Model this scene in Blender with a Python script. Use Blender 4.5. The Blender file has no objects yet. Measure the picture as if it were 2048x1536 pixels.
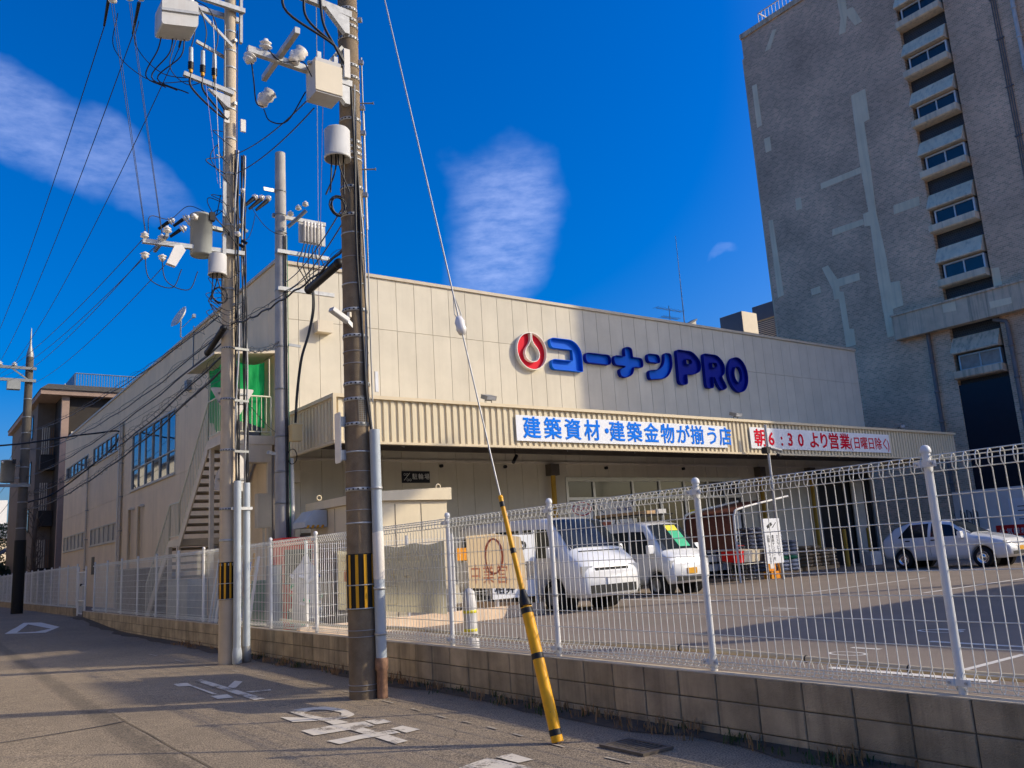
import bpy, bmesh, math, random
from mathutils import Vector, Matrix
random.seed(11)
S = bpy.context.scene
COL = S.collection
rad = math.radians

# ------------------------------------------------------------------ camera
cam_d = bpy.data.cameras.new('Camera')
cam = bpy.data.objects.new('Camera', cam_d)
COL.objects.link(cam)
cam_d.sensor_width = 36.0
cam_d.lens = 36.0 * 1698.18 / 2048.0
cam_d.clip_start = 0.05
cam_d.clip_end = 6000
yaw, pit, rol = rad(36.335), rad(11.253), rad(-3.512)
fw = Vector((math.sin(yaw) * math.cos(pit), math.cos(yaw) * math.cos(pit), math.sin(pit)))
rt = Vector((math.cos(yaw), -math.sin(yaw), 0))
upv = rt.cross(fw)
r2 = rt * math.cos(rol) + upv * math.sin(rol)
u2 = upv * math.cos(rol) - rt * math.sin(rol)
m3 = Matrix((r2, u2, -fw)).transposed()
cam.matrix_world = Matrix.Translation((0, 0, 1.5)) @ m3.to_4x4()
S.camera = cam

# ------------------------------------------------------------------ sun and sky
SUN_AZ, SUN_EL = rad(-35.0), rad(29.0)      # azimuth from +X, anticlockwise
sdir = Vector((math.cos(SUN_EL) * math.cos(SUN_AZ), math.cos(SUN_EL) * math.sin(SUN_AZ), math.sin(SUN_EL)))
sun_d = bpy.data.lights.new('Sun', 'SUN')
sun = bpy.data.objects.new('Sun', sun_d)
COL.objects.link(sun)
sun_d.energy = 2.65
sun_d.angle = rad(0.53)
sun_d.color = (1.0, 0.87, 0.66)
sun.rotation_euler = sdir.to_track_quat('Z', 'Y').to_euler()
sun.location = sdir * 60

W = bpy.data.worlds.new('World')
S.world = W
W.use_nodes = True
nt = W.node_tree
nt.nodes.clear()
def wn(t, **k):
    n = nt.nodes.new(t)
    for a, b in k.items():
        setattr(n, a, b)
    return n
out = wn('ShaderNodeOutputWorld')
bg = wn('ShaderNodeBackground')
sky = wn('ShaderNodeTexSky', sky_type='NISHITA')
sky.sun_disc = False
sky.sun_elevation = SUN_EL
sky.sun_rotation = math.pi / 2 - SUN_AZ
sky.altitude = 50
sky.air_density = 1.0
sky.dust_density = 4.0
sky.ozone_density = 6.0
hsv = wn('ShaderNodeHueSaturation')
hsv.inputs['Saturation'].default_value = 1.50
hsv.inputs['Value'].default_value = 1.0
hsv.inputs['Hue'].default_value = 0.513
nt.links.new(sky.outputs[0], hsv.inputs['Color'])
# thin winter cirrus: wisps at fixed directions in the sky, broken up by noise
tc = wn('ShaderNodeTexCoord')
nrm = wn('ShaderNodeVectorMath', operation='NORMALIZE')
nt.links.new(tc.outputs['Generated'], nrm.inputs[0])
warp = wn('ShaderNodeTexNoise')
warp.inputs['Scale'].default_value = 5.0
warp.inputs['Detail'].default_value = 5.0
nt.links.new(nrm.outputs[0], warp.inputs['Vector'])
wsub = wn('ShaderNodeVectorMath', operation='SUBTRACT')
wsub.inputs[1].default_value = (0.5, 0.5, 0.5)
nt.links.new(warp.outputs['Color'], wsub.inputs[0])
wsc = wn('ShaderNodeVectorMath', operation='SCALE')
wsc.inputs['Scale'].default_value = 0.18
nt.links.new(wsub.outputs[0], wsc.inputs[0])
wadd = wn('ShaderNodeVectorMath', operation='ADD')
nt.links.new(nrm.outputs[0], wadd.inputs[0])
nt.links.new(wsc.outputs[0], wadd.inputs[1])
def wisp(center, long_dir, a, b, power):
    c = Vector(center).normalized()
    l = Vector(long_dir); l = (l - c * l.dot(c)).normalized()
    s = c.cross(l)
    acc = None
    for ax, sc in ((l, a), (s, b)):
        d = wn('ShaderNodeVectorMath', operation='DOT_PRODUCT'); d.inputs[1].default_value = ax
        nt.links.new(wadd.outputs[0], d.inputs[0])
        q = wn('ShaderNodeMath', operation='DIVIDE'); q.inputs[1].default_value = sc
        nt.links.new(d.outputs['Value'], q.inputs[0])
        p = wn('ShaderNodeMath', operation='MULTIPLY')
        nt.links.new(q.outputs[0], p.inputs[0]); nt.links.new(q.outputs[0], p.inputs[1])
        if acc is None:
            acc = p
        else:
            ad = wn('ShaderNodeMath', operation='ADD')
            nt.links.new(acc.outputs[0], ad.inputs[0]); nt.links.new(p.outputs[0], ad.inputs[1]); acc = ad
    d = wn('ShaderNodeVectorMath', operation='DOT_PRODUCT'); d.inputs[1].default_value = c
    nt.links.new(nrm.outputs[0], d.inputs[0])
    g = wn('ShaderNodeMath', operation='GREATER_THAN'); g.inputs[1].default_value = 0.2
    nt.links.new(d.outputs['Value'], g.inputs[0])
    e = wn('ShaderNodeMapRange'); e.interpolation_type = 'SMOOTHSTEP'
    e.inputs['From Min'].default_value = 2.4; e.inputs['From Max'].default_value = 0.0
    e.inputs['To Min'].default_value = 0.0; e.inputs['To Max'].default_value = power
    nt.links.new(acc.outputs[0], e.inputs['Value'])
    m = wn('ShaderNodeMath', operation='MULTIPLY')
    nt.links.new(e.outputs[0], m.inputs[0]); nt.links.new(g.outputs[0], m.inputs[1])
    return m
CLOUDS = [((0.5512, 0.7479, 0.3700), (-0.02, -0.0736, 0.163), 0.070, 0.054, 0.38),  # first two wisp directions computed from image pixels
          ((0.1254, 0.8905, 0.4351), (0.1849, 0.0276, -0.1107), 0.125, 0.028, 0.28),
          ((0.7503, 0.5866, 0.3048), (0.6, -0.7, 0.0), 0.014, 0.004, 0.12),
          ((-0.35, 0.75, 0.45), (0.6, 0.2, -0.3), 0.20, 0.06, 0.45),
          ((0.75, -0.30, 0.55), (0.5, 0.6, -0.2), 0.20, 0.08, 0.45),
          ((-0.6, -0.5, 0.50), (0.5, -0.6, 0.1), 0.24, 0.08, 0.45)]
mask = None
for c in CLOUDS:
    w_ = wisp(*c)
    if mask is None:
        mask = w_
    else:
        ad = wn('ShaderNodeMath', operation='MAXIMUM')
        nt.links.new(mask.outputs[0], ad.inputs[0]); nt.links.new(w_.outputs[0], ad.inputs[1]); mask = ad
fine = wn('ShaderNodeTexNoise')
fine.inputs['Scale'].default_value = 26.0; fine.inputs['Detail'].default_value = 8.0; fine.inputs['Roughness'].default_value = 0.62
fine.inputs['Distortion'].default_value = 0.0
mp = wn('ShaderNodeMapping'); mp.inputs['Scale'].default_value = (1.3, 0.8, 3.6)
nt.links.new(nrm.outputs[0], mp.inputs['Vector']); nt.links.new(mp.outputs[0], fine.inputs['Vector'])
fr = wn('ShaderNodeMapRange')
fr.inputs['From Min'].default_value = 0.30; fr.inputs['From Max'].default_value = 0.72
fr.inputs['To Min'].default_value = 0.34; fr.inputs['To Max'].default_value = 1.0
nt.links.new(fine.outputs['Fac'], fr.inputs['Value'])
mm = wn('ShaderNodeMath', operation='MULTIPLY')
nt.links.new(mask.outputs[0], mm.inputs[0]); nt.links.new(fr.outputs[0], mm.inputs[1])
cmix = wn('ShaderNodeMix', data_type='RGBA')
nt.links.new(mm.outputs[0], cmix.inputs['Factor'])
nt.links.new(hsv.outputs[0], cmix.inputs['A'])
cmix.inputs['B'].default_value = (4.0, 4.6, 7.0, 1)
nt.links.new(cmix.outputs['Result'], bg.inputs['Color'])
bg.inputs['Strength'].default_value = 0.125
nt.links.new(bg.outputs[0], out.inputs['Surface'])

# ------------------------------------------------------------------ exposure
S.view_settings.view_transform = 'Standard'
S.view_settings.look = 'None'
S.view_settings.gamma = 1.0
S.view_settings.exposure = 0.72
S.view_settings.use_curve_mapping = False

# ================================================================== helpers
MATS = {}
def mat(name, col, rough=0.7, var=0.12, scale=3.0, bump=0.0, bscale=40.0, metal=0.0, streak=0.0, streak_col=None,
        emit=None, spec=0.3, transl=0.0, alpha=None, stretch=(1, 1, 1), spots=None, trans=0.0, coat=0.0):
    """procedural material: base colour broken up by noise, vertical streaks, speckle, fine bump"""
    m = bpy.data.materials.new(name); m.use_nodes = True
    t = m.node_tree; N = t.nodes; L = t.links
    b = N['Principled BSDF']
    b.inputs['Roughness'].default_value = rough
    b.inputs['Metallic'].default_value = metal
    if spec is not None: b.inputs['Specular IOR Level'].default_value = spec
    if coat: b.inputs['Coat Weight'].default_value = coat; b.inputs['Coat Roughness'].default_value = 0.05
    if trans: b.inputs['Transmission Weight'].default_value = trans
    if alpha is not None: b.inputs['Alpha'].default_value = alpha
    geo = N.new('ShaderNodeNewGeometry')
    mpn = N.new('ShaderNodeMapping'); mpn.inputs['Scale'].default_value = stretch
    L.new(geo.outputs['Position'], mpn.inputs['Vector'])
    n1 = N.new('ShaderNodeTexNoise'); n1.inputs['Scale'].default_value = scale; n1.inputs['Detail'].default_value = 7; n1.inputs['Roughness'].default_value = 0.6
    L.new(mpn.outputs[0], n1.inputs['Vector'])
    oi = N.new('ShaderNodeObjectInfo')
    rm = N.new('ShaderNodeMapRange')
    rm.inputs['From Min'].default_value = 0.3; rm.inputs['From Max'].default_value = 0.7
    rm.inputs['To Min'].default_value = 1 - var; rm.inputs['To Max'].default_value = 1 + var
    L.new(n1.outputs['Fac'], rm.inputs['Value'])
    rr = N.new('ShaderNodeMapRange'); rr.inputs['To Min'].default_value = 1 - var * 0.4; rr.inputs['To Max'].default_value = 1 + var * 0.4
    L.new(oi.outputs['Random'], rr.inputs['Value'])
    mu = N.new('ShaderNodeMath'); mu.operation = 'MULTIPLY'
    L.new(rm.outputs[0], mu.inputs[0]); L.new(rr.outputs[0], mu.inputs[1])
    sc = N.new('ShaderNodeVectorMath'); sc.operation = 'SCALE'
    sc.inputs[0].default_value = col[:3]
    L.new(mu.outputs[0], sc.inputs['Scale'])
    cur = sc.outputs[0]
    if streak > 0:
        mp2 = N.new('ShaderNodeMapping'); mp2.inputs['Scale'].default_value = (5.5, 5.5, 0.22)
        L.new(geo.outputs['Position'], mp2.inputs['Vector'])
        n2 = N.new('ShaderNodeTexNoise'); n2.inputs['Scale'].default_value = 1.0; n2.inputs['Detail'].default_value = 6; n2.inputs['Roughness'].default_value = 0.65
        L.new(mp2.outputs[0], n2.inputs['Vector'])
        r3 = N.new('ShaderNodeMapRange'); r3.inputs['From Min'].default_value = 0.48; r3.inputs['From Max'].default_value = 0.75
        r3.inputs['To Max'].default_value = streak
        L.new(n2.outputs['Fac'], r3.inputs['Value'])
        mx = N.new('ShaderNodeMix'); mx.data_type = 'RGBA'
        L.new(r3.outputs[0], mx.inputs['Factor']); L.new(cur, mx.inputs['A'])
        sc2 = streak_col or tuple(c * 0.35 for c in col[:3])
        mx.inputs['B'].default_value = (*sc2, 1)
        cur = mx.outputs['Result']
    if spots:
        n4 = N.new('ShaderNodeTexNoise'); n4.inputs['Scale'].default_value = spots[1]; n4.inputs['Detail'].default_value = 3
        L.new(geo.outputs['Position'], n4.inputs['Vector'])
        r4 = N.new('ShaderNodeMapRange'); r4.inputs['From Min'].default_value = spots[2]; r4.inputs['From Max'].default_value = spots[2] + spots[3]
        L.new(n4.outputs['Fac'], r4.inputs['Value'])
        mx = N.new('ShaderNodeMix'); mx.data_type = 'RGBA'
        L.new(r4.outputs[0], mx.inputs['Factor']); L.new(cur, mx.inputs['A']); mx.inputs['B'].default_value = (*spots[0], 1)
        cur = mx.outputs['Result']
    L.new(cur, b.inputs['Base Color'])
    if emit:
        L.new(cur, b.inputs['Emission Color']); b.inputs['Emission Strength'].default_value = emit
    if transl:
        tb = N.new('ShaderNodeBsdfTranslucent'); L.new(cur, tb.inputs['Color'])
        ms = N.new('ShaderNodeMixShader'); ms.inputs['Fac'].default_value = transl
        L.new(b.outputs[0], ms.inputs[1]); L.new(tb.outputs[0], ms.inputs[2]); L.new(ms.outputs[0], N['Material Output'].inputs['Surface'])
    if bump > 0:
        n3 = N.new('ShaderNodeTexNoise'); n3.inputs['Scale'].default_value = bscale; n3.inputs['Detail'].default_value = 4
        L.new(geo.outputs['Position'], n3.inputs['Vector'])
        bp = N.new('ShaderNodeBump'); bp.inputs['Strength'].default_value = bump; bp.inputs['Distance'].default_value = 0.02
        L.new(n3.outputs['Fac'], bp.inputs['Height']); L.new(bp.outputs[0], b.inputs['Normal'])
    MATS[name] = m
    return m

class MB:
    def __init__(s):
        s.v = []; s.f = []; s.sm = []
    def add(s, vs, fs, smooth=False):
        o = len(s.v); s.v += [tuple(p) for p in vs]
        for f in fs:
            s.f.append([i + o for i in f]); s.sm.append(smooth)
        return s
    def box(s, x0, x1, y0, y1, z0, z1):
        return s.add([(x0, y0, z0), (x1, y0, z0), (x1, y1, z0), (x0, y1, z0), (x0, y0, z1), (x1, y0, z1), (x1, y1, z1), (x0, y1, z1)],
                     [(0, 3, 2, 1), (4, 5, 6, 7), (0, 1, 5, 4), (1, 2, 6, 5), (2, 3, 7, 6), (3, 0, 4, 7)])
    def bar(s, p0, p1, w, h, upd=(0, 0, 1)):
        p0 = Vector(p0); p1 = Vector(p1); d = (p1 - p0).normalized()
        u = Vector(upd); u = (u - d * u.dot(d))
        if u.length < 1e-4: u = Vector((1, 0, 0)) - d * d.x
        u.normalize(); r = d.cross(u)
        vs = []
        for p in (p0, p1):
            for a, b in ((-1, -1), (1, -1), (1, 1), (-1, 1)):
                vs.append(p + r * (a * w / 2) + u * (b * h / 2))
        return s.add(vs, [(0, 3, 2, 1), (4, 5, 6, 7), (0, 1, 5, 4), (1, 2, 6, 5), (2, 3, 7, 6), (3, 0, 4, 7)])
    def cyl(s, p0, p1, r0, r1=None, n=14, caps=True):
        if r1 is None: r1 = r0
        p0 = Vector(p0); p1 = Vector(p1); d = (p1 - p0).normalized()
        a = d.orthogonal().normalized(); b = d.cross(a)
        vs = []
        for p, r in ((p0, r0), (p1, r1)):
            for i in range(n):
                t = 2 * math.pi * i / n
                vs.append(p + a * (math.cos(t) * r) + b * (math.sin(t) * r))
        s.add(vs, [(i, (i + 1) % n, n + (i + 1) % n, n + i) for i in range(n)], True)
        if caps:
            s.add(vs[:n], [tuple(range(n - 1, -1, -1))]); s.add(vs[n:], [tuple(range(n))])
        return s
    def lathe(s, base, prof, axis=(0, 0, 1), n=16):
        base = Vector(base); d = Vector(axis).normalized(); a = d.orthogonal().normalized(); b = d.cross(a)
        vs = []
        for r, h in prof:
            for i in range(n):
                t = 2 * math.pi * i / n
                vs.append(base + d * h + a * (math.cos(t) * r) + b * (math.sin(t) * r))
        fs = []
        for k in range(len(prof) - 1):
            for i in range(n):
                fs.append((k * n + i, k * n + (i + 1) % n, (k + 1) * n + (i + 1) % n, (k + 1) * n + i))
        return s.add(vs, fs, True)
    def tube(s, pts, r, n=6, closed=False):
        P = [Vector(p) for p in pts]; m = len(P); vs = []
        prev = None
        for i, p in enumerate(P):
            if closed: d = (P[(i + 1) % m] - P[i - 1])
            else: d = (P[min(i + 1, m - 1)] - P[max(i - 1, 0)])
            d.normalize()
            a = d.orthogonal().normalized() if prev is None else (prev - d * prev.dot(d))
            if a.length < 1e-5: a = d.orthogonal()
            a.normalize(); prev = a; b = d.cross(a)
            for k in range(n):
                t = 2 * math.pi * k / n
                vs.append(p + a * (math.cos(t) * r) + b * (math.sin(t) * r))
        fs = []
        for i in range(m if closed else m - 1):
            j = (i + 1) % m
            for k in range(n):
                fs.append((i * n + k, i * n + (k + 1) % n, j * n + (k + 1) % n, j * n + k))
        s.add(vs, fs, True)
        if not closed:
            s.add(vs[:n], [tuple(range(n - 1, -1, -1))]); s.add(vs[-n:], [tuple(range(n))])
        return s
    def prism(s, poly, axis, a0, a1):
        def P(p, a):
            return {'x': (a, p[0], p[1]), 'y': (p[0], a, p[1]), 'z': (p[0], p[1], a)}[axis]
        n = len(poly)
        vs = [P(p, a0) for p in poly] + [P(p, a1) for p in poly]
        fs = [(i, (i + 1) % n, n + (i + 1) % n, n + i) for i in range(n)] + [tuple(range(n - 1, -1, -1)), tuple(range(n, 2 * n))]
        return s.add(vs, fs)
    def quad(s, *p):
        return s.add(p, [tuple(range(len(p)))])
    def sphere(s, c, rx, ry=None, rz=None, n=12, m=8):
        ry = ry or rx; rz = rz or rx; c = Vector(c); vs = []; fs = []
        for j in range(m + 1):
            ph = math.pi * j / m
            for i in range(n):
                t = 2 * math.pi * i / n
                vs.append(c + Vector((rx * math.sin(ph) * math.cos(t), ry * math.sin(ph) * math.sin(t), rz * math.cos(ph))))
        for j in range(m):
            for i in range(n):
                fs.append((j * n + i, (j + 1) * n + i, (j + 1) * n + (i + 1) % n, j * n + (i + 1) % n))
        return s.add(vs, fs, True)
    def mesh(s, name, m, off=(0, 0, 0), fix=True):
        me = bpy.data.meshes.new(name)
        o = Vector(off)
        me.from_pydata([tuple(Vector(p) - o) for p in s.v], [], s.f)
        me.polygons.foreach_set('use_smooth', s.sm)
        if fix and len(s.f) < 60000:
            bm = bmesh.new(); bm.from_mesh(me)
            bmesh.ops.recalc_face_normals(bm, faces=bm.faces)
            bm.to_mesh(me); bm.free()
        me.materials.append(MATS[m] if isinstance(m, str) else m)
        me.update()
        return me
    def build(s, name, m, parent=None, local=False, label=None, kind=None, fix=True):
        off = (0, 0, 0) if (local or parent is None) else wloc(parent)
        o = bpy.data.objects.new(name, s.mesh(name, m, off, fix))
        COL.objects.link(o)
        if parent is not None: o.parent = parent
        if label: o['label'] = label
        if kind: o['kind'] = kind
        return o
def wloc(o):
    l = Vector(o.location)
    while o.parent is not None:
        o = o.parent; l = l + Vector(o.location)
    return l
def thing(name, label, cat, loc=(0, 0, 0), rotz=0.0, group=None):
    o = bpy.data.objects.new(name, None); COL.objects.link(o)
    o.empty_display_size = 0.2
    o.location = loc; o.rotation_euler = (0, 0, rotz)
    o['label'] = label; o['category'] = cat
    if group: o['group'] = group
    return o
def tag(o, label, cat, group=None):
    o['label'] = label; o['category'] = cat
    if group: o['group'] = group
    return o
def struct(o):
    o['kind'] = 'structure'; return o
def inst(me, name, parent, loc, rot=(0, 0, 0)):
    o = bpy.data.objects.new(name, me); COL.objects.link(o); o.parent = parent
    o.location = Vector(loc) - wloc(parent); o.rotation_euler = rot
    return o
def cat_pts(p0, p1, sag, n=14):
    p0 = Vector(p0); p1 = Vector(p1)
    return [p0.lerp(p1, i / n) - Vector((0, 0, sag * 4 * (i / n) * (1 - i / n))) for i in range(n + 1)]
def bez(pts, n=8):
    """smooth path through points (Catmull-Rom)"""
    P = [Vector(p) for p in pts]; P = [P[0] * 2 - P[1]] + P + [P[-1] * 2 - P[-2]]; R = []
    for i in range(1, len(P) - 2):
        for k in range(n):
            t = k / n; a, b, c, d = P[i - 1], P[i], P[i + 1], P[i + 2]
            R.append(0.5 * ((2 * b) + (c - a) * t + (2 * a - 5 * b + 4 * c - d) * t * t + (3 * b - a - 3 * c + d) * t ** 3))
    R.append(P[-2]); return R

TXT = {}
def glyph(ch, bold):
    k = (ch, bold)
    if k in TXT: return TXT[k]
    cu = bpy.data.curves.new('glyph', 'FONT'); cu.body = ch; cu.size = 1.0; cu.resolution_u = 2
    if bold: cu.bevel_depth = bold; cu.bevel_resolution = 0
    o = bpy.data.objects.new('glyph', cu); COL.objects.link(o)
    bpy.context.view_layer.update()
    dg = bpy.context.evaluated_depsgraph_get()
    me = bpy.data.meshes.new_from_object(o.evaluated_get(dg))
    vs = [tuple(v.co) for v in me.vertices]; fs = [tuple(p.vertices) for p in me.polygons]
    bpy.data.objects.remove(o); bpy.data.curves.remove(cu); bpy.data.meshes.remove(me)
    TXT[k] = (vs, fs); return TXT[k]
def letters(parent, text, org, right, up, em, adv, m, bold=0.0, sx=1.0, name='letter', lift=0.004, joined=False, advs=None, local=False, kern=None):
    """set text glyph by glyph: org is the left baseline, em the glyph size, adv the step between glyphs"""
    right = Vector(right); up = Vector(up); nn = right.cross(up); org = Vector(org)
    mb = MB(); x = 0.0; res = []
    for i, ch in enumerate(text):
        if ch != ' ':
            vs, fs = glyph(ch, bold)
            if not joined: mb = MB()
            zmin = min((v[2] for v in vs), default=0)
            mb.add([org + right * (x + v[0] * em * sx) + up * (v[1] * em) + nn * (lift + (v[2] - zmin) * min(em, 0.2)) for v in vs], fs)
            if not joined: res.append(mb.build(name, m, parent, local=local, fix=False))
        x += (advs[i] if advs else adv)
    if joined: res.append(mb.build(name, m, parent, local=local, fix=False))
    return res
def fillet(poly, r, seg=5):
    out_ = []; n = len(poly)
    for i in range(n):
        a = Vector(poly[i - 1]); b = Vector(poly[i][:2]); c = Vector(poly[(i + 1) % n][:2]); a = Vector(poly[i - 1][:2])
        rr = poly[i][2] if len(poly[i]) > 2 else r
        d1 = a - b; d2 = c - b
        k = min(rr, d1.length * 0.49, d2.length * 0.49)
        p = b + d1.normalized() * k; q = b + d2.normalized() * k
        for j in range(seg + 1):
            t = j / seg
            out_.append((1 - t) ** 2 * p + 2 * t * (1 - t) * b + t * t * q)
    return [(v.x, v.y) for v in out_]

# ================================================================== materials
mat('store_panel', (0.60, 0.545, 0.43), 0.85, 0.075, 1.2, 0.10, 60, streak=0.22, streak_col=(0.42, 0.37, 0.28))
mat('store_side', (0.78, 0.60, 0.37), 0.85, 0.06, 1.2, 0.10, 60, streak=0.30, streak_col=(0.54, 0.41, 0.25))  # same cladding as the front, colour brightened and warmed for its shaded side
mat('joint_dark', (0.20, 0.165, 0.12), 0.9)
mat('cap_metal', (0.52, 0.44, 0.32), 0.5, 0.06, streak=0.15)
mat('canopy_metal', (0.66, 0.56, 0.37), 0.5, 0.04, 2.0, streak=0.10)
mat('canopy_trim', (0.62, 0.51, 0.33), 0.45, 0.05)
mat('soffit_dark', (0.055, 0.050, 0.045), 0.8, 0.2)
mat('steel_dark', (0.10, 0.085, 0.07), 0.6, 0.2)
mat('pale_trim', (0.62, 0.56, 0.46), 0.6)
mat('yellow_paint', (0.50, 0.30, 0.04), 0.6, 0.15, streak=0.3)
mat('window_glass', (0.10, 0.15, 0.21), 0.03, 0.03, metal=0.75)
mat('door_glass', (0.045, 0.046, 0.048), 0.12, 0.1)
mat('frosted_pane', (0.36, 0.32, 0.25), 0.5, 0.05)
mat('window_frame', (0.42, 0.38, 0.30), 0.45, 0.05)
mat('alu', (0.45, 0.45, 0.44), 0.4, 0.06, metal=0.5)
mat('sign_red', (0.62, 0.012, 0.030), 0.55, 0.05, spec=0.08)
mat('sign_blue', (0.003, 0.12, 0.62), 0.55, 0.06, spec=0.08)
mat('sign_navy', (0.002, 0.014, 0.26), 0.55, 0.06, spec=0.08)
mat('sign_rim_white', (0.75, 0.72, 0.66), 0.4)
mat('banner_white', (0.72, 0.73, 0.74), 0.55, 0.03)
mat('banner_blue', (0.008, 0.18, 0.74), 0.7, 0.03, spec=0.05)
mat('banner_red', (0.60, 0.008, 0.03), 0.7, 0.03, spec=0.05)
mat('sign_black', (0.012, 0.014, 0.022), 0.4)
mat('white_print', (0.72, 0.72, 0.70), 0.5)
mat('black_print', (0.015, 0.015, 0.018), 0.5)
mat('green_sheet', (0.015, 0.46, 0.12), 0.55, 0.14, 2.5, 0.35, 6, spec=0.15, transl=0.45)
mat('rail_paint', (0.66, 0.62, 0.46), 0.5, 0.05)
mat('stair_paint', (0.62, 0.53, 0.39), 0.6, 0.07, streak=0.15)
mat('stair_tread', (0.36, 0.30, 0.22), 0.7, 0.12)
mat('asphalt_lot', (0.215, 0.17, 0.13), 0.9, 0.14, 0.6, 0.5, 90, spots=((0.26, 0.23, 0.20), 150, 0.60, 0.08))
mat('paint_white', (0.66, 0.62, 0.54), 0.75, 0.10, 6.0)
mat('block', (0.40, 0.305, 0.185), 0.92, 0.34, 2.6, 0.6, 110, streak=0.75, streak_col=(0.13, 0.105, 0.065))
mat('sunlit_top', (0.56, 0.46, 0.32), 0.9, 0.18, 4, 0.4, 80)
mat('mortar', (0.12, 0.10, 0.072), 0.95, 0.2)
mat('fence_white', (0.68, 0.67, 0.63), 0.45, 0.08, 6, streak=0.15)
mat('fence_wire', (0.76, 0.74, 0.65), 0.5, 0.12, 5)
mat('pole_brown', (0.20, 0.150, 0.095), 0.92, 0.25, 5.0, 0.5, 160, spots=((0.30, 0.26, 0.19), 220, 0.62, 0.06), streak=0.35, streak_col=(0.20, 0.095, 0.035))
mat('pole_pale', (0.47, 0.385, 0.275), 0.9, 0.12, 3.0, 0.3, 120, streak=0.35, streak_col=(0.22, 0.19, 0.14))
mat('pole_grey', (0.40, 0.375, 0.34), 0.88, 0.14, 3.0, 0.3, 120, streak=0.4, streak_col=(0.20, 0.185, 0.165))
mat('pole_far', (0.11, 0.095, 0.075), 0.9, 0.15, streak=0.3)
mat('galv', (0.40, 0.40, 0.385), 0.5, 0.18, 12, metal=0.35)
mat('galv_dark', (0.27, 0.27, 0.25), 0.5, 0.15, metal=0.4)
mat('porcelain', (0.72, 0.68, 0.62), 0.18, 0.05, coat=0.4)
mat('tx_grey', (0.30, 0.31, 0.29), 0.5, 0.10, streak=0.25)
mat('switch_grey', (0.50, 0.49, 0.46), 0.45, 0.08, streak=0.25, streak_col=(0.30, 0.20, 0.13))
mat('pvc_grey', (0.40, 0.44, 0.46), 0.42, 0.08, streak=0.15)
mat('rust', (0.27, 0.15, 0.09), 0.85, 0.35, 14, 0.3, 60)
mat('black_rubber', (0.012, 0.012, 0.013), 0.5, 0.2)
mat('cable_black', (0.014, 0.014, 0.016), 0.45, 0.1)
mat('wire_grey', (0.30, 0.30, 0.30), 0.5, 0.1, metal=0.3)
mat('wire_violet', (0.30, 0.22, 0.42), 0.5, 0.1)
mat('guard_yellow', (0.72, 0.34, 0.005), 0.45, 0.14, 5.0, 0.15, 9, streak=0.35, streak_col=(0.40, 0.20, 0.03), spots=((0.25, 0.15, 0.05), 30, 0.68, 0.06))
mat('hazard_yellow', (0.62, 0.30, 0.008), 0.5, 0.1)
mat('hazard_black', (0.010, 0.010, 0.009), 0.7, 0.1, bump=0.3, bscale=200)
mat('sign_back', (0.66, 0.62, 0.55), 0.5, 0.06)
mat('meter_cream', (0.62, 0.47, 0.22), 0.5, 0.05)
mat('box_cream', (0.64, 0.56, 0.42), 0.55, 0.04, streak=0.08)
mat('cubicle', (0.66, 0.56, 0.38), 0.55, 0.04, streak=0.10)
mat('white_paint', (0.80, 0.80, 0.79), 0.25, 0.03, coat=0.5)
mat('car_white', (0.74, 0.74, 0.72), 0.22, 0.03, coat=0.8)
mat('car_glass', (0.025, 0.032, 0.04), 0.04, 0.1, metal=0.35)
mat('car_black', (0.015, 0.015, 0.016), 0.6, 0.1)
mat('tyre', (0.018, 0.018, 0.018), 0.85, 0.1)
mat('chrome', (0.62, 0.62, 0.63), 0.2, 0.05, metal=0.9)
mat('lamp_clear', (0.62, 0.64, 0.66), 0.12, 0.05, metal=0.4)
mat('sunshade_green', (0.04, 0.45, 0.22), 0.5, 0.1)
mat('sunshade_yellow', (0.75, 0.65, 0.04), 0.5, 0.1)
mat('wood', (0.48, 0.31, 0.15), 0.7, 0.2, 6.0)
mat('shelter_brown', (0.16, 0.055, 0.035), 0.45, 0.1)
mat('bag_grey', (0.30, 0.29, 0.30), 0.6, 0.25, 6, 0.3, 20)
mat('bag_white', (0.55, 0.53, 0.50), 0.55, 0.15, 6, 0.3, 20)
mat('carton', (0.38, 0.26, 0.14), 0.8, 0.12)
mat('plastic_red', (0.70, 0.02, 0.02), 0.35, 0.05)
mat('plastic_blue', (0.03, 0.12, 0.45), 0.4, 0.08)
mat('plastic_orange', (0.75, 0.30, 0.02), 0.4, 0.06)
mat('plastic_green', (0.03, 0.22, 0.09), 0.45, 0.08)
mat('banner_cloth', (0.44, 0.40, 0.28), 0.8, 0.05, 2, transl=0.55)
mat('banner_tan', (0.66, 0.52, 0.33), 0.8, 0.06, 2, transl=0.55)
mat('print_pale', (0.85, 0.78, 0.58), 0.8, transl=0.5)
mat('print_red_faded', (0.66, 0.26, 0.17), 0.8, 0.1, transl=0.5)
mat('hose_beige', (0.48, 0.40, 0.27), 0.6, 0.08)
mat('grate_dark', (0.12, 0.10, 0.08), 0.6, 0.2, metal=0.3)
mat('patch_tower', (0.94, 0.74, 0.48), 0.85, 0.10, 0.8, 0.2, 20, streak=0.25)
mat('concrete_old', (0.76, 0.56, 0.37), 0.9, 0.16, 1.2, 0.3, 30, streak=0.75, streak_col=(0.12, 0.11, 0.10))
mat('hood_concrete', (0.90, 0.70, 0.47), 0.85, 0.12, 1.2, 0.2, 30, streak=0.5, streak_col=(0.22, 0.20, 0.18))
mat('pipe_brown', (0.20, 0.17, 0.155), 0.6, 0.12, streak=0.3)
mat('pipe_white', (0.60, 0.57, 0.52), 0.6, 0.12, streak=0.3, streak_col=(0.30, 0.16, 0.08))
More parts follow.
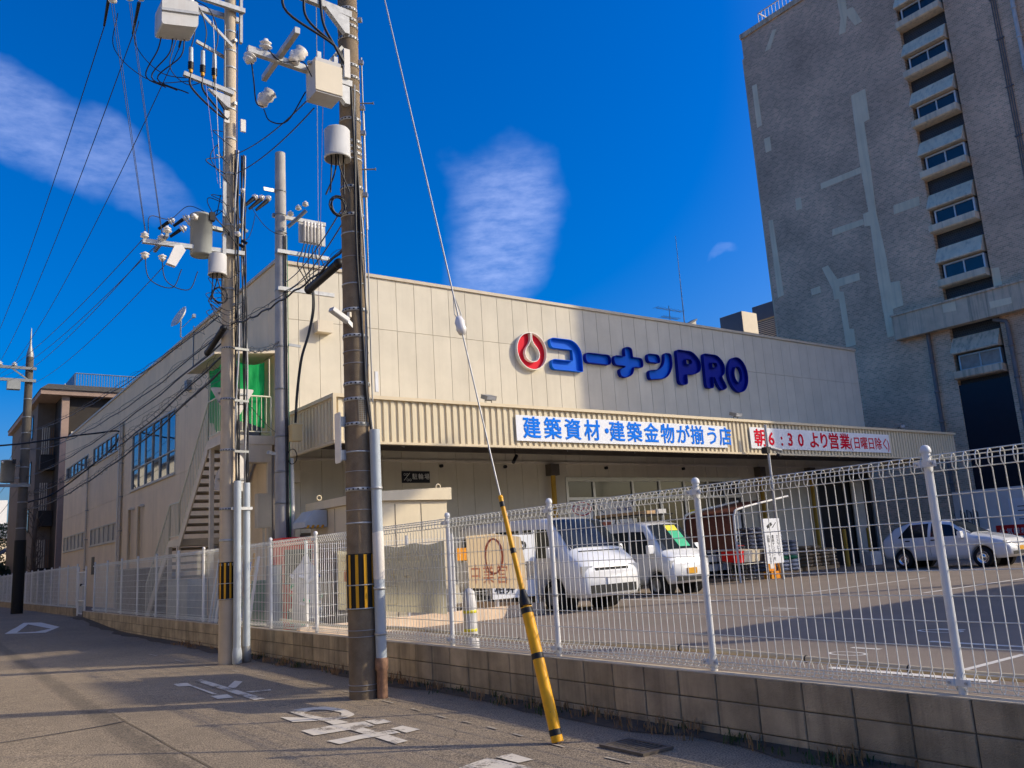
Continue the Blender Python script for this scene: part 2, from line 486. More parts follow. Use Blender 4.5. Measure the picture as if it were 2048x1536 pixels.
mat('curtain', (0.32, 0.29, 0.25), 0.6, 0.2)
mat('tower_glass', (0.05, 0.065, 0.068), 0.05, 0.1, metal=0.55)
mat('apt_grey', (0.17, 0.13, 0.095), 0.85, 0.08, streak=0.2)
mat('apt_dark', (0.035, 0.028, 0.022), 0.7, 0.15)
mat('apt_wood', (0.22, 0.115, 0.05), 0.7, 0.2)
mat('apt_tile', (0.36, 0.25, 0.19), 0.75, 0.1)
mat('apt_roof', (0.09, 0.085, 0.08), 0.7, 0.15)
mat('rail_blue', (0.14, 0.18, 0.24), 0.5, 0.05)
mat('slat_pale', (0.55, 0.45, 0.32), 0.7, 0.1)
mat('house_beige', (0.68, 0.58, 0.42), 0.85, 0.08, streak=0.1)
mat('house_white', (0.70, 0.68, 0.64), 0.85, 0.06)
mat('roof_bounce', (0.62, 0.56, 0.46), 0.8, 0.06)  # unseen store roof, made pale to bounce sunlight onto the tower
mat('roof_slate', (0.17, 0.18, 0.20), 0.7, 0.1)
mat('louver_shaded', (0.085, 0.10, 0.125), 0.5, 0.08)  # dark version of the cream louvres for faces turned from the sun
mat('louver_cream', (0.62, 0.54, 0.42), 0.6, 0.06)
mat('weed_dry', (0.34, 0.19, 0.08), 0.9, 0.3)
mat('weed_green', (0.045, 0.075, 0.018), 0.8, 0.3)
mat('soil', (0.115, 0.088, 0.058), 0.95, 0.3, 5, 0.6, 60)
mat('bark', (0.10, 0.075, 0.055), 0.9, 0.2)
mat('leaf_dark', (0.030, 0.050, 0.018), 0.8, 0.3)

def brick_mat(name, c1, c2, mortar, bw, bh, axis, bump=0.6):
    """small wall tiles: far too fine to be picked apart at this distance"""
    m = bpy.data.materials.new(name); m.use_nodes = True
    t = m.node_tree; N = t.nodes; L = t.links; b = N['Principled BSDF']; b.inputs['Roughness'].default_value = 0.6
    geo = N.new('ShaderNodeNewGeometry'); sx = N.new('ShaderNodeSeparateXYZ'); L.new(geo.outputs['Position'], sx.inputs[0])
    cb = N.new('ShaderNodeCombineXYZ'); L.new(sx.outputs['Y' if axis == 'x' else 'X'], cb.inputs[0]); L.new(sx.outputs['Z'], cb.inputs[1])
    br = N.new('ShaderNodeTexBrick'); L.new(cb.outputs[0], br.inputs['Vector'])
    br.inputs['Color1'].default_value = (*c1, 1); br.inputs['Color2'].default_value = (*c2, 1); br.inputs['Mortar'].default_value = (*mortar, 1)
    br.inputs['Scale'].default_value = 1.0; br.inputs['Brick Width'].default_value = bw; br.inputs['Row Height'].default_value = bh
    br.inputs['Mortar Size'].default_value = bh * 0.10; br.inputs['Bias'].default_value = 0.0
    n1 = N.new('ShaderNodeTexNoise'); n1.inputs['Scale'].default_value = 0.35; n1.inputs['Detail'].default_value = 8; L.new(geo.outputs['Position'], n1.inputs['Vector'])
    r1 = N.new('ShaderNodeMapRange'); r1.inputs['From Min'].default_value = 0.3; r1.inputs['From Max'].default_value = 0.7; r1.inputs['To Min'].default_value = 0.78; r1.inputs['To Max'].default_value = 1.22
    L.new(n1.outputs['Fac'], r1.inputs['Value'])
    sc = N.new('ShaderNodeVectorMath'); sc.operation = 'SCALE'; L.new(br.outputs['Color'], sc.inputs[0]); L.new(r1.outputs[0], sc.inputs['Scale'])
    L.new(sc.outputs[0], b.inputs['Base Color'])
    bp = N.new('ShaderNodeBump'); bp.inputs['Strength'].default_value = bump; bp.inputs['Distance'].default_value = 0.02; bp.invert = True
    L.new(br.outputs['Fac'], bp.inputs['Height']); L.new(bp.outputs[0], b.inputs['Normal'])
    MATS[name] = m
brick_mat('tower_tile', (0.80, 0.50, 0.30), (0.52, 0.32, 0.19), (0.82, 0.57, 0.37), 0.21, 0.095, 'x', 0.35)
brick_mat('tower_tile_dark', (0.045, 0.044, 0.046), (0.030, 0.030, 0.033), (0.075, 0.073, 0.070), 0.115, 0.115, 'x')

def asphalt_road():
    m = bpy.data.materials.new('asphalt_road'); m.use_nodes = True
    t = m.node_tree; N = t.nodes; L = t.links; b = N['Principled BSDF']; b.inputs['Roughness'].default_value = 0.85
    geo = N.new('ShaderNodeNewGeometry')
    def noise(s, d=5, r=0.6):
        n = N.new('ShaderNodeTexNoise'); n.inputs['Scale'].default_value = s; n.inputs['Detail'].default_value = d; n.inputs['Roughness'].default_value = r
        L.new(geo.outputs['Position'], n.inputs['Vector']); return n
    def ramp(n, a, c, lo, hi):
        r = N.new('ShaderNodeMapRange'); r.inputs['From Min'].default_value = a; r.inputs['From Max'].default_value = c
        r.inputs['To Min'].default_value = lo; r.inputs['To Max'].default_value = hi; L.new(n, r.inputs['Value']); return r.outputs[0]
    big = noise(0.35, 6); fine = noise(75, 3, 0.7); mid = noise(7, 6)
    k = N.new('ShaderNodeMath'); k.operation = 'MULTIPLY'
    L.new(ramp(big.outputs['Fac'], 0.3, 0.7, 0.80, 1.18), k.inputs[0]); L.new(ramp(mid.outputs['Fac'], 0.3, 0.7, 0.86, 1.12), k.inputs[1])
    k2 = N.new('ShaderNodeMath'); k2.operation = 'MULTIPLY'
    L.new(k.outputs[0], k2.inputs[0]); L.new(ramp(fine.outputs['Fac'], 0.38, 0.64, 0.32, 1.80), k2.inputs[1])
    sc = N.new('ShaderNodeVectorMath'); sc.operation = 'SCALE'; sc.inputs[0].default_value = (0.235, 0.182, 0.118); L.new(k2.outputs[0], sc.inputs['Scale'])
    # old utility trench: a soft darker band along the lane
    sp = N.new('ShaderNodeSeparateXYZ'); L.new(geo.outputs['Position'], sp.inputs[0])
    yy = N.new('ShaderNodeMath'); yy.operation = 'MULTIPLY_ADD'; yy.inputs[1].default_value = -0.0228; yy.inputs[2].default_value = -1.72; L.new(sp.outputs['Y'], yy.inputs[0])
    xx = N.new('ShaderNodeMath'); xx.operation = 'ADD'; L.new(sp.outputs['X'], xx.inputs[0]); L.new(yy.outputs[0], xx.inputs[1])
    xn = N.new('ShaderNodeMath'); xn.operation = 'MULTIPLY_ADD'; xn.inputs[1].default_value = 0.16; L.new(mid.outputs['Fac'], xn.inputs[0]); L.new(xx.outputs[0], xn.inputs[2])
    xa_ = N.new('ShaderNodeMath'); xa_.operation = 'ABSOLUTE'; xs_ = N.new('ShaderNodeMath'); xs_.operation = 'SUBTRACT'; xs_.inputs[1].default_value = 0.08; L.new(xn.outputs[0], xs_.inputs[0]); L.new(xs_.outputs[0], xa_.inputs[0])
    bandk = ramp(xa_.outputs[0], 0.07, 0.16, 0.66, 1.0)
    k3 = N.new('ShaderNodeMath'); k3.operation = 'MULTIPLY'; L.new(k2.outputs[0], k3.inputs[0]); L.new(bandk, k3.inputs[1]); L.new(k3.outputs[0], sc.inputs['Scale'])
    # fine cracks
    vo = N.new('ShaderNodeTexVoronoi'); vo.feature = 'DISTANCE_TO_EDGE'; vo.inputs['Scale'].default_value = 0.42; vo.inputs['Randomness'].default_value = 1.0
    wv = noise(2.2, 5); ws = N.new('ShaderNodeVectorMath'); ws.operation = 'SCALE'; ws.inputs['Scale'].default_value = 0.55; L.new(wv.outputs['Color'], ws.inputs[0])
    wa = N.new('ShaderNodeVectorMath'); wa.operation = 'ADD'; L.new(geo.outputs['Position'], wa.inputs[0]); L.new(ws.outputs[0], wa.inputs[1]); L.new(wa.outputs[0], vo.inputs['Vector'])
    cr = ramp(vo.outputs['Distance'], 0.0, 0.006, 1.0, 0.0)
    br = ramp(big.outputs['Fac'], 0.50, 0.60, 0.0, 0.75)
    cm = N.new('ShaderNodeMath'); cm.operation = 'MULTIPLY'; L.new(cr, cm.inputs[0]); L.new(br, cm.inputs[1])
    mx = N.new('ShaderNodeMix'); mx.data_type = 'RGBA'; L.new(cm.outputs[0], mx.inputs['Factor']); L.new(sc.outputs[0], mx.inputs['A']); mx.inputs['B'].default_value = (0.028, 0.024, 0.02, 1)
    L.new(mx.outputs['Result'], b.inputs['Base Color'])
    bp = N.new('ShaderNodeBump'); bp.inputs['Strength'].default_value = 0.7; bp.inputs['Distance'].default_value = 0.012
    L.new(fine.outputs['Fac'], bp.inputs['Height']); L.new(bp.outputs[0], b.inputs['Normal'])
    MATS['asphalt_road'] = m
asphalt_road()
mat('asphalt_new', (0.125, 0.102, 0.075), 0.9, 0.15, 5, 0.6, 90, spots=((0.15, 0.13, 0.11), 120, 0.62, 0.08))

def worn_paint(name, col, wear):
    """road paint: worn through to the asphalt in flecks"""
    m = bpy.data.materials.new(name); m.use_nodes = True
    t = m.node_tree; N = t.nodes; L = t.links; b = N['Principled BSDF']; b.inputs['Roughness'].default_value = 0.8
    geo = N.new('ShaderNodeNewGeometry')
    a = N.new('ShaderNodeTexNoise'); a.inputs['Scale'].default_value = 34; a.inputs['Detail'].default_value = 6; a.inputs['Roughness'].default_value = 0.75
    c = N.new('ShaderNodeTexNoise'); c.inputs['Scale'].default_value = 3.2; c.inputs['Detail'].default_value = 3
    for n in (a, c): L.new(geo.outputs['Position'], n.inputs['Vector'])
    ad = N.new('ShaderNodeMath'); ad.operation = 'ADD'; L.new(a.outputs['Fac'], ad.inputs[0]); L.new(c.outputs['Fac'], ad.inputs[1])
    r = N.new('ShaderNodeMapRange'); r.inputs['From Min'].default_value = wear; r.inputs['From Max'].default_value = wear + 0.08; L.new(ad.outputs[0], r.inputs['Value'])
    mx = N.new('ShaderNodeMix'); mx.data_type = 'RGBA'; L.new(r.outputs[0], mx.inputs['Factor'])
    mx.inputs['A'].default_value = (*col, 1); mx.inputs['B'].default_value = (0.21, 0.17, 0.12, 1)
    L.new(mx.outputs['Result'], b.inputs['Base Color']); MATS[name] = m
worn_paint('paint_worn', (0.62, 0.55, 0.43), 1.06)
worn_paint('line_worn', (0.42, 0.36, 0.27), 1.02)

# ================================================================== setting
LOT = 0.25  # coordinates from here on mostly computed from image pixels, then typed in
def zroad(x, y):
    t = min(max((y - 25) / 8, 0), 1)
    return 0.26 * t * t * (3 - 2 * t) + 0.016 * max(0.0, 4.9 - max(x, -0.5))
def road_mesh():
    mb = MB(); xs = [-14, -6, -3, -1.5, -0.5, 0.5, 1.5, 2.5, 3.5, 4.4, 4.9, 5.5]
    ys = [-60, -30, -12, -4] + [i * 2.0 for i in range(0, 13)] + [25 + i for i in range(0, 10)] + [38, 46, 56, 70, 90, 130]
    vs = [(x, y, zroad(x, y)) for y in ys for x in xs]; nx = len(xs)
    fs = [(j * nx + i, j * nx + i + 1, (j + 1) * nx + i + 1, (j + 1) * nx + i) for j in range(len(ys) - 1) for i in range(nx - 1)]
    mb.add(vs, fs, True); return mb
road = struct(road_mesh().build('road', 'asphalt_road'))
struct(MB().quad((-3000, -3000, -0.12), (3000, -3000, -0.12), (3000, 3000, -0.12), (-3000, 3000, -0.12)).build('ground', 'soil'))
lot = struct(MB().box(5.46, 70, -30, 53.0, -0.05, LOT).build('parking_lot', 'asphalt_lot'))
def on_road(poly, lift, name, m, parent=road):
    mb = MB(); mb.add([(x, y, zroad(x, y) + lift) for x, y in poly], [tuple(range(len(poly)))])
    return mb.build(name, m, parent)
def ring_road(outer, inner, lift, name, m):
    mb = MB(); n = len(outer)
    def zr(p): return (p[0], p[1], zroad(*p) + lift)
    def near(p): return min(range(n), key=lambda i: (outer[i][0] - p[0]) ** 2 + (outer[i][1] - p[1]) ** 2)
    k = len(inner)
    vs = [zr(p) for p in outer] + [zr(p) for p in inner]
    bm = bmesh.new()
    V = [bm.verts.new(v) for v in vs]
    E_ = [bm.edges.new((V[i], V[(i + 1) % n])) for i in range(n)] + [bm.edges.new((V[n + i], V[n + (i + 1) % k])) for i in range(k)]
    bmesh.ops.triangle_fill(bm, edges=E_, use_beauty=True)
    me = bpy.data.meshes.new(name); bm.to_mesh(me); bm.free(); me.materials.append(MATS[m])
    o = bpy.data.objects.new(name, me); COL.objects.link(o); o.parent = road; return o
# repaired asphalt strip and joint along the lane

on_road([(2.09, 10.7), (2.098, 10.66), (2.078, 9.7), (2.088, 8.85), (2.074, 8.0), (2.09, 7.2), (2.04, 4), (2.028, 4), (2.078, 7.2), (2.064, 8.0), (2.074, 8.85), (2.068, 9.7)], 0.006, 'asphalt_joint', 'mortar')
on_road([(0.0, 9.50), (0.9, 9.585), (1.3, 9.64), (1.84, 9.75), (2.06, 9.85), (2.06, 9.88), (1.84, 9.78), (1.3, 9.66), (0.9, 9.61), (0, 9.53)], 0.006, 'asphalt_crack', 'black_rubber')
# stop lettering painted for traffic coming towards us, worn
PAINT = [[(3.25, 12.61), (3.42, 12.58), (3.38, 12.15), (3.22, 12.26)], [(3.56, 12.71), (3.67, 12.76), (3.63, 10.12), (3.5, 10.1)],
         [(3.94, 12.16), (3.98, 11.96), (3.67, 11.33), (3.67, 11.6)], [(3.25, 10.94), (3.44, 10.9), (3.40, 10.54), (3.23, 10.59)],
         [(3.67, 10.91), (3.96, 10.86), (3.93, 10.74), (3.69, 10.77)], [(3.35, 12.2), (3.38, 12.08), (3.36, 10.95), (3.31, 10.98)],
         [(3.14, 7.83), (3.47, 7.85), (3.75, 7.78), (3.72, 7.5), (3.36, 7.5), (3.13, 7.51)], [(3.77, 7.82), (3.93, 7.77), (3.91, 7.54), (3.75, 7.54)],
         [(3.11, 7.19), (3.51, 7.21), (3.73, 7.18), (3.72, 7.01), (3.34, 7.03), (3.13, 6.97)], [(3.75, 7.25), (3.89, 7.29), (3.91, 7.0), (3.75, 6.96)],
         [(3.47, 7.495), (3.60, 7.495), (3.60, 7.215), (3.47, 7.215)], [(3.47, 7.005), (3.60, 7.01), (3.59, 6.64), (3.46, 6.61)], [(3.49, 8.12), (3.62, 8.11), (3.63, 7.86), (3.47, 7.86)],
         [(3.28, 8.72), (3.26, 8.33), (3.46, 8.18), (3.455, 8.45)],
         [(3.39, 5.52), (3.69, 5.61), (3.72, 5.42), (3.74, 5.14), (3.59, 4.85), (3.19, 5.28)], [(3.75, 5.59), (3.9, 5.59), (3.89, 5.31), (3.755, 5.31)]]
for i, p in enumerate(PAINT): on_road(p, 0.008, 'road_marking', 'paint_worn')
ring_road(fillet([(3.46, 9.02), (3.65, 9.06), (3.86, 8.98), (3.93, 8.60), (3.86, 8.20), (3.72, 8.10), (3.48, 8.13), (3.455, 8.5)], 0.08), fillet([(3.53, 8.75), (3.69, 8.87), (3.78, 8.76), (3.82, 8.45), (3.74, 8.28), (3.57, 8.27)], 0.05), 0.008, 'road_marking', 'paint_worn')
ring_road([(2.75, 28.41), (3.59, 31.73), (4.02, 31.33), (4.25, 29.26), (3.7, 27.88)], [(3.06, 28.5), (3.62, 30.95), (3.98, 28.9), (3.50, 28.35)], 0.008, 'road_marking', 'paint_white')
# worn edge line that swings out round the poles
EL = bez([(4.18, 18), (4.23, 14.6), (4.40, 12.6), (4.50, 11.0), (4.47, 8.82), (4.37, 7.49), (4.38, 6.63), (4.32, 5.69), (4.28, 4.2)], 6)
seg = []
for i in range(len(EL) - 1):
    if i % 3: continue
    a, b = EL[i], EL[i + 1]
    on_road([(a.x - 0.014, a.y), (a.x + 0.014, a.y), (b.x + 0.016, b.y), (b.x - 0.012, b.y)], 0.007, 'edge_line', 'line_worn')
# dirt verge along the foot of the wall
vp = [(5.36, y) for y in (-2, 33)]
rv = [(5.10 + 0.07 * math.sin(y * 1.7) + 0.05 * math.sin(y * 4.3) + 0.03 * math.sin(y * 9.1), y) for y in [33 - i * 0.5 for i in range(71)]]
mbv = MB()
for i in range(len(rv) - 1):
    (xa, ya), (xb, yb) = rv[i], rv[i + 1]
    mbv.quad((xa, ya, zroad(xa, ya) + 0.005), (5.36, ya, zroad(5.36, ya) + 0.03), (5.36, yb, zroad(5.36, yb) + 0.03), (xb, yb, zroad(xb, yb) + 0.005))
struct(mbv.build('verge', 'soil'))
def weeds(name, label, m, n, ylo, yhi, hmax):
    mb = MB()
    for _ in range(n):
        y0 = random.uniform(ylo, yhi); x0 = random.uniform(5.05, 5.33); k = random.randint(7, 16); h = random.uniform(0.35, 1.0) * hmax
        for _ in range(k):
            x = x0 + random.gauss(0, 0.04); y = y0 + random.gauss(0, 0.06); a = random.uniform(0, 6.28); w = random.uniform(0.003, 0.007)
            z = zroad(x, y) + 0.01; hh = h * random.uniform(0.5, 1.1); lean = random.uniform(0.1, 0.8) * hh
            dx, dy = math.cos(a), math.sin(a)
            p0 = (x - dy * w, y + dx * w, z); p1 = (x + dy * w, y - dx * w, z)
            mx_ = (x + dx * lean * 0.35, y + dy * lean * 0.35, z + hh * 0.65)
            p2 = (mx_[0] + dy * w * 0.8, mx_[1] - dx * w * 0.8, mx_[2]); p3 = (mx_[0] - dy * w * 0.8, mx_[1] + dx * w * 0.8, mx_[2])
            mb.quad(p0, p1, p2, p3); mb.quad(p3, p2, (x + dx * lean, y + dy * lean, z + hh * 0.9))
    o = mb.build(name, m, fix=False); o['kind'] = 'stuff'; tag(o, label, 'weeds'); return o
weeds('dry_weeds', 'brown withered weeds along the foot of the block wall', 'weed_dry', 120, 1.2, 20, 0.16)
weeds('green_weeds', 'small green weeds sprouting at the foot of the block wall', 'weed_green', 60, 1.5, 16, 0.10)
# drain grate
dg_ = thing('drain_grate', 'dark iron drain grate set in the road edge by the yellow guard', 'drain', (4.65, 5.05, zroad(4.65, 5.05)))
fr_ = MB()
z0 = zroad(4.62, 4.55) + 0.012
for a in ((4.50, 4.53, 4.80, 5.28), (4.78, 4.81, 4.80, 5.28), (4.53, 4.78, 4.80, 4.83), (4.53, 4.78, 5.25, 5.28)): fr_.box(*a, z0 - 0.01, z0 + 0.012)
fr_.build('frame', 'grate_dark', dg_)
for i in range(9): MB().box(4.53, 4.78, 4.85 + i * 0.046, 4.866 + i * 0.046, z0 - 0.01, z0 + 0.008).build('bar', 'grate_dark', dg_)
# parking lot paint
def lotpoly(pts, name='lot_marking'):
    return MB().add([(x, y, LOT + 0.004) for x, y in pts], [tuple(range(len(pts)))]).build(name, 'paint_white', lot)
lotpoly([(7.70, 4.05), (8.9, 4.05), (8.9, 4.12), (7.70, 4.12)]); lotpoly([(7.66, 3.4), (7.73, 3.4), (7.73, 4.04), (7.66, 4.04)])
lotpoly([(7.24, 3.6), (7.36, 3.6), (7.38, 5.15), (7.28, 5.15)]); lotpoly([(8.66, 5.45), (8.74, 5.45), (8.74, 5.8), (8.66, 5.8)])
def lotring(cx, cy, rx, ry, w):
    mb = MB(); n = 24
    for i in range(n):
        a, b = 2 * math.pi * i / n, 2 * math.pi * (i + 1) / n
        mb.quad(*[(cx + (rx - d) * math.cos(t), cy + (ry - d) * math.sin(t), LOT + 0.004) for t, d in ((a, 0), (b, 0), (b, w), (a, w))])
    return mb.build('lot_marking', 'paint_white', lot)
lotring(8.25, 5.56, 0.14, 0.22, 0.035); lotring(10.5, 5.75, 0.16, 0.28, 0.04); lotring(12.6, 9.8, 0.16, 0.25, 0.04)
lotpoly([(9.37, 3.9), (9.45, 3.9), (9.56, 5.35), (9.46, 5.35)]); lotpoly([(10.66, 5.55), (10.74, 5.55), (10.74, 5.9), (10.66, 5.9)])
for y in (9.2, 11.9): lotpoly([(16.5, y), (21.5, y), (21.5, y + 0.1), (16.5, y + 0.1)])
lotpoly([(14.3, 11.5), (14.4, 11.5), (14.4, 16.6), (14.3, 16.6)]); lotpoly([(12.9, 9.6), (13.0, 9.6), (13.0, 10.2), (12.9, 10.2)])

# ================================================================== block wall
wall = thing('block_wall', 'low grey-brown concrete block wall carrying the white mesh fence', 'wall', (5.39, 0, 0))
MB().box(5.345, 5.446, -2, 32.3, -0.1, 0.462).build('mortar_core', 'mortar', wall)
def block_mesh(l, h, t=0.014):
    mb = MB(); c = 0.006
    # front face chamfered, top flat
    x0, x1, y0, y1, z0, z1 = -0.062, 0.062, -l / 2, l / 2, -h / 2, h / 2
    vs = [(x1, y0, z0), (x1, y1, z0), (x1, y1, z1), (x1, y0, z1), (x0 + c, y0, z0), (x0 + c, y1, z0), (x0 + c, y1, z1), (x0 + c, y0, z1),
          (x0, y0 + c, z0 + c), (x0, y1 - c, z0 + c), (x0, y1 - c, z1 - c), (x0, y0 + c, z1 - c)]
    mb.add(vs, [(0, 1, 2, 3), (0, 4, 5, 1), (1, 5, 6, 2), (2, 6, 7, 3), (3, 7, 4, 0), (4, 8, 9, 5), (5, 9, 10, 6), (6, 10, 11, 7), (7, 11, 8, 4), (8, 11, 10, 9)])
    return mb.mesh('concrete_block', 'block')
MB().box(5.336, 5.452, -2, 32.29, 0.4705, 0.478).build('sunlit_top', 'sunlit_top', wall)  # pale strip added for the sunlit block tops; the wall has no cap
bmesh_ = block_mesh(0.391, 0.190)
for j, zc in enumerate((0.375, 0.176, -0.023)):
    for i in range(82):
        y = -0.6 + 0.4 * i
        if zc < 0 and y > 27: continue
        inst(bmesh_, 'concrete_block', wall, (5.395 + random.uniform(-0.0025, 0.0025), y, zc))
fw2 = thing('low_wall', 'low stained concrete wall under the far mesh fence beyond the gate', 'wall', (5.39, 34, 0.2))
MB().box(5.34, 5.45, 34.0, 66, 0.0, 0.53).build('wall', 'block', fw2)

# ================================================================== mesh fence
FX, ZB, ZT = 5.45, 0.50, 1.955
def loop(z, up):
    s = 1 if up else -1
    return [(0, z - s * 0.115), (-0.032, z - s * 0.085), (-0.036, z - s * 0.03), (-0.012, z), (0.012, z - s * 0.004), (0.026, z - s * 0.03), (0.004, z - s * 0.10)]
def panel_mesh(near):
    mb = MB(); n = 27; L_ = 2.0
    for i in range(n):
        y = 0.025 + i * (L_ - 0.05) / (n - 1)
        if near:
            lo = [(p[0], y, p[1]) for p in loop(ZB, False)][::-1]; hi = [(p[0], y, p[1]) for p in loop(ZT, True)]
            mb.tube(lo + hi, 0.0036, 5)
        else:
            mb.tube([(0, y, ZB), (0, y, ZT)], 0.0038, 4); mb.tube([(-0.034, y, ZT - 0.07), (0, y, ZT)], 0.004, 4); mb.tube([(-0.034, y, ZB + 0.07), (0, y, ZB)], 0.004, 4)
    hz = [ZB + 0.10, ZT - 0.10] + [ZB + 0.10 + k * (ZT - ZB - 0.2) / 8 for k in range(1, 8)]
    for z in hz: mb.tube([(0.004, 0.0, z), (0.004, L_, z)], 0.0040, 5)
    for z, s in ((ZT, 1), (ZB, -1)):
        for dx, dz in ((-0.036, 0.055), (0.022, 0.02), (-0.010, -0.002)):
            mb.tube([(dx, 0.02, z - s * dz), (dx, L_ - 0.02, z - s * dz)], 0.0042, 5)
    return mb.mesh('mesh_panel', 'fence_wire', fix=False)
post_mb = MB(); post_mb.cyl((0, 0, 0.44), (0, 0, 1.985), 0.027, n=16)
post_me = post_mb.mesh('post', 'fence_white')
cap_mb = MB(); cap_mb.lathe((0, 0, 1.98), [(0.034, 0), (0.036, 0.012), (0.034, 0.02), (0.030, 0.035), (0.018, 0.048), (0.0, 0.052)], n=16)
cap_me = cap_mb.mesh('post_cap', 'fence_white')
cl_mb = MB()
cl_mb.prism([(-0.036, -0.078), (-0.046, -0.072), (-0.046, -0.026), (-0.038, -0.020), (-0.038, 0.020), (-0.046, 0.026), (-0.046, 0.072), (-0.036, 0.078), (-0.029, 0.03), (-0.029, -0.03)], 'z', -0.020, 0.020)
cl_me = cl_mb.mesh('clamp', 'fence_white')
bo_me = MB().cyl((-0.055, 0.052, 0), (-0.045, 0.052, 0), 0.009, n=8).mesh('clamp_bolt', 'galv')
near_me = panel_mesh(True); far_me = panel_mesh(False)
fence = thing('mesh_fence', 'white wire mesh fence on the long block wall along the road', 'fence', (FX, 0, 0.47))
for k in range(-2, 15):
    y = 2.9 + 2 * k
    p = inst(post_me, 'post', fence, (FX, y, 0)); inst(cap_me, 'post_cap', p, (FX, y, 0)); 
    for z in (ZT - 0.05, ZB + 0.05):
        inst(cl_me, 'clamp', p, (FX, y, z))
        if k < 5:
            for dy in (0, -0.104): inst(bo_me, 'clamp_bolt', p, (FX, y + dy, z))
    if k < 14: inst(near_me if k < 6 else far_me, 'mesh_panel', fence, (FX, y, 0))
for k in (2, 4, 7): MB().lathe((FX, 2.9 + 2 * k, 1.05), [(0.031, 0), (0.034, 0.003), (0.034, 0.025), (0.031, 0.028)]).build('post_band', 'galv', fence)
f2 = thing('mesh_fence', 'white mesh fence continuing beyond the narrow gate, in the building shade', 'fence', (FX, 34, 0.53))
for k in range(0, 14):
    y = 34.1 + 2 * k
    p = inst(post_me, 'post', f2, (FX, y, 0.03)); inst(cap_me, 'post_cap', p, (FX, y, 0.03))
    if k < 13: inst(far_me, 'mesh_panel', f2, (FX, y, 0.03))
gate = thing('fence_gate', 'narrow white mesh gate between the two fence runs', 'gate', (FX, 32.45, 0.28))
g = MB()
for y in (32.45, 33.85): g.cyl((FX, y, 0.28), (FX, y, 1.95), 0.03)
for y in (32.55, 33.75): g.bar((FX, y, 0.36), (FX, y, 1.75), 0.04, 0.04, (1, 0, 0))
for z in (0.36, 0.8, 1.30, 1.75): g.bar((FX, 32.55, z), (FX, 33.75, z), 0.04, 0.04)
g.build('frame', 'fence_white', gate)
g = MB()
for i in range(18): g.tube([(FX, 32.6 + i * 0.064, 0.36), (FX, 32.6 + i * 0.064, 1.75)], 0.004, 4)
g.build('mesh_infill', 'fence_wire', gate)
MB().box(FX - 0.06, FX + 0.06, 33.1, 33.2, 1.28, 1.36).build('latch', 'black_rubber', gate)

# beige conduit tied along the inside of the fence
hs = MB().tube(bez([(5.56 + 0.01 * math.sin(y * 2.1), y, 0.60 + 0.018 * math.sin(y * 1.3 + 1)) for y in [0.4 + i * 1.1 for i in range(14)]], 5), 0.024, 8)
hz_ = thing('flexible_conduit', 'beige flexible conduit tied along the inner foot of the fence', 'conduit', (5.56, 0.4, 0.5))
hs.build('tube', 'hose_beige', hz_)
for y in (3.3, 4.1, 5.35, 6.4, 7.7): MB().lathe((5.56 + 0.01 * math.sin(y * 2.1), y, 0.60 + 0.018 * math.sin(y * 1.3 + 1)), [(0.026, -0.006), (0.030, 0), (0.026, 0.006)], axis=(0, 1, 0), n=10).build('cable_tie', 'black_rubber', hz_)

# ================================================================== store building
XS, YW, XR, YE, HT = 7.69, 20.5, 33.88, 53.4, 9.30
store = thing('store_building', 'long beige panel-clad store with ribbed canopy across its front', 'building', (XS, YW, 0))
PANEL = {}
def panel(w, h, m):
    k = (round(w, 3), round(h, 3), m)
    if k not in PANEL:
        c = 0.007; a, b = w / 2, h / 2
        vs = [(-a, 0.05, -b), (a, 0.05, -b), (a, 0.05, b), (-a, 0.05, b), (-a, c, -b), (a, c, -b), (a, c, b), (-a, c, b), (-a + c, 0, -b + c), (a - c, 0, -b + c), (a - c, 0, b - c), (-a + c, 0, b - c)]
        PANEL[k] = MB().add(vs, [(0, 1, 2, 3), (0, 4, 5, 1), (1, 5, 6, 2), (2, 6, 7, 3), (3, 7, 4, 0), (4, 8, 9, 5), (5, 9, 10, 6), (6, 10, 11, 7), (7, 11, 8, 4), (8, 11, 10, 9)]).mesh('wall_panel', m)
    return PANEL[k]
def clad(a0, a1, step, rows, openings, put, m, gap=0.006):
    """lay panels column by column, leaving the openings free"""
    n = round((a1 - a0) / step); st = (a1 - a0) / n
    for i in range(n):
        l, r = a0 + i * st, a0 + (i + 1) * st
        for z0, z1 in rows:
            segs = [(z0, z1)]
            for (oa, ob, oz0, oz1) in openings:
                if ob <= l + st * 0.5 or oa >= r - st * 0.5: continue
                ns = []
                for s0, s1 in segs:
                    if oz1 <= s0 or oz0 >= s1: ns.append((s0, s1)); continue
                    if oz0 > s0: ns.append((s0, oz0))
                    if oz1 < s1: ns.append((oz1, s1))
                segs = ns
            for s0, s1 in segs:
                if s1 - s0 > 0.05: put((l + r) / 2, (s0 + s1) / 2, panel(st - gap, s1 - s0 - gap, m))
core = MB().box(XS + 0.06, XR - 0.06, YW + 0.06, YE - 0.06, 0.0, HT - 0.02)
core.build('wall_core', 'joint_dark', store)
DOOR = (16.9, 25.2, LOT, 3.72); BAY = (29.8, 33.6, LOT, 4.0); DOOR2 = (8.2, 9.1, LOT, 2.3)
clad(XS, XR, 0.582, [(LOT, 4.95), (5.17, 7.82), (7.82, HT)], [DOOR, BAY, DOOR2], lambda x, z, me: inst(me, 'wall_panel', store, (x, YW, z)), 'store_panel')
st_ = (YE - YW) / round((YE - YW) / 0.6)
def snap(y): return YW + round((y - YW) / st_) * st_
BW = (snap(30.2), snap(36.9), 4.85, 7.12)
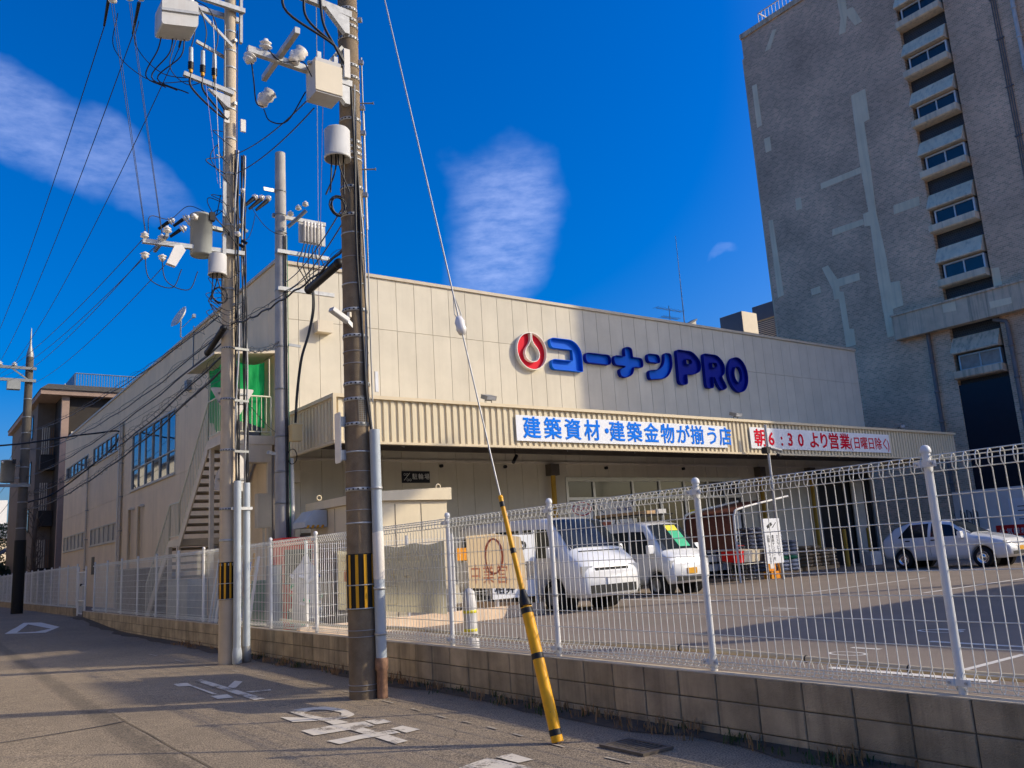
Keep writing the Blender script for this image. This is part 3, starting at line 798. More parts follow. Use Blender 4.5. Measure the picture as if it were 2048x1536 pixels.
U1 = (snap(38.8), snap(45.0), 6.88, 7.7); U2 = (snap(46.2), snap(53.0), 6.88, 7.62)
L1 = (snap(39.0), snap(45.2), 3.02, 3.82); L2 = (snap(46.4), snap(53.1), 3.02, 3.82)
SD = (snap(21.5), snap(22.6), 4.75, 6.75); VH = (snap(44.0), snap(44.6), 1.7, 2.5)
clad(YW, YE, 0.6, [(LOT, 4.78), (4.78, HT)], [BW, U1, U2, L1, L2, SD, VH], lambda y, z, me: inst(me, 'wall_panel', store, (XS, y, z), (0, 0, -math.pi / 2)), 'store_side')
cp = MB(); cp.box(XS - 0.05, XR + 0.03, YW - 0.05, YW + 0.18, HT, HT + 0.09); cp.box(XS - 0.05, XS + 0.18, YW + 0.18, YE + 0.03, HT, HT + 0.09); cp.box(XR - 0.15, XR + 0.03, YW + 0.18, YE, HT, HT + 0.09)
cp.build('parapet_cap', 'cap_metal', store)
MB().box(XS - 0.012, XS + 0.055, YW - 0.012, YW + 0.055, LOT, HT - 0.003).build('corner_trim', 'pale_trim', store)
MB().quad((XS, YW, HT - 0.3), (XR, YW, HT - 0.3), (XR, YE, HT - 0.3), (XS, YE, HT - 0.3)).build('roof', 'roof_bounce', store)
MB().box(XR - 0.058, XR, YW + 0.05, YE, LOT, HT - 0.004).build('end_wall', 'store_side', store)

def side_window(a, nx, rows, glassm, dark=False):
    """window in the road-side wall: frame with one pane object per light"""
    y0, y1, z0, z1 = a
    f = MB(); t = 0.055; xo, xi = XS - 0.015, XS + 0.055
    f.box(xo, xi, y0, y1, z0, z0 + t); f.box(xo, xi, y0, y1, z1 - t, z1); f.box(xo, xi, y0, y0 + t, z0 + t, z1 - t); f.box(xo, xi, y1 - t, y1, z0 + t, z1 - t)
    w = (y1 - y0) / nx
    for i in range(1, nx): f.box(xo + 0.008, xi, y0 + i * w - t * 0.45, y0 + i * w + t * 0.45, z0 + t, z1 - t)
    for zr in rows: f.box(xo + 0.012, xi, y0 + t, y1 - t, zr - t * 0.4, zr + t * 0.4)
    fo = f.build('window', 'window_frame', store)
    zs = [z0 + t] + list(rows) + [z1 - t]
    for i in range(nx):
        for k in range(len(zs) - 1):
            tw = random.uniform(-0.008, 0.008); tz = random.uniform(-0.006, 0.006)
            ya, yb, za, zb = y0 + i * w + 0.02, y0 + (i + 1) * w - 0.02, zs[k], zs[k + 1]
            MB().quad((XS + 0.035 + tw, ya, za), (XS + 0.035 - tw, yb, za), (XS + 0.035 - tw + tz, yb, zb), (XS + 0.035 + tw + tz, ya, zb)).build('pane', glassm, fo)
    MB().box(XS - 0.06, XS + 0.02, y0 - 0.03, y1 + 0.03, z0 - 0.05, z0 - 0.002).build('sill', 'window_frame', fo)
side_window(BW, 6, [5.68], 'window_glass'); side_window(U1, 6, [], 'window_glass'); side_window(U2, 6, [], 'window_glass')
side_window(L1, 6, [], 'frosted_pane'); side_window(L2, 6, [], 'frosted_pane')
MB().box(XS - 0.02, XS + 0.04, VH[0], VH[1], VH[2], VH[3]).build('vent_opening', 'black_rubber', store)
def downpipe(y, z0, z1, r=0.05, m='cap_metal'):
    d = MB(); d.cyl((XS - 0.09, y, z0), (XS - 0.09, y, z1), r, n=10); d.build('downpipe', m, store)
    for z in [z0 + 0.3 + i * 1.4 for i in range(int((z1 - z0) / 1.4))]: MB().box(XS - 0.15, XS - 0.01, y - 0.07, y + 0.07, z, z + 0.04).build('pipe_clip', 'galv_dark', store)
for y, zt in ((38.2, 7.8), (45.75, 7.3)): downpipe(y, LOT, zt)
MB().box(XS - 0.16, XS - 0.02, 38.35, 38.55, LOT, 7.9).build('duct', 'stair_paint', store)
for y in (36.3, 34.7):
    d = MB(); d.tube([(XS - 0.02, y - 0.35, 4.1), (XS - 0.12, y - 0.35, 4.1), (XS - 0.12, y, 4.1), (XS - 0.12, y, LOT)], 0.06, 8); d.build('vent_pipe', 'stair_paint', store)
MB().box(XS - 0.16, XS - 0.01, 28.2, 28.5, 7.4, 7.72).build('vent_cover', 'galv_dark', store)
lp = MB(); lp.tube([(XS - 0.02, 28.0, 9.5), (XS - 0.02, 28.0, 7.9)], 0.02, 6); lp.build('lightning_lead', 'galv_dark', store)

# ---- canopy
YC, ZCT, ZCB = 17.08, 5.16, 4.08
can = MB().box(XS, 34.45, YC + 0.06, YW - 0.001, ZCT - 0.10, ZCT - 0.03).build('canopy', 'canopy_trim', store)
def ribbed(p0, p1, nrm_, z0, z1, pitch=0.185):
    mb = MB(); p0 = Vector(p0); p1 = Vector(p1); nv = Vector(nrm_); d = (p1 - p0); L_ = d.length; d.normalize(); n = int(L_ / pitch); P = []
    for i in range(n):
        s = i * L_ / n; w = L_ / n
        P += [(s, 0.0), (s + w * 0.30, 0.0), (s + w * 0.42, 0.036), (s + w * 0.88, 0.036), ]
    P.append((L_, 0.0))
    vs = []
    for s, o in P:
        for z in (z0, z1): q = p0 + d * s + nv * o; vs.append((q.x, q.y, z))
    return mb.add(vs, [(2 * i, 2 * i + 2, 2 * i + 3, 2 * i + 1) for i in range(len(P) - 1)])
ribbed((XS + 0.02, YC + 0.04, 0), (34.45, YC + 0.04, 0), (0, -1, 0), ZCB + 0.05, ZCT - 0.06).build('front_fascia', 'canopy_metal', can)
ribbed((XS + 0.04, YW - 0.01, 0), (XS + 0.04, YC + 0.02, 0), (-1, 0, 0), ZCB + 0.05, ZCT - 0.06).build('end_fascia', 'canopy_metal', can)
ribbed((34.43, YC + 0.02, 0), (34.43, YW, 0), (1, 0, 0), ZCB + 0.05, ZCT - 0.06).build('end_fascia', 'canopy_metal', can)
MB().box(XS + 0.06, 34.40, YC + 0.07, YC + 0.11, ZCB + 0.06, ZCT - 0.12).build('fascia_backing', 'steel_dark', can)
tr = MB()
tr.box(XS - 0.05, 34.52, YC - 0.06, YC + 0.09, ZCT - 0.06, ZCT + 0.02); tr.box(XS - 0.05, XS + 0.09, YC + 0.09, YW - 0.002, ZCT - 0.06, ZCT + 0.02)
tr.box(XS - 0.03, 34.50, YC - 0.04, YC + 0.06, ZCB, ZCB + 0.055); tr.box(XS - 0.03, XS + 0.06, YC + 0.06, YW - 0.002, ZCB, ZCB + 0.055); tr.box(34.38, 34.52, YC + 0.09, YW, ZCT - 0.06, ZCT + 0.02)
tr.box(XS - 0.052, XS + 0.03, YC - 0.062, YC + 0.02, ZCB + 0.055, ZCT - 0.06)
tr.build('fascia_trim', 'canopy_trim', can)
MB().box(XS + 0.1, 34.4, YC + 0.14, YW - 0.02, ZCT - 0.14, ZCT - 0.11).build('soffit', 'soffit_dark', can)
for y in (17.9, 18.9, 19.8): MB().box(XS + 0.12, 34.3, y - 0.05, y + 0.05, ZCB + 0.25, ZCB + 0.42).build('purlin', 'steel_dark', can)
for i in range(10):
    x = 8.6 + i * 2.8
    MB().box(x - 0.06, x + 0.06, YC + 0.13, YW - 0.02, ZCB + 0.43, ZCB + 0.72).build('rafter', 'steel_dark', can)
    MB().bar((x, YC + 0.3, ZCB + 0.35), (x + 2.6, YW - 0.4, ZCB + 0.35), 0.025, 0.025).build('brace', 'alu', can)
MB().box(XS + 0.3, 34.2, YW - 0.075, YW - 0.004, 4.12, 4.19).build('wall_trim', 'pale_trim', can)
for x in (16.3, 26.2, 29.3):
    c_ = MB(); c_.cyl((x, YW - 0.16, LOT), (x, YW - 0.16, 4.05), 0.075, n=12); c_.build('rain_pipe', 'yellow_paint', can)
    MB().box(x - 0.16, x + 0.16, YW - 0.3, YW - 0.02, 3.75, 4.1).build('rain_head', 'steel_dark', can)
# ---- entrance
ent = MB()
x0, x1, z0, z1 = DOOR; yo, yi = YW - 0.03, YW + 0.05
ent.box(x0, x1, yo, yi, z1 - 0.14, z1); ent.box(x0, x0 + 0.09, yo, yi, z0, z1 - 0.14); ent.box(x1 - 0.09, x1, yo, yi, z0, z1 - 0.14)
divs = [18.05, 19.75, 21.0, 22.2, 23.4, 24.3]
for x in divs: ent.box(x - 0.045, x + 0.045, yo + 0.005, yi, z0, z1 - 0.14)
ent.box(x0 + 0.09, x1 - 0.09, yo + 0.01, yi - 0.004, 3.0, 3.09)
eo = ent.build('entrance', 'alu', store)
xe = [x0 + 0.09] + divs + [x1 - 0.09]
for i in range(len(xe) - 1):
    MB().quad((xe[i] + 0.02, YW + 0.02, z0), (xe[i + 1] - 0.02, YW + 0.02, z0), (xe[i + 1] - 0.02, YW + 0.02, z1 - 0.14), (xe[i] + 0.02, YW + 0.02, z1 - 0.14)).build('pane', 'door_glass', eo)
def poster(xa, xb, za, zb, m='banner_white', y=YW - 0.002):
    return MB().box(xa, xb, y - 0.006, y, za, zb).build('poster', m, eo)
poster(17.03, 17.95, 1.4, 2.96); poster(18.15, 19.65, 1.4, 2.96)
letters(eo, 'ボンド', (17.20, YW - 0.008, 2.66), (1, 0, 0), (0, 0, 1), 0.20, 0.19, 'banner_red', 0.02, name='lettering', joined=True)
rg = MB(); rg.tube([(17.49 + 0.38 * math.cos(t * 0.2618), YW - 0.012, 2.73 + 0.20 * math.sin(t * 0.2618)) for t in range(24)], 0.014, 4, True); rg.build('print_ring', 'banner_red', eo)
letters(eo, 'ALINCO', (18.95, YW - 0.008, 2.64), (1, 0, 0), (0, 0, 1), 0.20, 0.105, 'sign_navy', 0.012, sx=0.75, name='lettering', joined=True)
letters(eo, 'K', (18.2, YW - 0.008, 2.58), (1, 0, 0), (0, 0, 1), 0.32, 0.2, 'sign_black', 0.0, name='lettering', joined=True)
for i, (xa, xb, za, zb, m) in enumerate([(18.25, 18.7, 2.0, 2.3, 'print_red_faded'), (19.0, 19.5, 1.9, 2.2, 'sign_blue'), (22.3, 22.9, 1.5, 2.6, 'sunshade_yellow'), (23.5, 24.2, 1.2, 2.7, 'banner_blue'), (24.4, 25.0, 1.1, 2.5, 'white_print')]): poster(xa, xb, za, zb, m, YW - 0.009)
bay = MB().box(BAY[0], BAY[1], YW + 0.04, YW + 0.07, LOT, BAY[3] + 0.05).build('loading_bay', 'black_rubber', store)  # flat black sheet standing for the dark inside of the open bay
for x in (BAY[0] - 0.07, BAY[1] - 0.03, 31.6): MB().box(x, x + 0.12, YW - 0.04, YW + 0.03, LOT, BAY[3]).build('jamb', 'alu', bay)
MB().box(32.1, 32.9, YW - 0.06, YW - 0.01, LOT, 3.6).build('shutter_rail', 'pale_trim', bay)
MB().box(DOOR2[0] + 0.05, DOOR2[1] - 0.05, YW - 0.01, YW + 0.045, LOT, 2.27).build('side_door', 'steel_dark', store)
for x in (10.2, 12.4, 14.6, 18.6, 22.2): MB().cyl((x, YW - 0.10, 4.02), (x, YW - 0.02, 4.02), 0.05, n=10).build('soffit_lamp', 'black_rubber', store)

# ---- roof-edge floodlights and small wall devices
def floodlight(x, label):
    t = thing('floodlight', label, 'floodlight', (x, YC + 0.14, ZCT + 0.02), group='floodlights on the canopy edge')
    b = MB(); b.tube([(x - 0.10, YC + 0.14, ZCT), (x - 0.10, YC + 0.14, ZCT + 0.12), (x + 0.10, YC + 0.14, ZCT + 0.12), (x + 0.10, YC + 0.14, ZCT)], 0.012, 6); b.build('bracket', 'black_rubber', t)
    h = MB(); h.prism([(YC + 0.02, ZCT + 0.10), (YC + 0.26, ZCT + 0.19), (YC + 0.23, ZCT + 0.29), (YC - 0.03, ZCT + 0.20)], 'x', x - 0.15, x + 0.15); h.build('housing', 'galv_dark', t)
    MB().add([(x - 0.13, YC + 0.0145, ZCT + 0.112), (x + 0.13, YC + 0.0145, ZCT + 0.112), (x + 0.13, YC - 0.032, ZCT + 0.192), (x - 0.13, YC - 0.032, ZCT + 0.192)], [(0, 1, 2, 3)]).build('lens', 'lamp_clear', t)
floodlight(11.9, 'small floodlight on the canopy edge left of the blue-lettered banner')
floodlight(21.3, 'small floodlight on the canopy edge between the two banners')
floodlight(30.75, 'dark floodlight at the shaded right end of the canopy edge')
wb = thing('wall_box', 'cream electrical box on the sunlit upper front wall', 'electrical box', (8.9, YW, 7.5))
MB().box(8.70, 9.12, YW - 0.26, YW - 0.004, 7.50, 7.80).build('body', 'box_cream', wb); MB().box(8.69, 9.13, YW - 0.275, YW - 0.26, 7.49, 7.81).build('lid', 'box_cream', wb)
wb2 = MB().box(7.95, 8.2, YW - 0.2, YW - 0.004, 3.55, 3.85).build('junction_box', 'box_cream'); tag(wb2, 'cream junction box on the wall under the canopy end', 'electrical box')
sc_ = thing('security_camera', 'black bullet camera hanging under the canopy front', 'camera', (13.2, 18.0, 4.3))
MB().cyl((13.2, 18.0, 4.33), (13.2, 18.0, 4.02), 0.012, n=6).build('stem', 'black_rubber', sc_); MB().cyl((13.28, 18.05, 4.02), (13.05, 17.9, 3.82), 0.045, n=10).build('body', 'black_rubber', sc_)
dish = thing('satellite_dish', 'white satellite dish on the roof edge of the store', 'satellite dish', (XS + 0.1, 29.3, HT + 0.09))
d = MB(); d.tube([(XS + 0.05, 29.2, HT + 0.05), (XS - 0.12, 29.2, HT + 0.12), (XS - 0.12, 29.2, HT + 0.75)], 0.025, 6); d.build('mast', 'galv', dish)
d = MB(); d.lathe((XS - 0.12, 29.12, HT + 0.75), [(0.0, 0.0), (0.15, 0.02), (0.30, 0.07), (0.40, 0.13), (0.41, 0.125), (0.30, 0.05), (0.0, -0.02)], axis=(-0.85, -0.15, 0.42), n=20); d.build('reflector', 'sign_back', dish)
d = MB(); d.tube([(XS - 0.12, 29.0, HT + 0.4), (XS + 0.15, 28.65, HT + 0.72)], 0.012, 6); d.box(XS + 0.11, XS + 0.2, 28.58, 28.7, HT + 0.68, HT + 0.80); d.build('feed_arm', 'galv', dish)

# ================================================================== store signs
sg = thing('store_sign', 'red ring emblem and blue channel letters on the upper front wall', 'sign', (20.7, YW, 6.9))
DEP = 0.15
def channel(outer, holes, face_m, rim_m, name, ry=0.0):
    """open channel letter: recessed face with a raised rim round outline and holes"""
    bm = bmesh.new(); E_ = []
    for lp_ in [outer] + holes:
        V = [bm.verts.new((x, YW - 0.03, z)) for x, z in lp_]
        E_ += [bm.edges.new((V[i], V[(i + 1) % len(V)])) for i in range(len(V))]
    bmesh.ops.triangle_fill(bm, edges=E_, use_beauty=True)
    me = bpy.data.meshes.new(name); bm.to_mesh(me); bm.free(); me.materials.append(MATS[face_m])
    off = wloc(sg); me.transform(Matrix.Translation(-off))
    o = bpy.data.objects.new(name, me); COL.objects.link(o); o.parent = sg
    for lp_, s in [(outer, -1)] + [(h, 1) for h in holes]:
        rim = MB(); n = len(lp_)
        area = sum(lp_[i][0] * lp_[(i + 1) % n][1] - lp_[(i + 1) % n][0] * lp_[i][1] for i in range(n))
        inn = []
        for i in range(n):
            a, b = Vector(lp_[i - 1]), Vector(lp_[(i + 1) % n]); d = (b - a).normalized()
            nv = Vector((-d.y, d.x)) * (1 if area > 0 else -1) * (-s)
            inn.append(Vector(lp_[i]) + nv * 0.018)
        for i in range(n):
            j = (i + 1) % n; (ax, az), (bx, bz) = lp_[i], lp_[j]; c, d2 = inn[i], inn[j]
            yf, yb = YW - DEP, YW - 0.004
            rim.quad((ax, yb, az), (bx, yb, bz), (bx, yf, bz), (ax, yf, az)); rim.quad((ax, yf, az), (bx, yf, bz), (d2.x, yf, d2.y), (c.x, yf, c.y)); rim.quad((c.x, yf, c.y), (d2.x, yf, d2.y), (d2.x, yb - 0.02, d2.y), (c.x, yb - 0.02, c.y))
        rim.build('rim', rim_m, o, fix=True)
    return o
def ell(cx, cz, rx, rz, n=36, a0=0.0): return [(cx + rx * math.cos(a0 + 2 * math.pi * i / n), cz + rz * math.sin(a0 + 2 * math.pi * i / n)) for i in range(n)]
# ring with a drop-shaped counter open to a slit at the top
cx, cz = 15.83, 7.64
drop = [(cx - 0.012, cz + 0.56), (cx - 0.015, cz + 0.34), (cx - 0.10, cz + 0.20), (cx - 0.22, cz + 0.06), (cx - 0.27, cz - 0.08), (cx - 0.22, cz - 0.24), (cx - 0.10, cz - 0.32), (cx + 0.02, cz - 0.34), (cx + 0.14, cz - 0.31), (cx + 0.25, cz - 0.21), (cx + 0.28, cz - 0.07), (cx + 0.22, cz + 0.08), (cx + 0.10, cz + 0.21), (cx + 0.02, cz + 0.34), (cx + 0.015, cz + 0.56)]
channel(ell(cx, cz, 0.585, 0.60, 44), [fillet(drop, 0.05, 3)], 'sign_red', 'sign_rim_white', 'ring_emblem')
def cap(pts, r=0.17): return fillet(pts, r)
ko = [(16.58, 8.16), (17.55, 8.16, 0.30), (17.87, 7.86, 0.30), (17.87, 7.12, 0.05), (16.58, 7.12), (16.58, 7.46), (17.47, 7.46, 0.03), (17.47, 7.82, 0.05), (16.58, 7.82)]
channel(cap(ko, 0.16), [], 'sign_blue', 'sign_blue', 'letter')
channel(cap([(18.02, 7.80), (19.14, 7.80), (19.14, 7.45), (18.02, 7.45)], 0.172), [], 'sign_blue', 'sign_navy', 'letter')
na = [(19.28, 7.82), (19.80, 7.82, 0.03), (19.80, 8.16), (20.17, 8.16), (20.17, 7.82, 0.03), (20.64, 7.82), (20.64, 7.47), (20.19, 7.47, 0.05), (20.12, 7.22, 0.2), (19.80, 7.06, 0.18), (19.52, 7.10, 0.15), (19.48, 7.34, 0.12), (19.76, 7.44, 0.08), (19.77, 7.47, 0.02), (19.28, 7.47)]
channel(cap(na, 0.165), [], 'sign_blue', 'sign_navy', 'letter')
channel(cap([(20.87, 8.02), (21.46, 8.02), (21.50, 7.70), (20.87, 7.70)], 0.15), [], 'sign_blue', 'sign_navy', 'letter')
nn_ = [(21.72, 8.12, 0.15), (22.08, 8.12, 0.15), (22.10, 7.62, 0.25), (21.75, 7.18, 0.30), (20.88, 7.08, 0.12), (20.86, 7.42, 0.14), (21.42, 7.48, 0.2), (21.68, 7.74, 0.2)]
channel(cap(nn_, 0.15), [], 'sign_blue', 'sign_navy', 'letter')
channel(cap([(22.36, 8.30, 0.14), (23.22, 8.30, 0.34), (23.60, 7.95, 0.30), (23.55, 7.58, 0.34), (23.15, 7.42, 0.15), (22.80, 7.42, 0.03), (22.80, 7.02, 0.16), (22.34, 7.02, 0.16)], 0.1), [cap([(22.82, 7.98), (23.08, 7.98), (23.12, 7.88), (23.06, 7.80), (22.82, 7.80)], 0.03)], 'sign_navy', 'sign_navy', 'letter')
channel(cap([(23.76, 8.28, 0.14), (24.58, 8.28, 0.34), (24.92, 7.95, 0.3), (24.86, 7.60, 0.2), (24.68, 7.46, 0.05), (24.93, 7.06, 0.12), (24.62, 6.92, 0.15), (24.42, 7.10, 0.1), (24.26, 7.42, 0.03), (24.18, 7.42, 0.03), (24.18, 6.98, 0.15), (23.76, 6.98, 0.15)], 0.1), [cap([(24.20, 7.96), (24.44, 7.96), (24.48, 7.87), (24.42, 7.78), (24.20, 7.78)], 0.03)], 'sign_navy', 'sign_navy', 'letter')
channel(ell(25.63, 7.61, 0.56, 0.68, 40), [ell(25.63, 7.61, 0.22, 0.32, 28)], 'sign_navy', 'sign_navy', 'letter')

b1 = thing('banner_sign', 'long white banner with blue lettering on the canopy front', 'banner', (16.55, YC, 4.25))
MB().box(12.58, 20.55, YC - 0.045, YC - 0.028, 4.26, 4.92).build('sheet', 'banner_white', b1)
letters(b1, '建築資材・建築金物が揃う店', (12.78, YC - 0.045, 4.39), (1, 0, 0), (0, 0, 1), 0.585, 0.6, 'banner_blue', 0.022,
        advs=[0.68, 0.68, 0.68, 0.52, 0.38, 0.66, 0.66, 0.66, 0.64, 0.60, 0.66, 0.60, 0.6], sx=1.0)
b2 = thing('banner_sign', 'white banner with dark red opening-hours lettering on the canopy front', 'banner', (25.6, YC, 4.25))
MB().box(21.68, 29.60, YC - 0.045, YC - 0.028, 4.27, 4.94).build('sheet', 'banner_white', b2)
letters(b2, '朝6:30より営業', (21.85, YC - 0.045, 4.40), (1, 0, 0), (0, 0, 1), 0.58, 0.6, 'banner_red', 0.022, advs=[0.70, 0.62, 0.36, 0.56, 0.58, 0.56, 0.56, 0.66, 0.66], sx=1.08)
letters(b2, '(日曜日除く)', (27.05, YC - 0.045, 4.42), (1, 0, 0), (0, 0, 1), 0.46, 0.44, 'banner_red', 0.012, advs=[0.20, 0.45, 0.45, 0.45, 0.45, 0.36, 0.3])
bs = thing('bicycle_parking_sign', 'small black bicycle parking plate on the shaded wall', 'sign', (11.6, YW, 3.55))
MB().box(11.16, 12.03, YW - 0.03, YW - 0.004, 3.55, 3.87).build('plate', 'sign_black', bs)
letters(bs, '駐輪場', (11.47, YW - 0.03, 3.66), (1, 0, 0), (0, 0, 1), 0.17, 0.19, 'white_print', 0.005)
MB().bar((11.22, YW - 0.034, 3.62), (11.40, YW - 0.034, 3.82), 0.004, 0.012, (0, 0, 1)).build('slash', 'white_print', bs)
for cx_, cz_ in ((11.24, 3.78), (11.32, 3.78), (11.33, 3.63), (11.41, 3.63)): MB().tube([(cx_ + 0.03 * math.cos(i), YW - 0.034, cz_ + 0.03 * math.sin(i)) for i in [k * 0.785 for k in range(8)]], 0.005, 4, True).build('pictogram_wheel', 'white_print', bs)

# ================================================================== outdoor stair at the building corner
XO, XI = 6.35, 7.58
stair = thing('outdoor_staircase', 'beige steel staircase climbing the side wall to a landing at the corner', 'staircase', (6.9, 24, LOT))
ZL, ZM = 4.74, 2.42
def flight(y0, z0, y1, z1, n):
    for x in (XO, XI):
        a = Vector((x, y0, z0)); b = Vector((x, y1, z1))
        MB().prism([(y0, z0 - 0.30), (y0, z0 + 0.02), (y1, z1 + 0.02), (y1, z1 - 0.30)], 'x', x - 0.02, x + 0.02).build('stringer', 'stair_paint', stair)
    for i in range(n):
        t = (i + 1) / (n + 1); y = y0 + (y1 - y0) * t; z = z0 + (z1 - z0) * t
        s = 1 if y1 > y0 else -1
        m = MB(); m.box(XO + 0.021, XI - 0.021, y - 0.12, y + 0.12, z - 0.03, z); m.box(XO + 0.021, XI - 0.021, y + s * 0.105, y + s * 0.12, z - 0.075, z - 0.03); m.build('tread', 'stair_tread', stair)
flight(21.75, ZL, 24.3, ZM, 11)
flight(25.3, ZM, 27.9, LOT, 10)
MB().box(XO - 0.02, XI + 0.05, 20.56, 21.75, ZL - 0.22, ZL).build('landing', 'stair_paint', stair)
MB().box(XO + 0.1, XI, 20.58, 20.9, ZL - 0.66, ZL - 0.22).build('landing_beam', 'stair_paint', stair)
MB().box(XO - 0.02, XI + 0.05, 24.3, 25.3, ZM - 0.18, ZM).build('landing', 'stair_paint', stair)
for x, y, zt in ((XO, 24.35, ZM - 0.18), (XO, 25.25, ZM - 0.18), (XO + 0.06, 20.66, ZL - 0.66), (XI - 0.05, 20.66, ZL - 0.66), (XO + 0.05, 21.6, ZL - 0.22)):
    MB().box(x - 0.05, x + 0.05, y - 0.05, y + 0.05, LOT, zt).build('post', 'stair_paint', stair)
def railing(p, q, bars):
    p = Vector(p); q = Vector(q); u = Vector((0, 0, 1.0))
    MB().tube([p + u, q + u], 0.022, 6).build('handrail', 'rail_paint', stair)
    MB().tube([p + u * 0.1, q + u * 0.1], 0.014, 5).build('bottom_rail', 'rail_paint', stair)
    for i in range(bars + 1):
        a = p.lerp(q, i / bars); MB().tube([a + u * (0.0 if i in (0, bars) else 0.1), a + u], 0.018 if i in (0, bars) else 0.009, 5).build('baluster', 'rail_paint', stair)
railing((XO, 20.6, ZL), (XI - 0.02, 20.6, ZL), 10)
railing((XO, 20.6, ZL), (XO, 21.75, ZL), 9)
railing((XO, 21.75, ZL), (XO, 24.3, ZM), 18); railing((XO, 24.3, ZM), (XO, 25.3, ZM), 7); railing((XO, 25.3, ZM), (XO, 27.9, LOT), 18)
rf = MB(); rf.prism([(6.10, 6.70), (7.66, 6.86), (7.66, 6.93), (6.10, 6.75)], 'y', 20.45, 22.9); rf.build('entrance_roof', 'stair_paint', stair)
MB().box(XS - 0.03, XS + 0.05, SD[0] + 0.03, SD[1] - 0.03, SD[2], SD[3] - 0.03).build('upper_door', 'steel_dark', stair)
for x, y in ((XO, 20.6), (7.52, 20.6), (XO, 21.75)): MB().tube([(x, y, ZL + 1.0), (x, y, 6.72)], 0.02, 6).build('roof_post', 'stair_paint', stair)
# green tarpaulin hung round the landing
gs = MB(); nz = 14
path = [(6.46, 22.1), (6.43, 21.6), (6.43, 21.0), (6.43, 20.80), (6.50, 20.72), (6.8, 20.70), (7.1, 20.70), (7.44, 20.70)]
fine_p = []
for i in range(len(path) - 1):
    for k in range(5): t = k / 5; fine_p.append((path[i][0] * (1 - t) + path[i + 1][0] * t, path[i][1] * (1 - t) + path[i + 1][1] * t))
fine_p.append(path[-1]); vs = []; nc = len(fine_p)
for j in range(nz + 1):
    v = j / nz
    for i, (x, y) in enumerate(fine_p):
        s = i / (nc - 1); wob = 0.035 * math.sin(s * 23 + v * 2.5) * (0.3 + 0.7 * v) + 0.02 * math.sin(s * 51 + v * 6)
        zt = 6.66 - 0.10 * abs(math.sin(s * 9.4)); zb = 5.02 - 0.10 * math.sin(s * 7) + (0.25 if s < 0.15 else 0)
        front = min(max((s - 0.5) * 6, 0), 1)
        vs.append((x + abs(wob) * 1.3 * (1 - front), y + abs(wob) * 1.6 * front, zt + (zb - zt) * v))
gs.add(vs, [(j * nc + i, j * nc + i + 1, (j + 1) * nc + i + 1, (j + 1) * nc + i) for j in range(nz) for i in range(nc - 1)], True)
tag(gs.build('tarpaulin', 'green_sheet', fix=False), 'bright green tarpaulin hung round the top landing of the staircase', 'tarpaulin')

# ================================================================== utility poles
def shaft(t, x, y, z0, z1, r0, r1, m, n=22):
    return MB().cyl((x, y, z0), (x, y, z1), r0, r1, n).build('shaft', m, t)
def rad_at(r0, r1, z0, z1, z): return r0 + (r1 - r0) * (z - z0) / (z1 - z0)
def band(t, x, y, z, r, h=0.05, m='galv', holes=True, name='band'):
    b = MB(); b.lathe((x, y, z), [(r + 0.002, -h / 2), (r + 0.007, -h / 2), (r + 0.007, h / 2), (r + 0.002, h / 2)], n=22); o = b.build(name, m, t)
    if holes:
        q = MB()
        for i in range(18):
            a = 2 * math.pi * i / 18; ca, sa = math.cos(a), math.sin(a); w = 0.011; hh = h * 0.22; rr = r + 0.0085
            q.quad((x + ca * rr - sa * w, y + sa * rr + ca * w, z - hh), (x + ca * rr + sa * w, y + sa * rr - ca * w, z - hh), (x + ca * rr + sa * w, y + sa * rr - ca * w, z + hh), (x + ca * rr - sa * w, y + sa * rr + ca * w, z + hh))
        h_ = q.build('band_holes', 'black_rubber', o, fix=False); h_['kind'] = 'stuff'
    return o
def lug(t, x, y, z, r, ang):
    ca, sa = math.cos(ang), math.sin(ang)
    MB().bar((x + ca * r, y + sa * r, z), (x + ca * (r + 0.06), y + sa * (r + 0.06), z), 0.05, 0.05).build('band_bolt', 'galv', t)
def insulator(t, p, axis=(0, 0, 1), s=1.0, m='porcelain'):
    s *= 0.8
    return MB().lathe(p, [(0.0, 0), (0.035 * s, 0), (0.035 * s, 0.02 * s), (0.085 * s, 0.03 * s), (0.09 * s, 0.045 * s), (0.045 * s, 0.06 * s), (0.045 * s, 0.075 * s), (0.075 * s, 0.085 * s), (0.08 * s, 0.10 * s), (0.04 * s, 0.12 * s), (0.03 * s, 0.15 * s), (0.0, 0.155 * s)], axis, 14).build('insulator', m, t)
def arm(t, p, q, w=0.075, h=0.075, m='galv', holes=True):
    o = MB().bar(p, q, w, h).build('crossarm', m, t)
    return o
def step(t, x, y, z, r, ang, l=0.16):
    ca, sa = math.cos(ang), math.sin(ang); b = MB(); b.cyl((x + ca * r * 0.9, y + sa * r * 0.9, z), (x + ca * (r + l), y + sa * (r + l), z), 0.010, n=6); b.cyl((x + ca * (r + l), y + sa * (r + l), z), (x + ca * (r + l + 0.015), y + sa * (r + l + 0.015), z), 0.018, n=6)
    b.build('step_bolt', 'galv_dark', t)
def cable(t, pts, r=0.012, m='cable_black', name='cable', n=6, smooth=6):
    return MB().tube(bez(pts, smooth), r, n).build(name, m, t)
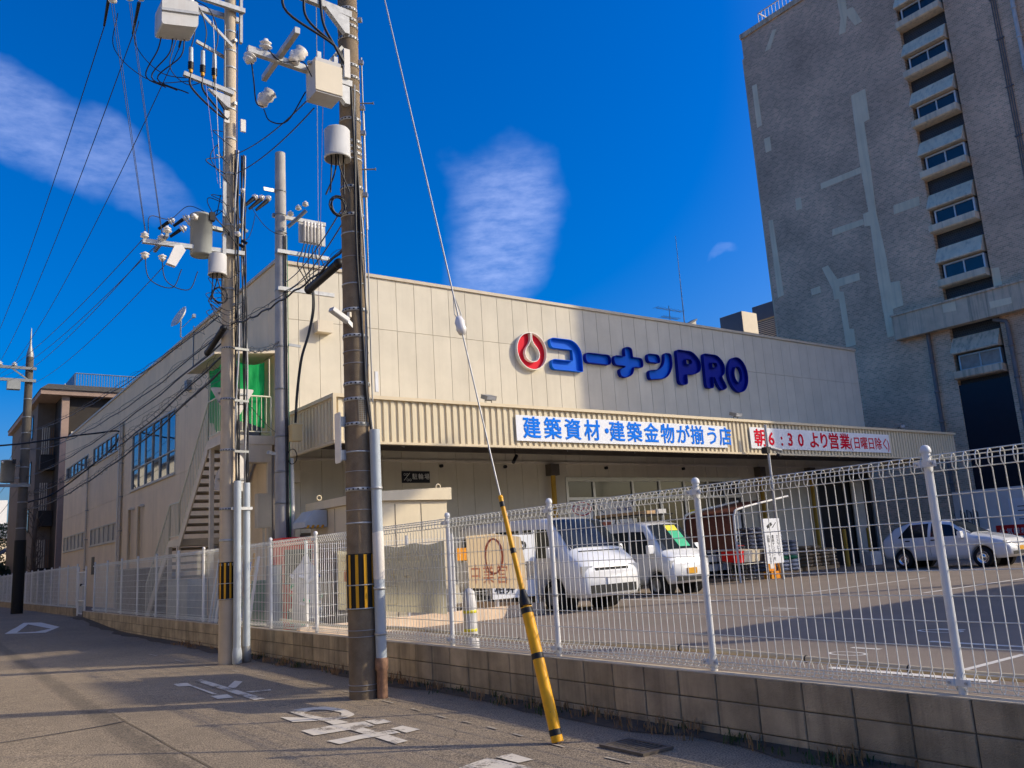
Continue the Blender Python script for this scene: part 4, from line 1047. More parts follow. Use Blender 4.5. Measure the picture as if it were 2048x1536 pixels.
def hazard(t, x, y, z0, z1, r, a0, a1, stripes):
    def arc(r_, aa, ab, za, zb, nm, m):
        k = 10; q = MB(); vs = []
        for i in range(k + 1):
            a = aa + (ab - aa) * i / k
            for z in (za, zb): vs.append((x + r_ * math.cos(a), y + r_ * math.sin(a), z))
        q.add(vs, [(2 * i, 2 * i + 2, 2 * i + 3, 2 * i + 1) for i in range(k)], True); return q.build(nm, m, t, fix=False)
    arc(r + 0.008, a0, a1, z0, z1, 'guard_sleeve', 'hazard_black')
    n = stripes
    for i in range(n):
        a = a0 + (a1 - a0) * (i + 0.25) / n; arc(r + 0.013, a, a + (a1 - a0) * 0.36 / n, z0 + 0.01, z1 - 0.01, 'guard_stripe', 'hazard_yellow')
    for z in (z0 + 0.01, (z0 + z1) / 2 - 0.04): band(t, x, y, z, r + 0.012, 0.012, 'galv', False, 'guard_strap')

# ---------- pole one: pale concrete, in front of the staircase
X1, Y1 = 4.60, 14.60
R1 = lambda z: rad_at(0.138, 0.106, 0, 12.2, z)
p1 = thing('utility_pole', 'pale concrete utility pole with two grey riser pipes before the staircase', 'utility pole', (X1, Y1, 0), group='utility poles along the fence')
shaft(p1, X1, Y1, -0.1, 12.2, 0.138, 0.106, 'pole_pale')
MB().lathe((X1, Y1, 12.2), [(0.106, 0), (0.10, 0.05), (0.075, 0.10), (0.0, 0.115)]).build('pole_cap', 'galv_dark', p1)
for dy in (-0.17, 0.17): arm(p1, (X1 + 0.22, Y1 + dy, 11.95), (X1 - 2.6, Y1 + dy, 11.95), 0.075, 0.09)
arm(p1, (X1 + 0.17, Y1 - 0.1, 11.3), (X1 + 0.17, Y1 - 0.1, 13.4), 0.075, 0.05)
MB().bar((X1, Y1 - 0.15, 11.15), (X1 - 0.95, Y1 - 0.19, 11.92), 0.03, 0.05).build('arm_brace', 'galv', p1)
MB().bar((X1, Y1 + 0.15, 11.05), (X1 - 0.6, Y1 + 0.1, 11.2), 0.04, 0.06).build('arm_brace', 'galv', p1)
arm(p1, (2.45, Y1 - 0.35, 11.32), (3.0, Y1 - 0.30, 11.62), 0.07, 0.06)
for x, z in ((2.48, 11.16), (2.74, 11.30), (3.0, 11.46)): insulator(p1, (x, Y1 - 0.34, z + 0.02), (0, 0, 1), 1.0)
for x in (2.55, 3.05, 3.9): insulator(p1, (x, Y1 + 0.2, 11.88), (0, 1, -0.3), 1.1); MB().cyl((x, Y1 + 0.38, 11.83), (x + 0.05, Y1 + 1.1, 11.62), 0.035, 0.02, 8).build('strain_clamp', 'black_rubber', p1)
arm(p1, (4.62, Y1 - 0.15, 10.18), (3.72, Y1 - 0.15, 10.32), 0.07, 0.08)
MB().prism([(4.15, 10.14), (4.5, 9.86), (4.55, 9.86), (4.55, 10.08)], 'y', Y1 - 0.19, Y1 - 0.12).build('arm_bracket', 'galv', p1)
for k, x in enumerate((3.84, 4.05, 4.26)):
    zb = 10.42 + 0.0 * k
    MB().lathe((x, Y1 - 0.17, zb), [(0.03, 0), (0.055, 0.02), (0.03, 0.035), (0.055, 0.06), (0.03, 0.075), (0.055, 0.10), (0.03, 0.115), (0.055, 0.14), (0.035, 0.15)], n=12).build('termination_sheds', 'black_rubber', p1)
    MB().cyl((x, Y1 - 0.17, zb + 0.15), (x, Y1 - 0.17, zb + 0.44), 0.042, 0.036, 12).build('termination', 'pvc_grey', p1)
    MB().cyl((x, Y1 - 0.17, zb - 0.06), (x, Y1 - 0.17, zb), 0.035, n=10).build('termination_tag', 'hazard_yellow', p1)
    cable(p1, [(x, Y1 - 0.17, zb - 0.05), (x + 0.02, Y1 - 0.17, zb - 0.35), (x + 0.25 + 0.1 * (2 - k), Y1 - 0.18, zb - 0.72), (4.50, Y1 - 0.19, 9.60)], 0.020)
    cable(p1, [(x, Y1 - 0.17, zb + 0.43), (x + 0.05, Y1 - 0.2, zb + 0.85), (x - 0.1, Y1 - 0.2, zb + 1.3), (x - 0.35, Y1 - 0.1, 11.9)], 0.010)
for x, z in ((4.49, 9.66), (4.79, 9.56)):
    MB().box(x - 0.045, x + 0.045, Y1 - 0.20, Y1 - 0.16, z - 0.12, z + 0.12).build('number_plate', 'sign_back', p1)
# secondary arm with line insulators
arm(p1, (X1 + 0.22, Y1 - 0.16, 7.07), (3.10, Y1 - 0.16, 7.02), 0.08, 0.075)
for x, z in ((3.13, 7.06), (3.40, 7.06), (3.14, 6.82), (3.42, 6.82)): insulator(p1, (x, Y1 - 0.18, z), (0, 0, 1 if z > 7 else -1), 1.0)
arm(p1, (3.45, Y1 - 0.35, 7.12), (3.45, Y1 + 0.5, 7.12), 0.05, 0.06, 'galv_dark'); insulator(p1, (3.45, Y1 - 0.33, 7.16), s=1.05)
for k, (x, y, z) in enumerate(((3.62, Y1 + 0.3, 7.62), (3.72, Y1 - 0.1, 7.35), (3.86, Y1 + 0.25, 7.70))):
    insulator(p1, (x, y, z), (0.75, -0.2, 0.5), 1.0); MB().cyl((x, y, z), (x - 0.14, y + 0.1, z - 0.12), 0.035, 0.025, 8).build('strain_clamp', 'black_rubber', p1)
MB().prism([(3.47, 6.66), (3.62, 6.62), (3.78, 6.93), (3.72, 7.02), (3.60, 7.00)], 'y', Y1 - 0.26, Y1 - 0.16).build('cutout_fuse', 'porcelain', p1)
for a in ((4.45, 7.0), (4.45, 8.05)): MB().box(a[0] - 0.03, a[0] + 0.03, Y1 - 0.22, Y1 - 0.18, a[1] - 0.35, a[1] + 0.35).build('hanger', 'galv', p1)
for z in (11.5, 11.1, 10.75, 10.3, 9.9, 9.3, 8.6, 7.6, 7.1, 6.4, 5.32, 4.41, 3.52, 2.52, 2.0, 1.6):
    band(p1, X1, Y1, z, R1(z), 0.04, 'galv', z < 6 and z > 2.4)
for z in (11.3, 10.0, 7.9, 6.1): lug(p1, X1, Y1, z, R1(z), -1.2)
for i, z in enumerate((8.9, 8.3, 5.9)): step(p1, X1, Y1, z, R1(z), 0.4 if i % 2 else 3.5)
for k in range(9):   # small clamps, connectors and splice caps scattered on the pole head
    z = random.uniform(7.2, 9.3); a = random.uniform(-2.6, 0.6); rr = R1(z) + random.uniform(0.02, 0.12)
    cx_, cy_ = X1 + rr * math.cos(a), Y1 + rr * math.sin(a)
    if k % 3 == 0: insulator(p1, (cx_, cy_, z), (math.cos(a), math.sin(a), 0.4), 0.7)
    else: MB().bar((cx_, cy_, z), (cx_ + 0.10 * math.cos(a), cy_ + 0.10 * math.sin(a), z - 0.06), 0.035, 0.05).build('cable_clamp', 'black_rubber' if k % 2 else 'galv_dark', p1)
for k in range(7):
    z = random.uniform(5.9, 7.0); cable(p1, [(X1 - 0.18, Y1 - 0.15, z), (X1 - 0.40 - 0.1 * random.random(), Y1 - 0.25, z + random.uniform(-0.25, 0.25)), (X1 - 0.1, Y1 - 0.27, z - 0.35), (X1 + 0.2, Y1 - 0.22, z - 0.1)], 0.006, name='jumper')
# riser pipes and the cable bundles above them
for k, (dx, dy, r, zt, m) in enumerate(((0.10, -0.20, 0.062, 2.98, 'pvc_grey'), (0.30, -0.06, 0.062, 2.96, 'pvc_grey'))):
    MB().cyl((X1 + dx, Y1 + dy, 0.12), (X1 + dx, Y1 + dy, zt), r, n=16).build('riser_pipe', m, p1)
    MB().lathe((X1 + dx, Y1 + dy, 0.0), [(r * 0.95, 0), (r * 1.25, 0.02), (r * 1.3, 0.16), (r * 1.15, 0.22), (r * 1.02, 0.26)], n=16).build('riser_foot', 'galv_dark' if k else 'pvc_grey', p1)
    for j in range(4):
        a = 1.6 * j + k; ox, oy = 0.03 * math.cos(a), 0.03 * math.sin(a)
        pts = [(X1 + dx + ox, Y1 + dy + oy, zt - 0.05)]
        for q in range(1, 12):
            z = zt + q * 0.55; tw = a + q * 0.9; pull = min(q / 9, 1)
            pts.append((X1 + dx * (1 - 0.25 * pull) + 0.035 * math.cos(tw), Y1 + dy * (1 - 0.1 * pull) - 0.03 * k + 0.03 * math.sin(tw), z))
        cable(p1, pts, 0.016 if j < 2 else 0.012, 'cable_black' if j != 1 else 'wire_grey', 'riser_cable', 6, 4)
for z in (5.28, 4.36, 3.48): MB().bar((X1 + 0.03, Y1 - 0.245, z), (X1 + 0.29, Y1 - 0.205, z), 0.02, 0.04).build('cable_bracket', 'galv_dark', p1)
MB().bar((X1 + 0.0, Y1 - 0.20, 2.52), (X1 + 0.38, Y1 - 0.12, 2.52), 0.02, 0.05).build('cable_bracket', 'galv', p1)
for a in (0.0, 1.9, 3.6): cable(p1, [(X1 + R1(9) * math.cos(a) * 1.15, Y1 + R1(9) * math.sin(a) * 1.15 - 0.02, z) for z in (11.6, 10.4, 9.0, 7.8, 6.4)], 0.009, 'wire_grey' if a else 'cable_black', 'pole_cable', 5, 3)
for k in range(8):   # loops and jumpers round the pole head
    z = random.uniform(7.3, 9.4); a = random.uniform(2.2, 4.6); r0 = 0.2
    cable(p1, [(X1 + r0 * math.cos(a), Y1 + r0 * math.sin(a), z), (X1 - random.uniform(.12, .5), Y1 - random.uniform(-.2, .3), z + random.uniform(-.3, .3)), (X1 - random.uniform(.1, .55), Y1 - 0.25, z - random.uniform(.1, .5)), (X1 - random.uniform(-.2, .3), Y1 - 0.22, z - random.uniform(.3, .9))], random.uniform(0.005, 0.010), name='jumper')
cable(p1, [(X1 - 1.0, Y1 - 0.1, 11.0), (X1 - 1.1, Y1 - 0.1, 10.4), (X1 - 0.8, Y1 - 0.1, 10.15), (X1 - 0.5, Y1 - 0.1, 10.3)], 0.008, name='jumper')
cable(p1, [(X1 - 1.9, Y1 + 0.4, 11.5), (X1 - 1.95, Y1 + 0.3, 10.7), (X1 - 1.4, Y1, 10.1), (X1 - 0.7, Y1 - 0.1, 10.25)], 0.008, name='jumper')
cable(p1, [(X1 - 1.5, Y1 + 0.6, 11.6), (X1 - 1.6, Y1 + 0.3, 10.9), (X1 - 1.2, Y1, 10.3), (X1 - 0.5, Y1 - 0.1, 10.35)], 0.008, name='jumper')
for x in (3.13, 3.40):
    cable(p1, [(x, Y1 - 0.2, 6.8), (x + 0.08, Y1 - 0.22, 6.35), (x + 0.45, Y1 - 0.2, 6.25), (x + 0.6, Y1 - 0.2, 6.6)], 0.008, name='jumper')
cable(p1, [(3.2, Y1 - 0.1, 7.2), (3.25, Y1, 7.55), (3.6, Y1 + 0.1, 7.6), (3.9, Y1 + 0.1, 7.9), (4.2, Y1, 7.8)], 0.007, name='jumper')
MB().tube([(4.37 + (0.13 + 0.01 * math.sin(i * 0.37)) * math.cos(i * 0.45), Y1 - 0.26 + 0.003 * (i % 9), 6.21 + (0.14 + 0.012 * math.sin(i * 0.61)) * math.sin(i * 0.45)) for i in range(60)], 0.009, 5).build('cable_coil', 'cable_black', p1)
hazard(p1, X1, Y1, 1.03, 1.64, R1(1.3), -3.6, 0.6, 7)
def transformer(label, c, r, h, pole_xy, m='tx_grey'):
    t = thing('transformer', label, 'transformer', (c[0], c[1], c[2]))
    MB().lathe(c, [(0, 0), (r * 0.94, 0), (r, 0.02), (r, h - 0.05), (r * 1.06, h - 0.05), (r * 1.06, h - 0.015), (r * 0.95, h), (0, h + 0.03)], n=24).build('tank', m, t)
    for a in (2.3, 3.9): MB().lathe((c[0] + r * 0.9 * math.cos(a), c[1] + r * 0.9 * math.sin(a), c[2] + h - 0.14), [(0.0, 0), (0.04, 0), (0.04, 0.03), (0.06, 0.04), (0.03, 0.06), (0.05, 0.08), (0.02, 0.12), (0, 0.13)], (math.cos(a), math.sin(a), 0.5), 10).build('bushing', 'porcelain', t)
    dx, dy = pole_xy[0] - c[0], pole_xy[1] - c[1]; L_ = math.hypot(dx, dy)
    for z in (0.2 * h, 0.75 * h): MB().bar((c[0] + dx / L_ * r, c[1] + dy / L_ * r, c[2] + z), (c[0] + dx / L_ * (L_ - 0.13), c[1] + dy / L_ * (L_ - 0.13), c[2] + z), 0.10, 0.06).build('hanger', 'galv_dark', t)
    MB().box(c[0] + r * 0.5, c[0] + r * 1.0, c[1] - r * 1.05, c[1] - r * 0.55, c[2] + h * 0.82, c[2] + h * 1.02).build('terminal_box', 'black_rubber', t)
    return t
transformer('grey cylindrical transformer hung on the pale pole', (4.08, Y1 - 0.10, 6.93), 0.185, 0.76, (X1, Y1))
def sleeve(label, c, r, h):
    t = thing('cable_sleeve', label, 'cable sleeve', c)
    MB().lathe(c, [(r * 0.0, h), (r * 0.9, h), (r, h - 0.02), (r, 0.04), (r * 1.03, 0.04), (r * 1.03, 0.0), (r * 0.94, 0.0), (r * 0.92, h - 0.05), (0, h - 0.06)], n=22).build('drum', 'switch_grey', t)
    for k in range(4):
        a = k * 1.5; cable(t, [(c[0] + 0.5 * r * math.cos(a), c[1] + 0.5 * r * math.sin(a), c[2] + h * 0.7), (c[0] + 0.5 * r * math.cos(a), c[1] + 0.5 * r * math.sin(a), c[2] - 0.1), (c[0] + 0.15 * math.cos(a + 1), c[1] + 0.1 * math.sin(a), c[2] - 0.45)], 0.010)
    return t
sleeve('grey open-bottomed drum below the transformer on the pale pole', (4.33, Y1 - 0.22, 6.57), 0.155, 0.38)
def closure(label, p, q, r):
    p = Vector(p); q = Vector(q); d = (q - p); L_ = d.length; d.normalize(); t = thing('splice_closure', label, 'splice closure', p)
    MB().lathe(p, [(0, 0), (r * 0.7, 0), (r, 0.03), (r, L_ - 0.03), (r * 0.7, L_), (0, L_)], d, 14).build('case', 'black_rubber', t)
    for h in (0.05, L_ - 0.08): MB().lathe(p + d * h, [(r * 1.02, 0), (r * 1.1, 0.005), (r * 1.1, 0.03), (r * 1.02, 0.035)], d, 14).build('clamp_ring', 'cable_black', t)
closure('black tube splice closure low on the pale pole', (4.42, Y1 - 0.35, 5.62), (4.38, Y1 + 0.55, 5.33), 0.055)
closure('black tube splice closure slung on the cable between the two poles', (4.52, 9.75, 5.36), (4.56, 10.95, 5.32), 0.062)
# switch cabinet hung under the top arm
sw = thing('pole_switch', 'grey oil switch hung under the top arm of the pale pole', 'pole switch', (3.58, Y1, 11.05))
b = MB(); b.prism(fillet([(3.27, 11.02), (3.90, 11.16), (3.90, 11.68), (3.27, 11.56)], 0.07, 3), 'y', Y1 - 0.40, Y1 + 0.10); b.build('tank', 'switch_grey', sw)
MB().bar((3.26, Y1 - 0.42, 11.30), (3.91, Y1 - 0.42, 11.43), 0.03, 0.05).build('flange', 'galv', sw)
for k in range(3):
    x = 3.38 + 0.2 * k; MB().lathe((x, Y1 - 0.30, 11.60 + 0.045 * k), [(0.07, 0), (0.075, 0.03), (0.05, 0.05), (0.045, 0.09), (0.03, 0.22), (0, 0.23)], (0.25, -0.35, 1), 12).build('bushing', 'porcelain' , sw)
    cable(sw, [(x + 0.05, Y1 - 0.37, 11.8 + 0.045 * k), (x + 0.12, Y1 - 0.45, 12.05), (x + 0.2, Y1 - 0.3, 12.25)], 0.022)
    cable(sw, [(x, Y1 + 0.05, 11.12 + 0.04 * k), (x - 0.05, Y1 + 0.1, 10.8), (x - 0.2 - 0.1 * k, Y1 + 0.3, 10.35), (x + 0.1, Y1 + 0.1, 10.1)], 0.012)
MB().bar((3.45, Y1 - 0.1, 11.68), (3.45, Y1 - 0.1, 11.93), 0.04, 0.04).build('hanger', 'galv', sw); MB().bar((3.75, Y1 - 0.1, 11.68), (3.75, Y1 - 0.1, 11.93), 0.04, 0.04).build('hanger', 'galv', sw)
# road sign backs fixed to the pole
s1 = thing('road_sign', 'back of an inverted triangle road sign on the pale pole', 'road sign', (X1, Y1 + 0.2, 4.1))
MB().prism(fillet([(4.34, 4.66), (5.13, 4.66), (4.74, 3.97)], 0.06, 4), 'y', Y1 + 0.19, Y1 + 0.20).build('plate', 'sign_back', s1)
for z in (4.56, 4.40): MB().bar((4.48, Y1 + 0.18, z), (5.0, Y1 + 0.18, z), 0.02, 0.03).build('bracket', 'galv', s1)
s2 = thing('road_sign', 'back of a white rounded road sign lower on the pale pole', 'road sign', (X1, Y1 + 0.2, 2.8))
MB().prism(fillet([(4.43, 2.86), (5.02, 2.84), (5.03, 3.10), (4.76, 3.66), (4.45, 3.12)], 0.05, 4), 'y', Y1 + 0.19, Y1 + 0.20).build('plate', 'sign_back', s2)
MB().bar((4.48, Y1 + 0.18, 3.05), (4.98, Y1 + 0.18, 3.05), 0.02, 0.03).build('bracket', 'galv', s2)
s3 = MB().cyl((4.80, Y1 + 0.21, 3.35), (4.80, Y1 + 0.22, 3.35), 0.15, n=20).build('route_disc', 'sign_back'); tag(s3, 'small round white sign back between the two on the pale pole', 'road sign')

# ---------- pole two: dark rough concrete, nearest the camera
X2, Y2 = 4.44, 9.20
R2 = lambda z: rad_at(0.168, 0.108, 0, 12.5, z)
p2 = thing('utility_pole', 'dark rusty-brown concrete utility pole nearest the camera', 'utility pole', (X2, Y2, 0), group='utility poles along the fence')
shaft(p2, X2, Y2, -0.1, 12.5, 0.168, 0.108, 'pole_brown', 26)
arm(p2, (X2 + 0.2, Y2 - 0.14, 11.6), (X2 - 1.6, Y2 - 0.14, 11.6)); arm(p2, (4.42, Y2 - 0.14, 8.50), (3.4, Y2 - 0.14, 8.56), 0.07, 0.09)
MB().prism([(4.05, 8.49), (4.32, 8.20), (4.38, 8.20), (4.38, 8.44)], 'y', Y2 - 0.18, Y2 - 0.10).build('arm_bracket', 'galv', p2)
arm(p2, (4.40, Y2 - 0.14, 7.50), (3.06, Y2 - 0.14, 7.57), 0.07, 0.08)
MB().prism([(4.08, 7.46), (4.30, 7.20), (4.36, 7.20), (4.36, 7.44)], 'y', Y2 - 0.18, Y2 - 0.10).build('arm_bracket', 'galv', p2)
for dz in (0.0,): MB().bar((4.30, Y2 - 0.12, 8.02), (4.0, Y2 - 0.14, 7.58), 0.02, 0.04).build('arm_brace', 'galv_dark', p2); MB().bar((4.36, Y2 - 0.12, 8.0), (4.18, Y2 - 0.14, 7.56), 0.02, 0.04).build('arm_brace', 'galv_dark', p2)
arm(p2, (3.44, Y2 - 0.75, 7.60), (3.46, Y2 + 0.42, 7.60), 0.06, 0.075)
insulator(p2, (3.10, Y2 - 0.16, 7.50), (-0.4, 0, -1), 1.1); insulator(p2, (3.27, Y2 - 0.16, 7.62), (0, -0.2, 1), 1.1)
for c in ((3.66, Y2 - 0.20, 7.64), (3.44, Y2 + 0.30, 7.26)):
    f_ = MB(); f_.lathe(c, [(0, -0.12), (0.05, -0.12), (0.075, -0.08), (0.06, -0.02), (0.09, 0.02), (0.07, 0.06), (0.09, 0.10), (0.04, 0.13), (0, 0.14)], (0.5, -0.2, 0.8), 8); f_.box(c[0] - 0.09, c[0] + 0.09, c[1] - 0.03, c[1] + 0.03, c[2] - 0.02, c[2] + 0.04); f_.build('cutout_fuse', 'porcelain', p2)
cable(p2, [(3.10, Y2 - 0.16, 7.42), (3.15, Y2 - 0.1, 7.2), (3.25, Y2 + 0.1, 7.05), (3.40, Y2 + 0.28, 7.12)], 0.008, name='jumper')
cable(p2, [(3.40, Y2 + 0.26, 7.08), (3.42, Y2 + 0.1, 6.85), (3.60, Y2, 6.85), (3.80, Y2 - 0.1, 7.25)], 0.008, name='jumper')
cable(p2, [(3.28, Y2 - 0.16, 7.66), (3.45, Y2 - 0.2, 7.5), (3.7, Y2 - 0.25, 7.55), (3.8, Y2 - 0.3, 7.35)], 0.007, name='jumper')
for x in (3.5, 3.76, 3.98): MB().lathe((x, Y2 - 0.18, 8.58), [(0.02, -0.02), (0.05, 0), (0.03, 0.03), (0.05, 0.06), (0.03, 0.09), (0.045, 0.12), (0.03, 0.45), (0, 0.46)], n=10).build('termination', 'pvc_grey', p2); cable(p2, [(x, Y2 - 0.18, 8.56), (x + 0.03, Y2 - 0.2, 8.2), (4.15, Y2 - 0.2, 7.95), (4.30, Y2 - 0.19, 7.72)], 0.018)
MB().box(4.28, 4.36, Y2 - 0.21, Y2 - 0.17, 7.55, 7.95).build('number_plate', 'sign_back', p2)
for z in (8.63, 8.47, 8.38, 8.21, 7.81, 7.64, 7.45, 7.05, 6.74, 6.66, 6.58, 6.5, 6.12, 5.75, 5.51, 4.85, 4.52, 4.19, 3.60, 3.41, 3.11, 2.78, 2.34, 1.95):
    thin = z in (7.45, 6.5, 4.85, 2.78, 1.95, 5.51)
    band(p2, X2, Y2, z, R2(z), 0.018 if thin else 0.042, 'galv', not thin)
for z in (5.2, 4.0, 3.85, 2.55, 2.1, 0.75, 0.68, 0.16, 0.1): band(p2, X2, Y2, z, R2(z), 0.008, 'wire_grey', False, 'tie_wire')
for i, z in enumerate((8.52, 7.9, 7.25, 6.9, 6.05)): lug(p2, X2, Y2, z, R2(z), -0.6)
for i, z in enumerate((7.32, 6.87, 6.40)): step(p2, X2, Y2, z, R2(z), -0.55 if i % 2 == 0 else 2.6)
for k, off in enumerate((-0.03, 0.0, 0.03, 0.015)):
    pts = [(X2 + 0.105 + off * 0.3, Y2 - 0.17, 3.0)] + [(X2 + 0.06 + 0.02 * math.sin(k * 1.7 + q) - 0.010 * q + off, Y2 - R2(3 + q * 0.5) - 0.02 - 0.01 * math.cos(k + q * 1.1), 3.0 + q * 0.5) for q in range(1, 10)]
    cable(p2, pts, 0.015 - 0.002 * k, 'cable_black' if k != 2 else 'wire_grey', 'riser_cable', 6, 4)
cable(p2, [(X2 + R2(z) + 0.03, Y2 - 0.05, z) for z in (8.0, 7.4, 6.6, 6.0, 5.2, 4.2, 3.4)], 0.010, 'wire_grey', 'earth_wire', 5, 3)
MB().cyl((X2 + R2(7.8) + 0.03, Y2 - 0.06, 7.2), (X2 + R2(6) + 0.03, Y2 - 0.06, 5.6), 0.014, n=6).build('earth_pipe', 'sign_back', p2)
MB().cyl((4.565, Y2 - 0.20, 0.42), (4.560, Y2 - 0.20, 3.03), 0.062, n=18).build('riser_pipe', 'pvc_grey', p2)
MB().lathe((4.565, Y2 - 0.20, 1.30), [(0.063, 0), (0.067, 0.02), (0.066, 0.52), (0.063, 0.54)], n=18).build('pipe_wrap', 'sign_back', p2)
MB().lathe((4.565, Y2 - 0.20, 0.0), [(0.060, 0), (0.060, 0.30), (0.074, 0.32), (0.074, 0.42), (0.062, 0.44)], n=18).build('riser_foot', 'rust', p2)
for z in (2.34, 1.2, 0.7): band(p2, 4.564, Y2 - 0.20, z, 0.063, 0.03, 'galv', False)
MB().box(4.585, 4.625, Y2 - 0.21, Y2 - 0.19, 3.49, 3.74).build('number_plate', 'white_print', p2)
sp = MB(); sp.prism(fillet([(Y2 - 0.02, 2.66), (Y2 + 0.14, 2.66), (Y2 + 0.14, 3.26), (Y2 - 0.02, 3.26)], 0.03, 3), 'x', X2 - 0.235, X2 - 0.225); sp.build('notice_plate', 'sign_back', p2)
for z in (2.75, 3.15): MB().bar((X2 - 0.22, Y2 + 0.02, z), (X2 - 0.15, Y2 + 0.02, z), 0.03, 0.12).build('plate_bracket', 'galv', p2)
MB().tube([(4.20 + (0.10 + 0.02 * math.sin(i * 0.29)) * math.cos(i * 0.45), Y2 - 0.12 + 0.002 * (i % 11), 5.82 + (0.12 + 0.015 * math.sin(i * 0.51)) * math.sin(i * 0.45)) for i in range(75)], 0.009, 5).build('cable_coil', 'cable_black', p2)
mesh_w = MB()
for i in range(9):
    a = -1.9 + i * 0.16; mesh_w.tube([(X2 + (R2(3.3) + 0.012) * math.cos(a), Y2 + (R2(3.3) + 0.012) * math.sin(a), z) for z in (3.08, 3.44)], 0.002, 4)
for j in range(16): z = 3.08 + j * 0.024; mesh_w.tube([(X2 + (R2(3.3) + 0.012) * math.cos(a), Y2 + (R2(3.3) + 0.012) * math.sin(a), z) for a in (-1.9, -1.6, -1.3, -1.0, -0.62)], 0.002, 4)
o = mesh_w.build('wire_wrap', 'galv_dark', p2, fix=False); o['kind'] = 'stuff'
hazard(p2, X2, Y2, 0.98, 1.60, R2(1.3), -3.7, 0.3, 7)
pb = thing('pole_cabinet', 'square grey-white box hung from the arm of the dark pole', 'pole box', (3.97, Y2 - 0.2, 7.1))
MB().prism([(3.80, 7.10), (4.13, 7.10), (4.13, 7.56), (3.80, 7.56)], 'y', Y2 - 0.42, Y2 - 0.12).build('body', 'switch_grey', pb)
MB().box(3.79, 4.14, Y2 - 0.435, Y2 - 0.42, 7.12, 7.50).build('door', 'box_cream', pb)
for x in (3.86, 4.08): MB().bar((x, Y2 - 0.38, 7.5), (x, Y2 - 0.38, 7.66), 0.03, 0.05).build('hanger', 'galv', pb)
MB().bar((3.76, Y2 - 0.28, 7.54), (4.16, Y2 - 0.28, 7.62), 0.05, 0.04).build('top_bar', 'galv', pb)
sleeve('grey open-bottomed drum on the left of the dark pole', (4.19, Y2 - 0.14, 6.42), 0.160, 0.40)
lm = thing('street_light', 'small angled LED lamp on the dark pole before the front wall', 'street light', (4.3, Y2 - 0.1, 4.4))
d_ = Vector((-0.9, -0.25, 0.38)).normalized(); p_ = Vector((4.28, Y2 - 0.12, 4.36)); q_ = p_ + d_ * 0.26
MB().bar(p_, q_, 0.085, 0.05, (0.3, 0.1, 1)).build('housing', 'switch_grey', lm); MB().bar(p_ + Vector((0.0, 0, -0.03)), q_ + Vector((0.01, 0, -0.03)), 0.065, 0.012, (0.3, 0.1, 1)).build('lens', 'lamp_clear', lm)
MB().bar((4.28, Y2 - 0.12, 4.36), (4.36, Y2 - 0.10, 4.30), 0.03, 0.05).build('bracket', 'galv', lm); MB().cyl((4.30, Y2 - 0.14, 4.40), (4.30, Y2 - 0.14, 4.46), 0.025, n=10).build('photocell', 'box_cream', lm)

# ---------- pole three: private service pole at the building corner
X3, Y3 = 7.05, 18.5
R3 = lambda z: rad_at(0.185, 0.120, 0.2, 11.35, z)
p3 = thing('utility_pole', 'grey concrete service pole standing at the store corner', 'utility pole', (X3, Y3, LOT), group='utility poles along the fence')
shaft(p3, X3, Y3, LOT - 0.1, 11.35, 0.185, 0.120, 'pole_grey')
for z, x1, dy in ((9.78, 8.25, 0.14), (8.78, 8.20, -0.16), (7.86, 8.30, -0.18)): arm(p3, (X3 - 0.15, Y3 + dy * 1.0, z), (x1, Y3 + dy, z), 0.07, 0.09)
arm(p3, (X3 + 0.1, Y3 - 0.2, 9.40), (X3 + 0.42, Y3 - 0.55, 9.75), 0.06, 0.07, 'galv_dark')
for x, y, z in ((X3 + 0.15, Y3 - 0.25, 9.75), (X3 + 0.28, Y3 - 0.42, 9.86), (X3 + 0.42, Y3 - 0.5, 9.95)): insulator(p3, (x, y, z - 0.08), (0, 0, 1), 1.1)
for k in range(3): insulator(p3, (6.35 + 0.16 * k, Y3 - 0.1, 10.0 + 0.02 * k), (0.7, 0, 0.6), 1.1); MB().cyl((6.36 + 0.16 * k, Y3 - 0.1, 10.0), (6.10 + 0.16 * k, Y3 - 0.1, 9.72), 0.055, 0.03, 8).build('strain_clamp', 'black_rubber', p3)
MB().bar((X3 - 0.12, Y3, 10.35), (X3 - 0.45, Y3 - 0.1, 10.3), 0.03, 0.08).build('bracket', 'galv', p3)
cl3 = thing('cable_rack', 'cluster of pale cable terminals between the arms of the service pole', 'cable terminals', (7.78, Y3 - 0.1, 9.1))
for i in range(6):
    x = 7.56 + i * 0.085; MB().lathe((x, Y3 - 0.22, 9.62), [(0.03, 0), (0.045, -0.03), (0.03, -0.06), (0.045, -0.10), (0.028, -0.14), (0.028, -0.5), (0, -0.52)], n=8).build('terminal', 'porcelain', cl3)
    cable(cl3, [(x, Y3 - 0.22, 9.1), (x - 0.08, Y3 - 0.25, 8.85), (x - 0.2 + 0.05 * i, Y3 - 0.25, 8.5), (x - 0.05, Y3 - 0.2, 8.25), (7.70, Y3 - 0.2, 7.9)], 0.013)
MB().box(7.45, 8.12, Y3 - 0.14, Y3 - 0.10, 9.10, 9.60).build('backplate', 'switch_grey', cl3)
for z in (10.35, 9.75, 9.3, 8.78, 7.86, 6.5, 5.5, 4.4, 3.6, 2.9): band(p3, X3, Y3, z, R3(z), 0.045, 'galv_dark', False)
cable(p3, [(7.75, Y3 - 0.2, 7.9), (7.72, Y3 - 0.25, 7.4), (7.60, Y3 - 0.25, 6.8), (7.42, Y3 - 0.25, 6.2), (7.32, Y3 - 0.22, 5.4), (7.28, Y3 - 0.2, 4.7)], 0.022, name='service_cable')
